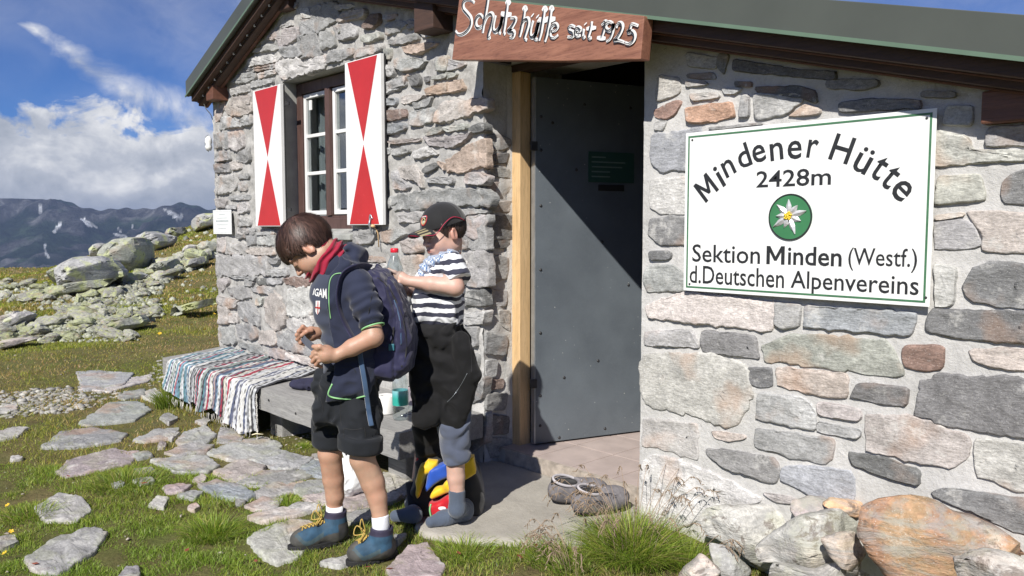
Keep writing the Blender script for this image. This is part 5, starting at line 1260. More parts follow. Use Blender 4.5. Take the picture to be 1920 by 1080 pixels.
# emblem
ex, ez = spx(1482, 407); Rf = np.array([[1., 0, 0], [0, 0, -1.], [0, 1., 0]]); emb = part('emblem', MB().lathe([(0, .004), (.083, .004), (.086, .002), (.086, 0)], (ex, YS, ez), 48, Rf).mesh('disc', False), simple('emblem_green', (.05, .20, .085), .3, .1), sgn)
part('rim', MB().lathe([(.0815, .0042), (.0815, .0062), (.0855, .0062), (.0865, .0042)], (ex, YS, ez), 48, Rf).mesh('rim'), M['black_paint'], emb)
petm = simple('silver_petal', (.62, .62, .64), .3, .15, 60, .3, 120, .001, metal=.3); ec = np.array([ex - .004, YS - .0055, ez + .004])
for i in range(9):
    a = i * 2 * math.pi / 9 + .25 + .1 * math.sin(i * 5.); ln = .052 + .014 * math.sin(i * 2.7 + 1); dv = np.array([math.cos(a), 0, math.sin(a)]); sv_ = np.array([-math.sin(a), 0, math.cos(a)]); n_ = np.array([0, -1., 0]); V = []
    for j, (t, wv, hv) in enumerate([(.1, .006, .004), (.3, .011, .007), (.55, .011, .008), (.8, .006, .0065), (1., .001, .004)]): c = ec + dv * (ln * t + .008); V += [c - sv_ * wv, c + n_ * hv, c + sv_ * wv]
    part('petal', mesh('petal', V, [(3 * j, 3 * j + 3, 3 * j + 4, 3 * j + 1) for j in range(4)] + [(3 * j + 1, 3 * j + 4, 3 * j + 5, 3 * j + 2) for j in range(4)]), petm, emb)
yc = MB()
for i in range(13):
    a = i * 2.4; r_ = .0042 * math.sqrt(i) ; yc.lathe([(0, .0045), (.003, .0038), (.0045, .001), (.0045, -.002)], ec + np.array([math.cos(a) * r_, -.006, math.sin(a) * r_]), 8, Rf)
part('flower_centre', yc.mesh('c', True), simple('emblem_yellow', (.75, .55, .04), .35, .1), emb, kind='stuff')
for x, z in ((X0 + .032, Z1 - .03), (X1 - .012, Z0 + .03), (X0 + .03, Z0 + .028), (X1 - .03, Z1 - .03)): part('screw', MB().lathe([(0, .003), (.004, .002), (.005, 0)], (x, YS, z), 10, Rf).mesh('s'), M['iron'], sgn)
# wooden board over the door
wb = thing('wooden_sign', 'carved red brown wooden board with white painted script hanging over the doorway', 'sign', (.6, -.2, 2.05)); YB = -.233
bl, br, tr, tl_ = (.026, 2.026), (1.221, 1.849), (1.237, 2.015), (.088, 2.322)
part('board', MB().prism([(x, YB, z) for x, z in [bl, (.4, 1.968), (.8, 1.905), br, tr, (.8, 2.132), (.45, 2.226), tl_]], (0, .060, 0)).mesh('board', False, .004), M['sign_wood'], wb)
part('bracket', MB().span((.2, YB + .061, 2.0), (.24, -.02, 2.04)).mesh('b'), M['iron'], wb); part('bracket', MB().span((1.05, YB + .061, 1.93), (1.09, -.02, 1.97)).mesh('b'), M['iron'], wb)
GL = '''S 243,14 226,1 202,-2 186,14 187,44 208,70 224,92 225,122 210,152 184,172 160,174 146,156
c 288,92 272,76 256,88 248,112 254,136 270,140 288,126
h 326,-8 312,-14 308,10 300,60 290,120 284,168
h 292,122 306,86 324,70 336,82 328,126 316,166 312,192 324,188
u 350,78 340,118 338,148 350,160 366,144 378,112 384,82 374,130 366,162 376,170
t 400,20 412,8 424,20
t 412,10 404,60 396,120 390,160 398,176
t 376,66 402,74 430,72
z 424,92 452,94 434,132 414,158 442,162 438,186 420,190
h 486,52 498,40 508,54
h 498,44 488,104 476,160 470,188
h 478,138 494,104 512,96 516,116 504,160 496,192 508,204
u 540,104 528,142 526,178 540,186 556,160 566,110 554,162 548,196 562,200
u 534,74 537,80
u 560,80 563,86
t 586,56 598,42 610,56
t 598,46 588,104 578,164 568,206
t 566,96 592,102 616,98
t 622,52 632,40 642,54
t 632,44 622,104 610,164 598,212
t 604,92 628,98 652,94
e 628,160 650,154 664,136 654,122 636,132 626,160 628,184 644,192 666,176
s 752,136 734,130 720,142 726,156 742,164 744,178 730,188 712,186
e 756,164 774,158 780,146 766,140 756,152 754,174 764,184 780,178
i 798,146 790,172 794,188 804,182
i 803,118 805,123
t 838,108 830,146 820,180 824,194 836,190
t 808,146 832,142 858,140
1 884,126 908,108 898,150 886,192
1 862,190 884,193 906,194
9 944,118 926,110 908,124 910,146 926,154 942,140 946,118 942,160 928,196 908,210
2 960,142 966,122 982,116 992,130 984,158 966,188 950,206 976,206 1002,214
5 1072,130 1040,122 1028,150 1020,162 1042,160 1054,178 1046,206 1024,222 1004,214'''
for i, r in enumerate(GL.split('\n')):
    t = r.split(); v = [float(q) for u_ in t[1:] for q in u_.split(',')]; pts = [fac(800 + v[j] / 2.7, v[j + 1] / 2.7, YB - .0012 - i * .00018) for j in range(0, len(v), 2)]; cu = crom(pts, 5)
    w_ = .0250 if i < 21 else .0190
    lt = part('letter', MB().ribbon(cu, [w_ * (.6 + .4 * min(1, 3 * j / len(cu), 3 * (len(cu) - 1 - j) / len(cu))) for j in range(len(cu))], np.array([0, 1., 0])).mesh('l'), M['white_paint'], wb)
    if len(pts) > 3: cu2 = [p + np.array([-.0025, -.0055, .0]) for p in cu]; part('dark_line', MB().ribbon(cu2, [w_ * .28 * min(1, .3 + 3 * j / len(cu), .3 + 3 * (len(cu) - 1 - j) / len(cu)) for j in range(len(cu))], np.array([0, 1., 0])).mesh('l'), M['black_paint'], lt)
# plaque at the corner
pl = thing('wall_plaque', 'small white notice plate with fine print low on the corner of the hut', 'plaque', (-3.24, -.02, 1.23))
part('plate', MB().span((-3.43, -.035, 1.128), (-3.075, -.03, 1.326)).mesh('plate', False, .001), M['enamel'], pl); gp_ = MB(); yy = -.0356
gp_.span((-3.42, yy, 1.138), (-3.416, -.0352, 1.316)).span((-3.089, yy, 1.138), (-3.085, -.0352, 1.316)).span((-3.416, yy, 1.138), (-3.089, -.0352, 1.141)).span((-3.416, yy, 1.313), (-3.089, -.0352, 1.316)); part('plate_border', gp_.mesh('b'), simple('pale_grey_print', (.5, .53, .52), .6), pl)
gp_ = MB()
for i, (wv, h_) in enumerate([(.12, .006), (.2, .006), (.25, .013), (.22, .006), (.16, .005)]): gp_.span((-3.25 - wv / 2, yy, 1.285 - i * .028), (-3.25 + wv / 2, -.0352, 1.285 - i * .028 + h_))
part('fine_print', gp_.mesh('p'), simple('grey_print', (.42, .46, .46), .6), pl, kind='stuff')
# ================================================================== bench, rug and what lies on it
bench = thing('bench', 'long low bench of thick weathered grey timber along the hut wall', 'bench', (-1.5, -.3, -.14))
def plank(x0, x1, ya, yb, z0, z1, x0b=None):
    n_ = 40; V = []; x0b = x0 if x0b is None else x0b
    for i in range(n_ + 1):
        t = i / n_
        for (y, z, xa) in ((ya, z0, x0), (ya, z1, x0), (yb, z1, x0b), (yb, z0, x0b)):
            x = xa + (x1 - xa) * t; e = .004 * fbm((x * 5, y * 9, z * 9), 3); ee = (.012 * fbm((y * 22, z * 30, i * .1), 3)) if i in (0, n_) else 0; V.append((x + ee, y + e, z + e * (1 if z == z1 else .6)))
    F = [(4 * i + k, 4 * i + 4 + k, 4 * i + 4 + (k + 1) % 4, 4 * i + (k + 1) % 4) for i in range(n_) for k in range(4)] + [(3, 2, 1, 0), tuple(4 * n_ + k for k in range(4))]
    return mesh('plank', V, F)
part('plank', plank(-3.10, .055, -.60, -.33, .045, .178, -3.2), M['grey_wood'], bench); part('plank', plank(-3.2, .03, -.322, -.03, .05, .180, -3.34), M['grey_wood'], bench)
for x in (-2.9, -1.6, -.25): part('leg', MB().span((x, -.46, -.25), (x + .16, -.06, .045)).mesh('leg', False, .01), M['grey_wood'], bench)
for x, z in ((-1.32, .125), (-.98, .10), (-.3, .13), (-2.6, .12)): part('nail', MB().lathe([(0, .003), (.007, .002), (.008, 0)], (x, -.603, z), 10, Rf).mesh('n'), M['iron'], bench)
# rag rug of woven strips
cols = [(.72, .72, .70), (.55, .57, .58), (.30, .31, .33), (.06, .06, .07), (.12, .26, .30), (.20, .32, .42), (.42, .06, .10), (.62, .60, .52), (.16, .17, .24), (.68, .70, .74), (.28, .36, .30), (.5, .36, .34), (.10, .12, .20)]
pw = np.array([.2, .13, .1, .10, .07, .08, .05, .06, .05, .1, .03, .02, .03]); pw /= pw.sum()
def rug_path(x, k_, drop):
    pts = []; 
    for t in np.linspace(0, 1, 12): pts.append((x - .25 * (1 - t) + .01 * math.sin(t * 6 + k_ * .13), -.04 - .55 * t, .186 + .006 * math.sin(t * 11 + k_ * .21) + .004 * math.sin(k_ * .5)))
    pts.append((x, -.612, .182)); pts.append((x, -.624, .165)); wv = .022 * math.sin(k_ * .19) + .012 * math.sin(k_ * .47)
    for t in np.linspace(.15, 1, 8): pts.append((x + .012 * math.sin(t * 4 + k_ * .11) - .03 * t, -.628 - wv * t - .02 * t, .17 - drop * t))
    return pts
V = []; F = []; C = []; nst = 92; n0 = 0; x = -2.93; wst = 1.50 / nst
for k_ in range(nst):
    x += wst; drop = .24 + .02 * math.sin(k_ * .33) + (.04 if k_ > 60 else 0) - (.09 * max(0, 1 - k_ / 14)); pth = crom(rug_path(x, k_, drop), 3); c1 = np.array(cols[rng.choice(len(cols), p=pw)]) * .82; prev = None
    sec = [(-.52, -.001), (-.3, .006), (0, .009), (.3, .006), (.52, -.001)]
    for i, p in enumerate(pth):
        t = pth[min(i + 1, len(pth) - 1)] - pth[max(i - 1, 0)]; t = t / np.linalg.norm(t); sd_ = np.array([1., 0, 0]); nn = np.cross(t, sd_); nn = nn if nn[2] > 0 or nn[1] < 0 else -nn; nn /= np.linalg.norm(nn)
        wob = .0016 * math.sin(i * 1.7 + k_ * 2.1); 
        for a, b in sec: V.append(p + sd_ * a * wst + nn * (b + wob)); C.append(c1 * (.75 + .35 * rng.random()) if (i // 2 + k_ * 7) % 9 else c1 * .25)
    m_n = len(pth); F += [(n0 + i * 5 + j, n0 + i * 5 + j + 1, n0 + i * 5 + 6 + j, n0 + i * 5 + 5 + j) for i in range(m_n - 1) for j in range(4)]; n0 += 5 * m_n
M['rug'] = attr_mat('woven_rag_strips', .9, .2, .5, 300, .002)
rug = thing('rag_rug', 'striped rag rug in grey, blue and red draped over the left half of the bench', 'rug', (-2.2, -.4, .18))
part('woven_strips', mesh('rug', V, F, True, np.array(C)), M['rug'], rug)
fr = MB()
for j in range(22):
    z = .15 - j * .0125; fr.tube(crom([(-1.44 + .003 * math.sin(j), -.63, z), (-1.425 + .01 * rng.random(), -.632, z - .004), (-1.43 + .012 * rng.random(), -.636, z - .02 - .01 * rng.random())], 3), [.0022] * 7, 4)
for j in range(60): x = -2.9 + 1.46 * rng.random(); zb = -.085 + .02 * rng.random(); fr.tube([(x, -.662, zb), (x + .01 * rng.normal(), -.666, zb - .03), (x + .015 * rng.normal(), -.668, zb - .05)], [.0014] * 3, 4)
part('fringe', fr.mesh('fringe', True), simple('pale_fringe_cord', (.62, .6, .55), .9), rug, kind='stuff')
def cloth_fold(P, amp=.006, sc=14., seed=0): return amp * np.sin(vnoise(P, sc * .45, seed) * 7 + vnoise(P, sc, seed + 1) * 2.5)
M['navy'] = simple('dark_navy_fabric', (.018, .018, .045), .85, .2, 12, .3, 300, .001)
cb = gr(570, 727, .18); cb[2] = .18
def f(P): return np.maximum(smin(ell(P, cb + (.0, 0, .02), (.10, .08, .035)), ell(P, cb + (.08, .03, .03), (.08, .07, .04)), .03) + cloth_fold(P, .008, 26, 5), .182 - P[:, 2])
tag(link('folded_garment', sdf_mesh('cloth', f, cb - (.16, .14, .03), cb + (.22, .16, .12), .005), M['navy']), 'crumpled dark navy garment lying on the bench at the end of the rag rug', 'garment')
p = gr(723, 774, .18); rl = thing('paper_roll', 'white toilet paper roll standing on the bench beside the water bottle', 'paper roll', p)
link('roll', MB().lathe([(.02, .0), (.05, 0), (.052, .004), (.052, .094), (.05, .098), (.021, .098), (.02, .094), (.02, 0)], (0, 0, 0), 28).mesh('roll', True), simple('white_tissue', (.80, .79, .77), .9, .03), rl)
link('loose_sheet', MB().add([(.0525 * math.cos(a), .0525 * math.sin(a) , z) for a in np.linspace(4.2, 5.0, 6) for z in (.0, .095)] + [(.056 * math.cos(5.1), .057 * math.sin(5.1), .004), (.058 * math.cos(5.15), .058 * math.sin(5.15), .09)], [(2 * i, 2 * i + 2, 2 * i + 3, 2 * i + 1) for i in range(6)]).mesh('s'), M['white_plastic'], rl)
M['water'] = glass_mat('bottled_water', (.80, .93, .95), .0)
def bottle(name, label, loc, rad, h, capm, labm, R=None, lz=(.38, .62), scale=1.):
    b = thing(name, label, 'bottle', loc)
    if R is not None: b.rotation_euler = R
    r = rad; prof = [(0, .004), (r * .55, 0), (r * .9, .006), (r, .02)]
    for q in range(1, 9): z = .02 + (h * .62 - .02) * q / 8; prof.append((r * (1 - .035 * (q % 2)), z))
    prof += [(r * .95, h * .68), (r * .75, h * .78), (r * .45, h * .87), (.013, h * .91), (.013, h * .95)]
    link('bottle_body', MB().lathe(prof, (0, 0, 0), 24).mesh('b', True), M['clear_plastic'], b)
    link('cap', MB().lathe([(.0155, h * .925), (.0165, h * .93), (.0165, h * .975), (.014, h * .985), (0, h * .985)], (0, 0, 0), 18).mesh('c', True), capm, b)
    if labm: link('label', MB().lathe([(r * 1.008, h * lz[0]), (r * 1.012, h * lz[1])], (0, 0, 0), 28).mesh('l', True), labm, b)
    return b
k = NM('teal_bottle_label'); c = k.co('Object'); sx_ = k.n('SeparateXYZ'); k.l(c, sx_.inputs[0]); k.color(k.ramp(k.math('MULTIPLY', sx_.outputs[2], 3.3), [(.38, (.03, .34, .28)), (.44, (.10, .42, .42)), (.5, (.22, .48, .52)), (.56, (.03, .33, .27))])); k.set(Roughness=.35); M['teal_label'] = k.m
p = gr(751, 786, .18); bottle('water_bottle', 'clear plastic water bottle with a teal label standing on the bench', p, .042, .30, simple('blue_cap', (.03, .12, .4), .4), M['teal_label'], lz=(.26, .52))
p = gr(776, 772, .18); bottle('water_bottle', 'smaller clear bottle with a pinkish label behind the teal labelled bottle', p, .03, .20, simple('dark_cap', (.04, .04, .05), .4), simple('pinkish_label', (.45, .36, .38), .5), lz=(.2, .7))
# pair of grey shoes by the threshold
M['shoe_grey'] = simple('grey_shoe_mesh', (.17, .16, .17), .8, .35, 40, .4, 260, .0015); M['shoe_light'] = simple('pale_grey_trim', (.42, .40, .42), .6, .15)
def shoe(loc, rot, tilt=0.):
    s_ = thing('shoe', 'x', 'shoe', loc, 'pair of grey hiking shoes by the door step'); s_.rotation_euler = (tilt, 0, rot); s_.scale = (1.1, 1.15, 1.4)
    def f(P):
        d = smin(ell(P, (.075, 0, .035), (.065, .042, .035)), ell(P, (-.06, 0, .045), (.06, .036, .048)), .06); d = smin(d, ell(P, (0, 0, .035), (.1, .036, .04)), .04); d = smax(d, P[:, 2] * -1 + .006, .01)
        return smax(d, -ell(P, (-.05, 0, .105), (.055, .026, .07)), .008)
    link('upper', sdf_mesh('shoe', f, (-.14, -.06, -.01), (.16, .06, .12), .004), M['shoe_grey'], s_)
    link('lining', MB().lathe([(0, 0), (.8, 0), (1, .02), (1.02, .03)], (0, 0, 0), 20).mesh('l', True), M['black'], s_).matrix_local = Matrix.LocRotScale(Vector((-.05, 0, .070)), None, Vector((.052, .025, .3)))
    V = [(x, .037 * math.sin(a) * (1 if x < 0 else 1.12), 0) for a in [0] for x in [0]]; ol = []
    for a in np.linspace(0, 2 * math.pi, 28, endpoint=False): x = math.cos(a); ol.append((.02 + .125 * x, (.036 + .008 * (x > 0)) * math.sin(a) , 0))
    link('sole', MB().prism(ol, (0, 0, .016)).mesh('sole', False, .002), M['black'], s_)
    link('collar', MB().tube([(-.05 + .056 * math.cos(a), .029 * math.sin(a), .083 + .012 * math.cos(a) * -1) for a in np.linspace(0, 2 * math.pi, 20)], .0055, 6, cap=False).mesh('c', True), M['shoe_light'], s_)
    lc = MB()
    for i in range(5): x = .012 + i * .014; lc.tube([(x, -.022, .074 - i * .005), (x + .006, 0, .082 - i * .006), (x, .022, .074 - i * .005)], .0025, 5)
    link('laces', lc.mesh('laces', True), M['shoe_light'], s_, kind='stuff'); link('pull_tab', MB().box((-.108, 0, .08), (.006, .018, .03)).mesh('t', False, .002), M['black'], s_)
    return s_
s1 = shoe(gr(1078, 942, -.1) + (0, 0, .022), .95, .5); s1['label'] = 'grey hiking shoe with wide open dark collar, nearer the threshold'
s2 = shoe(gr(1118, 962, -.1) + (0, 0, .022), 1.2, .4); s2['label'] = 'grey hiking shoe half hidden by grass blades, right one of the pair'
# white plastic bag
M['bag'] = simple('white_bag_film', (.78, .79, .80), .35, .04, 20)
c = gr(660, 930, -.13)
def f(P):
    q = P - c; r = ell(P, c + (.0, 0, .09), (.075, .085, .11)); r = smin(r, cone(P, c + (.0, 0, .14), c + (-.03, .02, .25), .05, .012), .03)
    cr = np.abs(vnoise(P, 18, 3)) * .024 + np.abs(vnoise(P, 40, 4)) * .010; return smax(r + cr - .01, -(P[:, 2] - c[2] - .004), .008)
bag = thing('plastic_bag', 'crumpled white plastic bag on the paving behind the bare legs', 'bag', c); part('bag_body', sdf_mesh('bag', f, c - (.14, .14, .02), c + (.14, .14, .30), .004), M['bag'], bag)
part('bag_handle', MB().tube(crom([c + (-.02, .0, .2), c + (-.07, .0, .26), c + (-.09, .01, .20), c + (-.06, .02, .14)], 5), .007, 6, flat=.4).mesh('h', True), M['bag'], bag)
# ================================================================== the two boys
F3 = np.array([FH[0], FH[1], 0.]); R3 = np.array([RH[0], RH[1], 0.]); Z3 = np.array([0, 0, 1.])
def W(px, py, d):                                           # point on the upright plane d metres in front of the lens
    r = ray(px, py); return CAM + r * (d / (r @ F3))
def poly2(u, v, P):                                         # signed distance to a polygon
    P = np.array(P, float); d = np.full(len(u), 1e9); c = np.zeros(len(u), bool); j = len(P) - 1
    for i in range(len(P)):
        e = P[j] - P[i]; wx, wy = u - P[i][0], v - P[i][1]; t = np.clip((wx * e[0] + wy * e[1]) / (e @ e + 1e-12), 0, 1); d = np.minimum(d, (wx - e[0] * t) ** 2 + (wy - e[1] * t) ** 2)
        m_ = ((P[i][1] > v) != (P[j][1] > v)) & (u < (P[j][0] - P[i][0]) * (v - P[i][1]) / ((P[j][1] - P[i][1]) + 1e-12) + P[i][0]); c ^= m_; j = i
    return np.where(c, -1, 1) * np.sqrt(d)
class Sil:                                                  # a solid whose outline on the plane at distance d is the given outline, hw deep each way, rounded by k
    def __init__(s, pts, d, hw, k, yaw=0.):
        s.d, s.hw, s.k = d, hw, k; s.Q = [((w_ - CAM) @ R3, w_[2]) for w_ in (W(x, y, d) for x, y in pts)]
    def __call__(s, P, hw=None, dd=0.):
        q = P - CAM; return smax(poly2(q @ R3, P[:, 2], s.Q), np.abs(q @ F3 - s.d - dd) - (s.hw if hw is None else hw), s.k)
def box_of(*pts, pad=.06):
    A_ = np.array(pts); return A_.min(0) - pad, A_.max(0) + pad
def box_px(x0, y0, x1, y1, d0, d1, pad=.02):
    return box_of(*[W(x, y, d) for x in (x0, x1) for y in (y0, y1) for d in (d0, d1)], pad=pad)
def chain(P, pts, rs, k):
    d = None
    for i in range(len(pts) - 1):
        c = cone(P, pts[i], pts[i + 1], rs[i], rs[i + 1]); d = c if d is None else smin(d, c, k)
    return d
def head_frame(fw, up):
    fw = np.array(fw, float); fw /= np.linalg.norm(fw); up = np.array(up, float); up = up - fw * (up @ fw); up /= np.linalg.norm(up); sd_ = np.cross(up, fw); return np.stack([sd_, fw, up])     # rows: left side, face, crown
def head_local(P, c, Rm, s): return ((P - c) @ Rm.T) / s
def head_sdf(P, c, Rm, s):
    q = head_local(P, c, Rm, s); x = np.abs(q[:, 0]); qa = np.stack([x, q[:, 1], q[:, 2]], 1)
    d = smin(ell(qa, (0, -.012, .03), (.072, .090, .082)), ell(qa, (0, .030, -.030), (.057, .056, .074)), .03)
    d = smin(d, ell(qa, (0, .055, -.082), (.024, .022, .020)), .028); d = smin(d, ell(qa, (.034, .048, -.034), (.024, .030, .030)), .02)
    d = smin(d, ell(qa, (.05, .0, -.055), (.014, .035, .022)), .02)
    d = smin(d, ell(qa, (.026, .076, .022), (.026, .012, .008)), .012)
    d = smax(d, -ell(qa, (.030, .102, .003), (.017, .020, .010)), .012); d = smin(d, ell(qa, (.030, .0745, .001), (.0125, .0125, .0115)), .004)
    d = smin(d, cone(qa, (0, .083, .010), (0, .101, -.022), .0058, .0092), .010); d = smin(d, ell(qa, (.0095, .092, -.026), (.0065, .008, .006)), .005); d = smax(d, -ell(qa, (.005, .096, -.0345), (.0028, .004, .003)), .002)
    d = smin(d, ell(qa, (0, .080, -.055), (.024, .014, .016)), .012); d = smin(d, ell(qa, (0, .0905, -.0515), (.0195, .0065, .0042)), .003); d = smin(d, ell(qa, (0, .0895, -.0605), (.016, .0065, .0048)), .003); d = smax(d, -ell(qa, (0, .101, -.0558), (.021, .006, .0011)), .002)
    e = qa - np.array([.0745, -.006, -.010]); th = .42; ex_ = e[:, 0] * math.cos(th) + e[:, 1] * math.sin(th) * -1; ey_ = e[:, 0] * math.sin(th) + e[:, 1] * math.cos(th)
    er = np.stack([ex_, ey_, e[:, 2]], 1); ear = ell(er, (0.001, 0, 0), (.0055, .0175, .0295)); ear = smax(ear, -ell(er, (.0075, .002, .002), (.0065, .0115, .019)), .003); ear = smin(ear, ell(er, (-.004, .014, -.002), (.008, .007, .02)), .006)
    return smin(d, ear, .006) * s
def skin_color(P, base, heads):
    C = np.tile(np.array(base), (len(P), 1)); n_ = vnoise(P, 60, 8); C *= (1 + .05 * n_)[:, None]; C *= 1 + np.array([.03, -.05, -.06])[None] * (vnoise(P, 14, 9) + .6 * vnoise(P, 35, 10))[:, None]
    for c, Rm, s in heads:
        q = head_local(P, c, Rm, s); x = np.abs(q[:, 0]); f = q[:, 1] > .06
        def blend(m_, col): C[:] = C * (1 - m_[:, None]) + np.array(col) * m_[:, None]
        lip = np.clip(1.6 - np.sqrt((x / .019) ** 2 + ((q[:, 2] + .056) / .0085) ** 2) * 1.3, 0, 1) * f; blend(lip * .8, (.36, .095, .08))
        bz = .0235 - (x - .03) ** 2 * 4; br = np.clip(1.4 - np.abs(q[:, 2] - bz) / .0028, 0, 1) * (x > .012) * (x < .049) * f; blend(br * .85, (.035, .02, .014))
        ls = np.clip(1.5 - np.abs(q[:, 2] + .0045 + (x - .03) ** 2 * 12) / .0016, 0, 1) * (np.abs(x - .03) < .0125) * f; blend(ls * .9, (.02, .012, .01))
        ch = np.exp(-(((x - .036) / .018) ** 2 + ((q[:, 2] + .035) / .018) ** 2)) * f; blend(ch * .3, (.50, .17, .12))
        ea = (x > .068) * (np.abs(q[:, 1] + .006) < .03) * (np.abs(q[:, 2] + .01) < .04); blend(ea * .35, (.50, .18, .12))
    return C
def hair_sdf(P, c, Rm, s, fr=.040, th=.014, seed=0, back=-.065):
    q = head_local(P, c, Rm, s); x = np.abs(q[:, 0]); y, z = q[:, 1], q[:, 2]
    lowest = np.interp(y, [-.12, -.085, -.06, -.035, -.012, .012, .022, .034, .05, .07, .11], [back, back, -.06, -.045, .012, .020, -.020, -.012, .018, fr - .004, fr - .012])
    st = .0030 * np.sin(np.arctan2(q[:, 0] - .01, y + .045) * 34 + 4 * vnoise(q, 16, seed)) + .0035 * vnoise(q, 50, seed + 1) + .005 * vnoise(q, 14, seed + 2)
    sh = ell(q, (0, -.010, .030), (.074 + th, .092 + th, .084 + th)) - st
    return smax(smax(sh, (lowest - z + .004 * vnoise(q, 60, seed + 3)) * .8, .008), -ell(q, (0, .0, .0), (.055, .06, .07)), .01) * s
def strands(c, Rm, s, n_, th, fr, seed, whorl=(.01, -.05, .11), back=-.06):
    r = np.random.default_rng(seed); V = []; F = []; C = []; n0 = 0; E = np.array([.074 + th, .092 + th, .084 + th]); ce = np.array([0, -.01, .03]); wd_ = np.array(whorl) - ce; wd_ /= np.linalg.norm(wd_ / 1.)
    a = np.array([1., 0, 0]) - wd_ * wd_[0]; a /= np.linalg.norm(a); b = np.cross(wd_, a)
    for _ in range(n_):
        ph = r.uniform(0, 2 * math.pi); t0 = r.uniform(.05, 1.25); ln = r.uniform(.45, .95); tw = r.uniform(-.25, .4); lf = max(0, r.normal(0, .035)); pts = []
        for t in np.linspace(0, 1, 7):
            th_ = t0 + ln * t; d = wd_ * math.cos(th_) + (a * math.cos(ph + tw * t) + b * math.sin(ph + tw * t)) * math.sin(th_); q = d / np.sqrt(((d / E) ** 2).sum()) ; q = ce + q * (1 + .02 * math.sin(ph * 9) + lf * t + .02 * r.random())
            lowz = np.interp(q[1], [-.12, -.085, -.06, -.035, -.012, .012, .022, .034, .05, .07, .11], [back, back, -.06, -.045, .012, .020, -.020, -.012, .018, fr, fr - .01])
            if q[2] < lowz - .012: break
            pts.append(q)
        if len(pts) < 3: continue
        m_ = len(pts); w_ = r.uniform(.0006, .0017); col = np.array([.034, .021, .017]) * r.uniform(.4, 3.2) * np.array([1.15, 1, .95])
        for i, q in enumerate(pts):
            tg = pts[min(i + 1, m_ - 1)] - pts[max(i - 1, 0)]; nn = q - ce; sd_ = np.cross(tg, nn); sd_ /= np.linalg.norm(sd_) + 1e-9; ww = w_ * (1 - .8 * (i / (m_ - 1)) ** 2)
            for sg in (-1, 1): V.append(c + Rm.T @ ((q + sd_ * ww * sg) * s)); C.append(col)
        F += [(n0 + 2 * i, n0 + 2 * i + 2, n0 + 2 * i + 3, n0 + 2 * i + 1) for i in range(m_ - 1)]; n0 += 2 * m_
    return mesh('strands', V, F, True, np.array(C))
M['skin1'] = attr_mat('tanned_skin', .5, .07, .25, 260, .0006, sss=.12); M['hair'] = attr_mat('dark_brown_hair', .5, .2, .3, 500, .0006)
def finger(P, pts, r0, r1, k=.004): n_ = len(pts); return chain(P, pts, np.linspace(r0, r1, n_), k)
def fabric(name, c, rough=.85, var=.12, weave=500, bump=.25, sheen=.3):
    k = NM(name); f = k.noise(7, 5); k.color(k.mix(k.ramp(f, [(.3, 0.), (.7, 1.)]), tuple(v * (1 - var) for v in c), tuple(v * (1 + var) for v in c))); k.set(Roughness=rough, Sheen_Weight=sheen); k.b.inputs['Specular IOR Level'].default_value = .25; k.bump(k.noise(weave, 3), bump, .0008); k.bump(k.noise(28, 5, None, .6), .25, .006); return k.m
M['jacket'] = fabric('dark_navy_fleece', (.020, .025, .050), sheen=.2); M['tee'] = fabric('dark_slate_tshirt', (.042, .050, .078)); M['shorts'] = fabric('blue_black_shorts', (.013, .015, .019), sheen=.1); M['gaiter'] = fabric('crimson_neck_gaiter', (.30, .008, .035), .8)
M['lime'] = simple('lime_green_trim', (.24, .50, .22), .55, .05); M['pack'] = fabric('dark_purple_navy_pack', (.022, .022, .058), .62, .15, 700, .3, .2); M['webbing'] = fabric('blue_webbing', (.045, .085, .16), .6); M['sock_white'] = fabric('white_sock', (.74, .75, .80), .9, .04)
M['sock'] = fabric('slate_blue_sock', (.075, .095, .135), .95, .1); M['black_cloth'] = fabric('black_sweatshirt', (.009, .009, .010), .85, .2, sheen=.08); M['trousers'] = fabric('slate_blue_trousers', (.085, .10, .145), .9)
# ---------------------------------------------------------------- boy 1: bare headed, looking down
D1 = 3.17
b1 = thing('person', 'dark haired boy in navy jacket, red neck gaiter and dark shorts, looking down', 'person', (*W(665, 1040, D1)[:2], -.14))
u1 = -R3 * .83 + Z3 * .56; f1 = -R3 * .57 - Z3 * .83 - F3 * .10; R1 = head_frame(f1, u1 + F3 * .03); s1_ = 1.04; c1 = W(581, 466, D1 - .02)
nk0, nk1 = c1 - R1[1] * .03 - R1[2] * .05, W(648, 512, D1)
LT, LB = W(676, 800, D1 - .085), W(712, 1000, D1 - .10); RT, RB = W(622, 790, D1 + .075), W(630, 985, D1 + .09)
legL = [W(676, 800, D1 - .085), W(680, 862, D1 - .095), W(699, 905, D1 - .085), W(707, 932, D1 - .09), W(713, 968, D1 - .10), W(716, 1015, D1 - .10)]; rL = [.058, .0475, .0455, .038, .030, .031]
legR = [W(622, 790, D1 + .075), W(619, 852, D1 + .06), W(625, 898, D1 + .08), W(628, 930, D1 + .085), W(627, 950, D1 + .09), W(628, 990, D1 + .09)]; rR = [.056, .046, .0435, .037, .031, .032]
shL, elL, wrL = W(668, 530, D1 - .14), W(700, 632, D1 - .19), W(628, 668, D1 - .21); shR, elR, wrR = W(640, 525, D1 + .12), W(655, 640, D1 + .17), W(594, 624, D1 + .02)
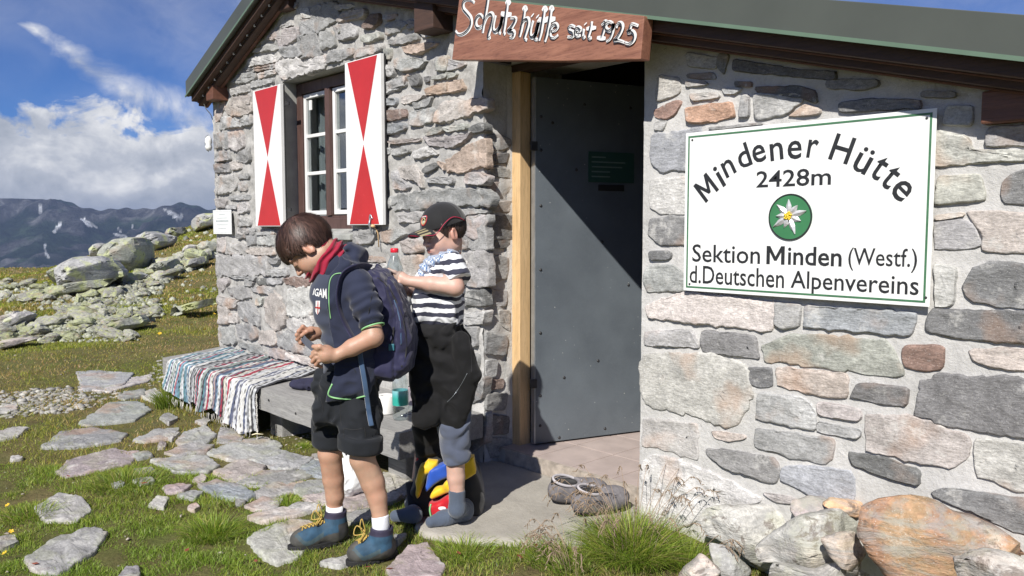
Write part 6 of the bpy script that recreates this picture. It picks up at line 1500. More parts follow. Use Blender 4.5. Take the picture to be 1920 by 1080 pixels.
# near hand closed round the strap: fingers curl at the left edge, thumb on top
hc = W(610, 664, D1 - .215); gL = -R3
def hand1(P):
    d = smin(ell(P, W(611, 664, D1 - .215), (.034, .030, .034)), cone(P, wrL, W(612, 664, D1 - .215), .021, .025), .02)
    for i, (kx, ky, tx, ty, ux, uy, dd) in enumerate([(595, 654, 587, 661, 590, 668, .0), (593, 662, 584, 669, 588, 676, .004), (594, 670, 586, 678, 591, 683, .006), (599, 676, 593, 684, 598, 688, .008)]):
        d = smin(d, finger(P, [W(607, 662 + i * 4, D1 - .228), W(kx, ky, D1 - .238 + dd), W(tx, ty, D1 - .222 + dd), W(ux + 4, uy, D1 - .200 + dd)], .0086, .0066), .0022)
    return smin(d, finger(P, [W(610, 656, D1 - .235), W(600, 650, D1 - .243), W(588, 650, D1 - .236)], .0115, .0085), .006)
def hand2(P):
    d = smin(ell(P, W(583, 626, D1 + .01), (.028, .026, .028)), cone(P, wrR, W(584, 626, D1 + .01), .019, .023), .02)
    for i, (kx, ky, tx, ty, ux, uy) in enumerate([(568, 612, 560, 621, 563, 631), (565, 619, 556, 628, 561, 637), (567, 627, 557, 636, 564, 642), (571, 635, 563, 643, 570, 646)]):
        d = smin(d, finger(P, [W(578, 620 + i * 4, D1 + .0), W(kx, ky, D1 - .012 + i * .006), W(tx, ty, D1 - .01 + i * .006), W(ux, uy, D1 + .0 + i * .006)], .0082, .0064), .0022)
    return smin(d, finger(P, [W(584, 620, D1 - .02), W(575, 622, D1 - .034), W(566, 629, D1 - .03)], .0105, .0082), .006)
def body1(P):
    d = head_sdf(P, c1, R1, s1_); d = smin(d, cone(P, nk0, nk1, .052, .056), .02)
    d = smin(d, econe(P, W(645, 545, D1), W(650, 720, D1), .075, .085, F3, 1.), .04)
    d = smin(d, chain(P, legL, rL, .009), .02); d = smin(d, chain(P, legR, rR, .009), .02)
    d = smin(d, ell(P, W(700, 905, D1 - .075), (.03, .03, .07)), .02)
    d = smin(d, ell(P, legL[1] - R3 * .022 + Z3 * .004, (.024, .024, .028)), .016); d = smin(d, ell(P, legR[1] - R3 * .022 + Z3 * .004, (.024, .024, .028)), .016)
    d = smin(d, chain(P, [W(690, 560, D1 - .15), elL, (elL * .45 + wrL * .55), wrL], [.034, .037, .031, .021], .012), .02); d = smin(d, chain(P, [shR, elR, (elR * .5 + wrR * .5), wrR], [.04, .034, .030, .020], .012), .02)
    return smin(smin(d, hand1(P), .012), hand2(P), .012)
lo, hi = box_px(540, 410, 735, 1030, D1 - .29, D1 + .24)
part('body', sdf_mesh('body', body1, lo, hi, .0034, lambda P: skin_color(P, (.45, .26, .18), [(c1, R1, s1_)])), M['skin1'], b1)
def hc1(P): return np.tile(np.array([.030, .018, .014]), (len(P), 1)) * (1 + .35 * vnoise(P, 90, 3))[:, None]
hr = part('hair', sdf_mesh('hair', lambda P: hair_sdf(P, c1, R1, s1_, .034, .0155, 3, -.072), c1 - .16, c1 + .16, .0032, hc1), M['hair'], b1)
part('hair_strands', strands(c1, R1, s1_, 5200, .017, .026, 5, (.012, -.045, .10), -.07), M['hair'], b1, kind='stuff')
# neck gaiter
ga = R3 * .86 - Z3 * .50; gc = W(614, 493, D1 - .005)
def gaiter(P):
    q = P - gc; a = q @ ga; rad = q - a[:, None] * ga; pv = np.cross(ga, F3); e = np.sqrt(((rad @ F3) / .066) ** 2 + ((rad @ pv) / .078) ** 2); prof = np.abs((e - 1) * .070)
    fold = .0055 * np.sin(a * 250 + 2.5 * vnoise(P, 22, 6) + (rad @ F3) * 26) + .002 * vnoise(P, 60, 7)
    return np.sqrt(np.maximum(prof, 0) ** 2 + (a * .42) ** 2) - .0195 - fold
part('neck_gaiter', sdf_mesh('gaiter', gaiter, gc - .14, gc + .14, .003), M['gaiter'], b1)
# T-shirt and jacket
tee = Sil([(588, 535), (600, 505), (640, 495), (690, 520), (704, 600), (700, 690), (610, 700), (612, 660), (606, 620), (592, 585), (586, 560)], D1, .115, .09)
teeo = lambda P: tee(P) + cloth_fold(P, .0035, 14, 11) + .003 * np.sin(P[:, 2] * 75 + 3 * vnoise(P, 9, 13)) * smooth((.95 - P[:, 2]) / .15)
lo, hi = box_px(580, 488, 712, 708, D1 - .14, D1 + .14)
ts = part('tshirt', sdf_mesh('tee', teeo, lo, hi, .0045), M['tee'], b1)
jk = Sil([(596, 515), (612, 500), (636, 484), (655, 474), (682, 492), (702, 520), (712, 600), (712, 690), (706, 736), (690, 743), (650, 747), (612, 742), (604, 720), (604, 640), (598, 590), (592, 555)], D1, .158, .075)
def front(P):                                               # the open front: keep what lies behind the zip line
    q = P - CAM; u = q @ R3; z_ = P[:, 2]; ln = [(640, 495), (624, 512), (619, 530), (619, 570), (623, 610), (634, 660), (632, 700), (616, 741), (610, 760)]; pz = [W(x, y, D1 - .1)[2] for x, y in ln]; pu = [(W(x, y, D1 - .1) - CAM) @ R3 for x, y in ln]
    return np.interp(z_, pz[::-1], pu[::-1]) - u
slv = [W(672, 535, D1 - .125), W(688, 575, D1 - .165), W(699, 612, D1 - .185)]
def jacket(P):
    d = jk(P) + cloth_fold(P, .0055, 13, 12) + cloth_fold(P, .0025, 30, 17); d = smax(d, front(P), .006)
    s_ = chain(P, slv, [.058, .052, .043], .02); t = ((P - slv[0]) @ (slv[2] - slv[0])) / ((slv[2] - slv[0]) @ (slv[2] - slv[0])); s_ = s_ + (.0055 * np.sin(t * 27 + 2.2 * vnoise(P, 17, 14)) + .003 * vnoise(P, 34, 15)) * np.clip(t + .2, 0, 1); s_ = smax(s_, (t - 1.0) * .17, .006)
    s2 = chain(P, [shR, elR * .85 + shR * .15], [.055, .05], .02)
    d = smin(smin(d, s_, .018), s2, .02)
    d = smin(d, smax(np.abs(ell(P, W(642, 505, D1), (.085, .095, .075))) - .008, (W(630, 490, D1)[2] - P[:, 2]) * -1 - .03, .01), .012)
    hd = smin(ell(P, W(672, 481, D1 + .01), (.035, .085, .040), np.stack([R3, F3, Z3])), ell(P, W(655, 466, D1 + .0), (.022, .075, .022), np.stack([R3, F3, Z3])), .03) + cloth_fold(P, .004, 22, 19)
    return smax(smin(d, hd, .012), -(gaiter(P) + .001), .006)
lo, hi = box_px(585, 445, 735, 760, D1 - .26, D1 + .22)
jo = part('jacket', sdf_mesh('jacket', jacket, lo, hi, .0042), M['jacket'], b1)
def snap(px, py, fn, d0=D1 - .35, off=.0012):               # walk along the sight line until the garment's surface
    r = ray(px, py); t = np.linspace((d0) / (r @ F3), (d0 + .5) / (r @ F3), 500); P = CAM + r * t[:, None]; v = fn(P); i = np.argmax(v < 0)
    return P[i] - r * off if v.min() < 0 else None
def trim(pxs, fn, w_, m, parent, name='trim', n_=6, off=.0015):
    C = [p for p in (snap(x, y, fn, off=off) for x, y in [tuple(q[:2]) for q in crom([(x, y, 0) for x, y in pxs], n_)]) if p is not None]
    return part(name, MB().tube(C, w_, 6).mesh(name, True), M[m], parent) if len(C) > 2 else None
trim([(641, 512), (628, 514), (620, 523), (617, 540), (617, 570), (620, 598)], jacket, .0022, 'lime', jo); trim([(623, 720), (616, 741), (640, 748), (665, 747), (690, 741)], jacket, .0035, 'lime', jo)
cd = (slv[2] - slv[1]); cd /= np.linalg.norm(cd); ca = np.cross(cd, F3); ca /= np.linalg.norm(ca); cb_ = np.cross(cd, ca)
part('cuff', MB().tube([slv[2] + cd * .002 + (ca * math.cos(a) + cb_ * math.sin(a)) * .0425 for a in np.linspace(0, 2 * math.pi, 30)], .0036, 6, cap=False).mesh('cuff', True), M['lime'], jo)
# print on the shirt: letters and shield
def decal(s, quad, fn, m, parent, bold=.0, name='print', off=.0018):
    me = text_mesh(s, bold) if isinstance(s, str) else s; n_ = len(me.vertices); v = np.empty(n_ * 3, dtype=np.float32); me.vertices.foreach_get('co', v); v = v.reshape(-1, 3); lo, hi = v.min(0), v.max(0); a = (v[:, 0] - lo[0]) / (hi[0] - lo[0]); b = (v[:, 1] - lo[1]) / (hi[1] - lo[1])
    Q = np.array(quad, float); px = Q[0] * ((1 - a) * (1 - b))[:, None] + Q[1] * (a * (1 - b))[:, None] + Q[2] * (a * b)[:, None] + Q[3] * ((1 - a) * b)[:, None]; out_ = []
    for x, y in px:
        p = snap(x, y, fn, off=off); out_.append(p if p is not None else W(x, y, D1))
    me.vertices.foreach_set('co', np.array(out_, dtype=np.float32).ravel()); me.update(); return part(name, me, M[m], parent)
def flat_poly(pts, nn=8):
    bm = bmesh.new(); f_ = bm.faces.new([bm.verts.new((x, y, 0)) for x, y in pts]); bmesh.ops.triangulate(bm, faces=[f_]); bmesh.ops.subdivide_edges(bm, edges=bm.edges[:], cuts=3, use_grid_fill=True); me = bpy.data.meshes.new('poly'); bm.to_mesh(me); bm.free(); return me
decal('IGAM', [(586, 553), (613, 561), (612, 541), (589, 541)], teeo, 'white_paint', ts, .02)
decal(flat_poly([(0, .25), (0, 1), (1, 1), (1, .25), (.75, .08), (.5, 0), (.25, .08)]), [(591, 590), (599, 590), (600, 564), (592, 564)], teeo, 'white_paint', ts, 0, 'shield')
decal(flat_poly([(0, .6), (0, .72), (1, .72), (1, .6)]), [(591, 575), (600, 576), (600, 579), (591, 578)], teeo, 'red_paint', ts, 0, 'shield_cross', .0026); decal(flat_poly([(0, 0), (0, 1), (1, 1), (1, 0)]), [(595, 589), (596.6, 589), (596.8, 565), (595.4, 565)], teeo, 'red_paint', ts, 0, 'shield_cross', .0026)
# shorts with rolled cuffs
def shorts(P):
    hip = Sil_h1(P); lL = chain(P, [W(664, 730, D1 - .035), W(674, 790, D1 - .075), W(677, 836, D1 - .090)], [.078, .075, .074], .03); lR = chain(P, [W(634, 730, D1 + .05), W(622, 795, D1 + .07), W(620, 826, D1 + .07)], [.082, .068, .064], .03)
    lL = smax(lL, (W(677, 842, D1 - .09)[2] - P[:, 2]), .008); lR = smax(lR, (W(620, 832, D1 + .07)[2] - P[:, 2]), .008)
    d = smin(smin(lL, lR, .012), hip, .04) + cloth_fold(P, .006, 13, 31) + cloth_fold(P, .003, 30, 35)
    for c, r_, tl in ((W(676, 830, D1 - .093), .073, -.12), (W(620, 822, D1 + .07), .062, -.05)):
        q = P - c; rr = np.sqrt(q[:, 0] ** 2 + q[:, 1] ** 2) - r_; zz = q[:, 2] - tl * (q @ R3); d = smin(d, np.sqrt(rr ** 2 + (np.maximum(np.abs(zz) - .02, 0)) ** 2) - .0145 - .003 * vnoise(P, 30, 33), .004)
    hol = np.minimum(chain(P, [legL[0], legL[1]], [.062, .058], .01), chain(P, [legR[0], legR[1]], [.055, .053], .01)); return smax(d, -np.maximum(hol, P[:, 2] - W(676, 800, D1 - .09)[2]), .004)
Sil_h1 = Sil([(596, 690), (640, 684), (700, 690), (708, 720), (712, 790), (640, 795), (594, 790), (592, 730)], D1, .115, .08)
lo, hi = box_px(580, 680, 725, 860, D1 - .2, D1 + .18)
so1 = part('shorts', sdf_mesh('shorts', shorts, lo, hi, .0042), M['shorts'], b1)
for q_ in ([(645, 803), (664, 806), (683, 802)], [(645, 803), (644, 812), (645, 822)], [(683, 802), (685, 812), (685, 820)], [(640, 735), (638, 770), (640, 800)], [(690, 745), (700, 780), (704, 815)], [(600, 745), (606, 765), (603, 780)]): trim(q_, shorts, .0014, 'black', so1, 'seam', off=.0004)
for q_ in ([(700, 540), (690, 600), (694, 660)], [(640, 690), (660, 688), (668, 700)]): trim(q_, jacket, .0012, 'black', jo, 'seam', off=.0003)
# socks and boots
def boot(name_, an, toe, heel, label=None):
    an = np.array(an); ax = toe - heel; L_b = np.linalg.norm(ax[:2]); fx = np.array([ax[0], ax[1], 0]) / L_b; sd_ = np.array([-fx[1], fx[0], 0]); g = min(toe[2], heel[2]); B = np.array([heel[0], heel[1], g]); Rb = np.stack([fx, sd_, Z3])
    loc = lambda P: (P - B) @ Rb.T; al = loc(an[None])[0]
    def f(P):
        q = loc(P); d = ell(q, (L_b - .062, 0, .040), (.060, .046, .038)); d = smin(d, ell(q, (.048, 0, .042), (.048, .036, .045)), .03); d = smin(d, ell(q, (L_b * .52, 0, .048), (.085, .038, .046)), .03)
        d = smin(d, cone(q, (al[0] + .0, al[1], .06), (al[0] - .006, al[1], .128), .046, .045), .035); d = smax(d, -cone(q, (al[0] - .004, al[1], .10), (al[0] - .006, al[1], .17), .033, .038), .006); d = smax(d, q[:, 2] - .137 + .10 * (q[:, 0] - al[0]) * -1 * .3, .006)
        return smax(d + .0012 * vnoise(P, 55, 41), .012 - q[:, 2], .004)
    def col(P):
        q = loc(P); C = np.tile(np.array([.022, .065, .115]), (len(P), 1)); t = q[:, 0] / L_b; rand = .040 + .018 * np.sin(t * 6) + .035 * smooth((t - .74) / .2) + .03 * smooth((.16 - t) / .12); m_ = q[:, 2] < rand; C[m_] = (.062, .060, .056)
        m2 = (q[:, 2] < rand + .02) & ~m_ & (t > .45); C[m2] = (.055, .085, .10); top = q[:, 2] > .112; C[top] = (.028, .024, .05); bk = (t < .2) & (q[:, 2] < .09); C[bk] = (.04, .04, .042)
        tg = (np.abs(q[:, 1]) < .018) & (q[:, 2] > .062) & (t > .42); C[tg] = (.075, .07, .06); return C * (1 + .18 * vnoise(P, 40, 42) + .1 * vnoise(P, 120, 43))[:, None]
    lo = np.minimum(B, an) - .12; hi = np.maximum(toe, an) + .12; lo = np.minimum(lo, toe - .1); hi = np.maximum(hi, B + .1)
    bt = part('boot', sdf_mesh('boot', f, lo, hi, .0035, col), M['bootm'], b1)
    ol = [(B + fx * (L_b * .5 + (L_b * .52 + .004) * math.cos(a)) + sd_ * (.041 + .007 * math.cos(a)) * math.sin(a) * (1 - .12 * math.cos(2 * a) * 0)) for a in np.linspace(0, 2 * math.pi, 36, endpoint=False)]
    sl = MB().prism(ol, (0, 0, .021))
    part('sole', sl.mesh('sole', False, .003), M['black'], bt)
    for i in range(10): t = .06 + .88 * i / 9; hw_ = (.041 + .007 * (2 * t - 1)) * math.sqrt(max(.02, 1 - (2 * t - 1) ** 2)) + .001; part('tread', MB().box(B + fx * L_b * t + Z3 * .004, (.012, 2 * hw_ + .004, .012), Rb.T).mesh('t', False, .002), M['black'], bt)
    ws = lambda x, y, z: B + fx * x + sd_ * y + Z3 * z; lc = MB()
    def onb(x, y):
        z = np.linspace(.16, .02, 120); P = np.array([ws(x, y, q) for q in z]); v = f(P); i = np.argmax(v < 0); return P[i] + Z3 * .002
    x0b, x1b = L_b * .80, al[0] + .047
    for i in range(7):
        x = x0b + (x1b - x0b) * i / 6
        xn = x0b + (x1b - x0b) * min(i + 1, 6) / 6
        for sg in (-1, 1): lc.tube(crom([onb(x, sg * .019), onb((x + xn) / 2, 0) + Z3 * .002, onb(xn, -sg * .019)], 3), .0024, 5)
    kn = ws(al[0] + .052, 0, .118)
    for a in ((.03, .035, .0), (.035, -.03, .01), (.02, .0, .045), (.035, .015, -.035), (.03, -.012, -.05)): lc.tube(crom([kn, kn + fx * a[0] * .7 + sd_ * a[1] + Z3 * (a[2] + .01), kn + fx * a[0] * 1.1 + sd_ * a[1] * .8 + Z3 * (a[2] - .022), kn + fx * .004 + Z3 * -.006], 5), .0023, 5)
    part('laces', lc.mesh('laces', True), M['lace'], bt, kind='stuff'); return bt
M['bootm'] = attr_mat('scuffed_blue_nubuck', .75, .25, .5, 220, .001); M['lace'] = simple('yellow_lace', (.46, .32, .08), .7, .2, 80)
gz = -.128
def onz(x, y, z): return gr(x, y, z)
boot('boot', legL[4], onz(652, 1060, gz - .0), onz(742, 1040, gz)); boot('boot', legR[4], onz(543, 1032, gz), onz(652, 1013, gz))
for lg, r_ in ((legL, .034), (legR, .035)):
    ln = lg[5] - lg[4]; tp = lg[4] + (lg[3] - lg[4]) * (.0 if lg is legL else .15)
    part('sock', MB().tube([lg[5], lg[4] + ln * .3, tp, tp + (lg[3] - lg[4]) * .02], [r_ * .98, r_, r_ * 1.0, r_ * .97], 24).mesh('sock', True), M['sock_white'], b1)
# strap held in the hands
tag(part('waist_strap', MB().ribbon([W(566, 632, D1 - .02), W(574, 641, D1 - .08), W(590, 654, D1 - .19), W(600, 664, D1 - .24)], .030, F3).ribbon([W(566, 632, D1 - .016), W(574, 641, D1 - .076), W(590, 654, D1 - .186), W(600, 664, D1 - .236)], .030, F3).mesh('s'), M['tee'], None), 'dark navy hip strap pulled tight between the hands of the dark haired boy', 'strap')
# ---------------------------------------------------------------- backpack on boy 1
pk = thing('backpack', 'dark purple navy backpack worn by the dark haired boy', 'backpack', W(730, 700, D1)); pbody = Sil([(688, 530), (690, 506), (700, 500), (722, 507), (742, 528), (760, 562), (774, 606), (777, 650), (770, 690), (752, 706), (722, 707), (700, 695), (692, 660)], D1 + .01, .135, .07)
front_p = Sil([(735, 580), (752, 560), (770, 606), (776, 650), (768, 692), (745, 702), (730, 690), (728, 640)], D1 + .01, .11, .05)
def packf(P):
    d = smin(pbody(P), front_p(P) + .004, .012) + .005 * vnoise(P, 11, 51) + cloth_fold(P, .0045, 16, 52) + cloth_fold(P, .002, 34, 53)
    seam = W(738, 600, D1 - .13); q = (P - CAM) @ R3; zz = P[:, 2]; pz = [W(735, 530, D1 - .12)[2], W(745, 600, D1 - .12)[2], W(736, 690, D1 - .12)[2]]; pu = [(W(x, y, D1 - .12) - CAM) @ R3 for x, y in ((722, 530), (744, 610), (738, 690))]
    return d + .005 * np.exp(-((q - np.interp(zz, pz[::-1], pu[::-1])) / .004) ** 2)
lo, hi = box_px(682, 492, 785, 715, D1 - .15, D1 + .17)
pb = part('pack_body', sdf_mesh('pack', packf, lo, hi, .0045), M['pack'], pk)
both = lambda P: np.minimum(jacket(P), packf(P))
def strap_on(pxs, w_, fn, m, name, off=.004, th=.006):
    C = [p for p in (snap(x, y, fn, off=off) for x, y in [tuple(q[:2]) for q in crom([(x, y, 0) for x, y in pxs], 7)]) if p is not None]; C = [(C[max(i - 2, 0)] + C[max(i - 1, 0)] + C[i] + C[min(i + 1, len(C) - 1)] + C[min(i + 2, len(C) - 1)]) / 5 for i in range(len(C))]
    return part(name, MB().tube(C, w_ / 2, 8, flat=.22, up=F3).mesh(name, True), M[m], pk)
nrm = -F3
strap_on([(700, 507), (682, 500), (662, 502), (645, 512), (637, 530), (634, 560), (641, 590), (654, 618), (668, 640)], .044, jacket, 'pack', 'shoulder_strap', .006)
strap_on([(672, 640), (676, 672), (682, 705), (688, 745), (692, 775), (697, 800)], .020, lambda P: np.minimum(both(P), shorts(P)), 'webbing', 'webbing_strap', .010)
strap_on([(706, 520), (724, 535), (744, 566), (758, 610), (762, 660), (752, 690)], .006, packf, 'black', 'zip', .001); trim_p = strap_on([(738, 560), (750, 600), (752, 650)], .005, packf, 'webbing', 'zip', .001)
part('zip_pull', MB().box(snap(734, 651, both, off=.006), (.022, .006, .026), np.stack([R3, F3, Z3]).T).mesh('z', False, .002), simple('teal_tag', (.03, .15, .20), .5), pk); strap_on([(738, 612), (737, 630), (735, 645)], .006, packf, 'black', 'pull_cord', .003)
bt_l = W(741, 600, D1 + .115); bottle('water_bottle', 'clear plastic bottle with a red cap sticking out of the backpack side pocket', bt_l, .038, .30, simple('red_cap', (.62, .02, .04), .35), simple('white_bottle_print', (.6, .62, .64), .4), (0, 0, 0), (.2, .42))
# ---------------------------------------------------------------- boy 2: cap, bandana, striped shirt
D2 = 3.40
b2 = thing('person', 'boy in black cap, plaid bandana and striped shirt standing behind the backpack', 'person', (*W(850, 985, D2)[:2], -.1))
f2 = -R3 * .76 - F3 * .56 - Z3 * .24; R2 = head_frame(f2, Z3 - R3 * .12); c2 = W(832, 437, D2); s2_ = 1.0
M['skin2'] = attr_mat('fair_skin', .5, .06, .25, 260, .0006, sss=.12)
elb, wri = W(853, 538, D2 - .15), W(764, 527, D2 - .13); kn2 = W(853, 850, D2 - .06); an2 = W(855, 940, D2 - .06)
legN = [W(850, 780, D2 - .05), W(853, 850, D2 - .06), W(855, 895, D2 - .06), W(857, 925, D2 - .06), W(857, 955, D2 - .06)]; rN = [.07, .042, .037, .031, .030]
def hand3(P):
    d = smin(ell(P, W(750, 521, D2 - .12), (.032, .022, .026)), cone(P, wri, W(752, 522, D2 - .12), .0195, .022), .02)
    for i, (a, b, c_) in enumerate([((741, 510), (729, 505), (719, 509)), ((738, 515), (725, 511), (717, 517)), ((737, 521), (727, 521), (722, 528)), ((739, 528), (731, 530), (727, 535))]):
        d = smin(d, finger(P, [W(749, 516 + i * 4, D2 - .13 + i * .008), W(*a, D2 - .135 + i * .012), W(*b, D2 - .13 + i * .012), W(*c_, D2 - .118 + i * .012)], .0080, .0060), .002)
    return smin(d, finger(P, [W(750, 528, D2 - .14), W(741, 534, D2 - .15), W(733, 538, D2 - .145)], .0105, .0075), .005)
def body2(P):
    d = head_sdf(P, c2, R2, s2_); d = smin(d, cone(P, c2 - R2[1] * .025 - R2[2] * .05, W(838, 500, D2), .046, .055), .02); d = smin(d, econe(P, W(830, 530, D2), W(828, 640, D2), .07, .08, F3, 1.), .04)
    d = smin(d, chain(P, legN, rN, .009), .02); d = smin(d, chain(P, [W(822, 640, D2 + .06), W(805, 800, D2 + .12), W(780, 940, D2 + .26), W(772, 960, D2 + .27)], [.08, .05, .032, .03], .02), .02)
    d = smin(d, chain(P, [W(846, 500, D2 - .11), elb, elb * .5 + wri * .5, wri], [.038, .036, .031, .0205], .014), .02)
    d = smin(d, chain(P, [W(820, 505, D2 + .11), W(806, 560, D2 + .13), W(765, 545, D2 + .0)], [.036, .033, .022], .014), .02); d = smin(d, ell(P, W(752, 540, D2 - .03), (.035, .025, .03)), .02)
    for i in range(4): d = smin(d, finger(P, [W(752, 538, D2 - .03 + i * .006), W(742, 533 + i * 5, D2 - .045 + i * .01), W(734, 536 + i * 5, D2 - .05 + i * .01)], .0085, .0065), .004)
    return smin(d, hand3(P), .012)
lo, hi = box_px(712, 375, 890, 975, D2 - .2, D2 + .32)
part('body', sdf_mesh('body', body2, lo, hi, .0036, lambda P: skin_color(P, (.55, .35, .28), [(c2, R2, s2_)])), M['skin2'], b2)
part('hair', sdf_mesh('hair', lambda P: hair_sdf(P, c2, R2, s2_, .036, .007, 9, -.05), c2 - .14, c2 + .14, .0032, hc1), M['hair'], b2)
# cap
def cap_local(P): return head_local(P, c2, R2, s2_)
def capf(P):
    q = cap_local(P); dome = ell(q, (0, -.010, .034), (.088, .104, .096)); dome = smax(dome, -ell(q, (0, -.010, .030), (.083, .099, .090)), .003); dome = smax(dome, (.030 - .15 * q[:, 1] * 0 - q[:, 2] + .10 * q[:, 1] * -1 * .25), .004)
    br_z = .042 - .55 * (q[:, 0] ** 2) / .08 - .10 * (q[:, 1] - .09); bx = np.sqrt((q[:, 0] / .072) ** 2 + ((q[:, 1] - .085) / .078) ** 2) - 1; brim = smax(smax(bx * .06, np.abs(q[:, 2] - br_z) - .0022, .002), .075 - q[:, 1], .004)
    pan = q[:, 0]; a = np.arctan2(q[:, 0], q[:, 1] + .01); seam = .0012 * np.exp(-((np.mod(a + math.pi / 6, math.pi / 3) - math.pi / 6) / .035) ** 2); return (smin(dome, brim, .003) - seam) * s2_
cp = part('cap', sdf_mesh('cap', capf, c2 - .2, c2 + .2, .0026), fabric('black_cap_cloth', (.014, .014, .015), .8, .2), b2)
def cap_pt(x, y, z): return c2 + R2.T @ (np.array([x, y, z]) * s2_)
def on_cap(ax, az_):                                        # a point on the dome by side angle and height angle
    d = np.array([math.sin(ax) * math.cos(az_) * .088, math.cos(ax) * math.cos(az_) * .104, math.sin(az_) * .096]); return cap_pt(*(np.array([0, -.01, .034]) + d * 1.01))
part('button', MB().lathe([(0, .004), (.005, .003), (.007, 0)], cap_pt(0, -.01, .130), 10, R2.T).mesh('b', True), M['black'], cp)
sh_ = [(-.20, .56), (-.22, .36), (-.12, .22), (.0, .17), (.12, .22), (.22, .36), (.20, .56), (0, .58)]; sx0 = .12
P0 = [on_cap(a + sx0, b + .05) for a, b in sh_]; ctr = on_cap(sx0, .43); part('cap_badge', MB().add([p + (p - ctr) * .0 for p in P0] + [ctr * 1.0 + (ctr - c2) * .01], [(i, (i + 1) % 8, 8) for i in range(8)]).mesh('badge'), M['black'], cp)
part('badge_border', MB().tube(crom(P0 + [P0[0]], 4), .0020, 6).mesh('bb', True), simple('badge_red', (.5, .03, .05), .5), cp); rg_ = [on_cap(sx0 + .13 * math.cos(a), .40 + .13 * math.sin(a)) for a in np.linspace(0, 2 * math.pi, 20)]
part('badge_ring', MB().tube(rg_, .0024, 6).mesh('br', True), simple('badge_gold', (.55, .45, .22), .4), cp); part('badge_centre', MB().add([on_cap(sx0 + .09 * math.cos(a), .40 + .09 * math.sin(a)) for a in np.linspace(0, 2 * math.pi, 12, endpoint=False)] + [on_cap(sx0, .40) * 1 + (on_cap(sx0, .4) - c2) * .012], [(i, (i + 1) % 12, 12) for i in range(12)]).mesh('bc'), simple('badge_pale', (.45, .48, .42), .5), cp)
for i in range(3): a = on_cap(sx0 - .12 + .12 * i, .60); part('badge_star', MB().box(a, (.005, .005, .005), R2.T).mesh('st', False, .001), M['white_paint'], cp)
def brim_pt(x, y): return cap_pt(x, y, .042 - .55 * x * x / .08 - .10 * (y - .09) + .0036)
for i in range(3): x = .020 + i * .017; part('brim_stripe', MB().add([brim_pt(x, .093), brim_pt(x + .009, .093), brim_pt(x + .004, .142), brim_pt(x - .005, .142)], [(0, 1, 2, 3)]).mesh('bs'), simple('khaki_stripe', (.30, .26, .15), .6), cp)
pip = [cap_pt(*p) for p in [(-.066, .105, .038 - .025), (-.04, .145, .022), (0, .160, .030), (.04, .146, .022), (.064, .112, .014), (.077, .080, .012), (.088, .035, .045), (.090, -.005, .060), (.086, -.04, .050), (.078, -.066, .033)]]
part('piping', MB().tube(crom(pip, 5), .0016, 6).mesh('p', True), simple('crimson_piping', (.42, .015, .06), .5), cp)
# bandana
def bandana(P):
    bc = W(832, 486, D2); ax = np.array([0, 0, 1.]) * .9 - R3 * .35; ax /= np.linalg.norm(ax); q = P - bc; a = q @ ax; rad = q - a[:, None] * ax; r_ = np.linalg.norm(rad, axis=1)
    d = np.sqrt((r_ - .058) ** 2 + (a * .75) ** 2) - .019; d = smin(d, Sil_ba(P), .016); return d + .004 * np.sin(P[:, 2] * 190 + ((P - CAM) @ R3) * 120 + 3 * vnoise(P, 20, 61))
Sil_ba = Sil([(786, 518), (788, 497), (800, 485), (828, 474), (850, 466), (856, 474), (838, 488), (822, 500), (808, 514), (795, 522)], D2 - .06, .065, .04)
lo, hi = box_px(780, 455, 865, 530, D2 - .15, D2 + .1)
k = NM('blue_plaid_cloth'); c = k.co(); ck = [];
for rx in ((.9, .3, 0), (0, .6, 1.1)):
    mp = k.n('Mapping'); mp.inputs['Rotation'].default_value = rx; k.l(c, mp.inputs[0]); wv_ = k.n('TexWave'); wv_.inputs['Scale'].default_value = 34; wv_.inputs['Distortion'].default_value = 1.5; k.l(mp.outputs[0], wv_.inputs[0]); ck.append(k.ramp(wv_.outputs[0], [(.4, 0.), (.6, 1.)]))
cc_ = k.mix(k.math('MULTIPLY', k.math('ADD', ck[0], ck[1]), .5), (.62, .66, .72), (.06, .14, .30)); k.color(cc_); k.set(Roughness=.9, Sheen_Weight=.2); k.bump(k.noise(400, 3), .3, .001)
part('bandana', sdf_mesh('bandana', bandana, lo, hi, .003), k.m, b2)
# striped shirt
sh2 = Sil([(788, 505), (806, 486), (838, 476), (858, 474), (868, 486), (873, 510), (868, 560), (865, 606), (842, 612), (812, 613), (777, 610), (774, 575), (778, 545), (782, 520)], D2, .12, .08)
slE = W(862, 524, D2 - .145)
def shirt(P):
    d = sh2(P) + cloth_fold(P, .006, 13, 71) + cloth_fold(P, .0025, 30, 73); a, b = W(848, 494, D2 - .10), slE; t = ((P - a) @ (b - a)) / ((b - a) @ (b - a)); s_ = cone(P, a, b, .052, .047) + cloth_fold(P, .003, 20, 72); s_ = smax(s_, (t - 1.05) * .06, .004); return smin(d, s_, .015)
k = NM('striped_jersey'); c = k.co('Object'); sx_ = k.n('SeparateXYZ'); k.l(c, sx_.inputs[0]); zz = k.math('ADD', sx_.outputs[2], k.math('MULTIPLY', k.math('SUBTRACT', k.noise(9, 3), .5), .05)); fr_ = k.math('FRACT', k.math('MULTIPLY', zz, 1 / .0375))
col = k.mix(k.ramp(fr_, [(.50, 0.), (.54, 1.)]), (.74, .75, .77), (.030, .032, .055)); k.color(col); k.set(Roughness=.85, Sheen_Weight=.1); k.bump(k.noise(500, 3), .25, .001); k.bump(k.noise(26, 5), .3, .006)
lo, hi = box_px(768, 468, 890, 616, D2 - .22, D2 + .14)
part('striped_shirt', sdf_mesh('shirt', shirt, lo, hi, .0042), k.m, b2)
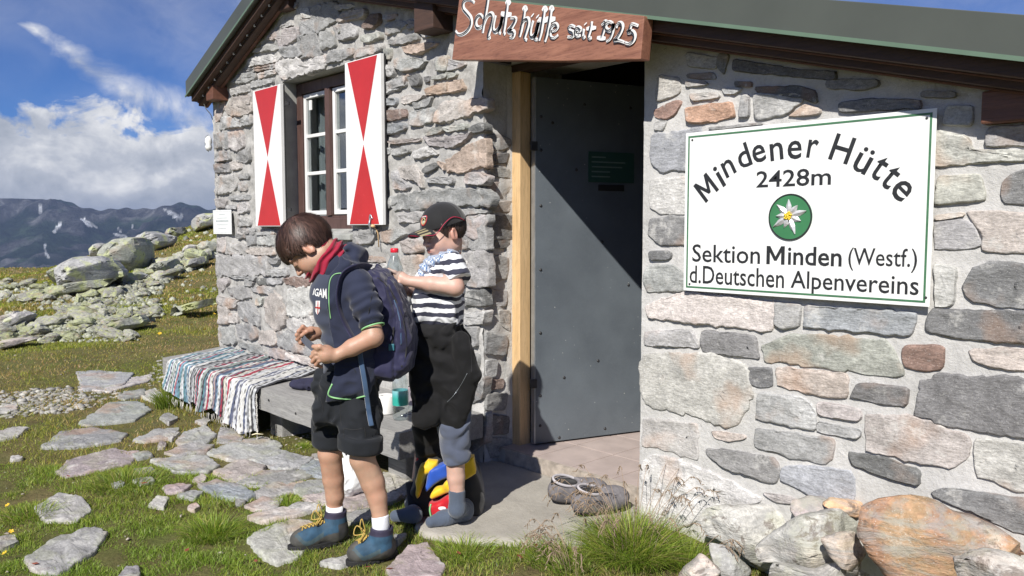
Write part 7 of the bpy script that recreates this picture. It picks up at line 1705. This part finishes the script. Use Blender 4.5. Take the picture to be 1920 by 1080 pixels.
# black sweatshirt round the waist, trousers, far leg
sw = Sil([(778, 612), (800, 604), (858, 600), (862, 622), (878, 640), (886, 665), (890, 700), (888, 740), (876, 770), (870, 790), (850, 796), (832, 792), (800, 800), (776, 790), (772, 700), (773, 640)], D2 - .01, .135, .07)
def sweat(P):
    d = sw(P) + cloth_fold(P, .006, 10, 81) + .006 * np.sin(P[:, 2] * 60 + ((P - CAM) @ R3) * 45 + 3 * vnoise(P, 9, 83)) * smooth((P[:, 2] - .3) / .4) + cloth_fold(P, .003, 26, 84); s1a = chain(P, [W(862, 640, D2 - .13), W(880, 700, D2 - .12), W(868, 760, D2 - .10), W(850, 800, D2 - .10)], [.04, .045, .035, .03], .02); d = smin(d, s1a + cloth_fold(P, .004, 22, 82), .012)
    fl = (P - W(846, 690, D2 - .15)); q = (P - CAM) @ R3; return smin(d, ell(P, W(868, 655, D2 - .13), (.035, .03, .045)), .02)
lo, hi = box_px(768, 597, 905, 812, D2 - .22, D2 + .16)
ss = part('tied_sweatshirt', sdf_mesh('sweat', sweat, lo, hi, .0045), M['black_cloth'], b2); trim([(876, 700), (864, 722), (850, 742), (838, 754)], sweat, .0008, 'steel', ss, 'zip', off=.001); trim([(880, 636), (884, 665), (884, 700)], sweat, .0014, 'black', ss, 'seam', off=.0003)
def trous(P):
    d = chain(P, [W(848, 740, D2 - .05), W(852, 800, D2 - .06), W(856, 862, D2 - .06)], [.08, .068, .058], .01) + cloth_fold(P, .0045, 22, 91); d = smax(d, W(852, 868, D2 - .06)[2] - P[:, 2] + .12 * ((P - W(852, 868, D2 - .06)) @ R3), .006); return d
lo, hi = box_px(805, 720, 900, 885, D2 - .16, D2 + .06)
part('trousers', sdf_mesh('trousers', trous, lo, hi, .0042), M['trousers'], b2)
def far_leg(P): return smax(chain(P, [W(812, 740, D2 + .06), W(804, 800, D2 + .10), W(802, 862, D2 + .14)], [.08, .062, .050], .03) + cloth_fold(P, .006, 14, 92), W(802, 868, D2 + .14)[2] - P[:, 2], .006)
lo, hi = box_px(765, 720, 855, 885, D2 - .05, D2 + .25)
part('trousers', sdf_mesh('trousers', far_leg, lo, hi, .005), M['black_cloth'], b2)
def footsock(P):
    an = legN[4]; toe = gr(808, 988, -.098) + Z3 * .022; heel = gr(872, 975, -.098) + Z3 * .03; d = smin(cone(P, heel, toe, .034, .023), cone(P, an * 1, heel + Z3 * .03, .034, .036), .03); d = smin(d, cone(P, W(857, 921, D2 - .06), an, .0345, .034), .02); d = smin(d, ell(P, toe * .6 + heel * .4 + Z3 * .004, (.03, .03, .025)), .04)
    ribs = .0008 * np.sin(np.arctan2((P - an) @ F3, (P - an) @ R3) * 30); return smax(smax(d, -.099 - P[:, 2], .006), P[:, 2] - W(857, 918, D2 - .06)[2], .003) + ribs + .0012 * vnoise(P, 40, 93)
lo, hi = box_of(W(795, 915, D2 - .2), W(890, 1000, D2 + .1), gr(800, 995, -.1), gr(880, 985, -.1), pad=.06)
part('sock', sdf_mesh('sock', footsock, lo, hi, .0036), M['sock'], b2)
fs = W(772, 962, D2 + .27); ft = gr(742, 978, -.10) + Z3 * .025; fh_ = gr(775, 978, -.1) + Z3 * .03
part('sock', sdf_mesh('sock', lambda P: smax(smin(cone(P, fh_, ft, .034, .026), cone(P, fs + Z3 * .05, fh_, .034, .034), .03), -.099 - P[:, 2], .006), *box_of(fs + Z3 * .06, ft, fh_, pad=.05), .004), M['sock'], b2)
# ---------------------------------------------------------------- pack on the ground
gpk = thing('backpack', 'small yellow, blue and red backpack standing on the ground behind the boy in socks', 'backpack', gr(840, 975, -.1)); DG = 3.56
M['yellow_cloth'] = fabric('yellow_nylon', (.72, .46, .015), .55); M['blue_cloth'] = fabric('blue_nylon', (.02, .08, .42), .5); M['red_cloth'] = fabric('red_nylon', (.48, .01, .02), .55); M['black_nylon'] = fabric('black_nylon', (.015, .015, .017), .6)
def gpiece(name, m, pts, d, hw, k_=.03, amp=.006, seed=0, h=.0045):
    s_ = Sil(pts, d, hw, k_); lo, hi = box_px(min(p[0] for p in pts) - 4, min(p[1] for p in pts) - 4, max(p[0] for p in pts) + 4, max(p[1] for p in pts) + 4, d - hw, d + hw); return part(name, sdf_mesh(name, lambda P: s_(P) + cloth_fold(P, amp, 16, seed), lo, hi, h), M[m], gpk)
gpiece('main_body', 'black_nylon', [(780, 860), (800, 845), (880, 845), (897, 885), (908, 930), (903, 960), (880, 976), (780, 978), (772, 930)], DG + .02, .10, .05, .006, 1)
gpiece('side_panel', 'yellow_cloth', [(779, 905), (790, 870), (803, 860), (822, 862), (822, 874), (800, 888), (792, 915), (783, 934)], DG - .09, .03, .02, .004, 2)
gpiece('lid_panel', 'yellow_cloth', [(864, 862), (890, 852), (892, 884), (874, 896), (862, 896)], DG - .09, .035, .02, .003, 3)
gpiece('front_net', 'blue_cloth', [(796, 915), (806, 880), (838, 868), (846, 890), (815, 908), (800, 926)], DG - .10, .03, .02, .008, 4)
gpiece('middle_panel', 'yellow_cloth', [(802, 930), (818, 912), (842, 900), (850, 905), (846, 924), (808, 940)], DG - .11, .03, .02, .008, 5)
gpiece('front_pocket', 'red_cloth', [(806, 944), (846, 926), (850, 950), (820, 976), (810, 974)], DG - .11, .035, .02, .005, 6)
gpiece('side_pocket', 'red_cloth', [(868, 940), (880, 944), (886, 955), (870, 960)], DG - .06, .03, .015, .003, 7)
gpiece('top_pouch', 'red_cloth', [(782, 858), (792, 848), (800, 856), (794, 872), (782, 874)], DG - .02, .03, .015, .003, 8)
part('green_cord', MB().tube(crom([W(808, 945, DG - .145), W(806, 958, DG - .15), W(811, 978, DG - .15)], 4), .004, 6).mesh('c', True), M['lime'], gpk)
part('white_logo', MB().lathe([(0, .003), (.015, .003), (.016, 0)], W(829, 953, DG - .150), 18, np.stack([R3 * .0 + R3, Z3 * .5, -F3]).T @ np.diag([1.1, 1, 1])).mesh('l'), M['white_paint'], gpk)
part('foam_strap', MB().tube(crom([W(768, 905, DG), W(772, 930, DG - .06), W(776, 960, DG - .08), W(785, 982, DG - .10)], 5), .022, 8, flat=.4).mesh('s', True), M['black_nylon'], gpk)
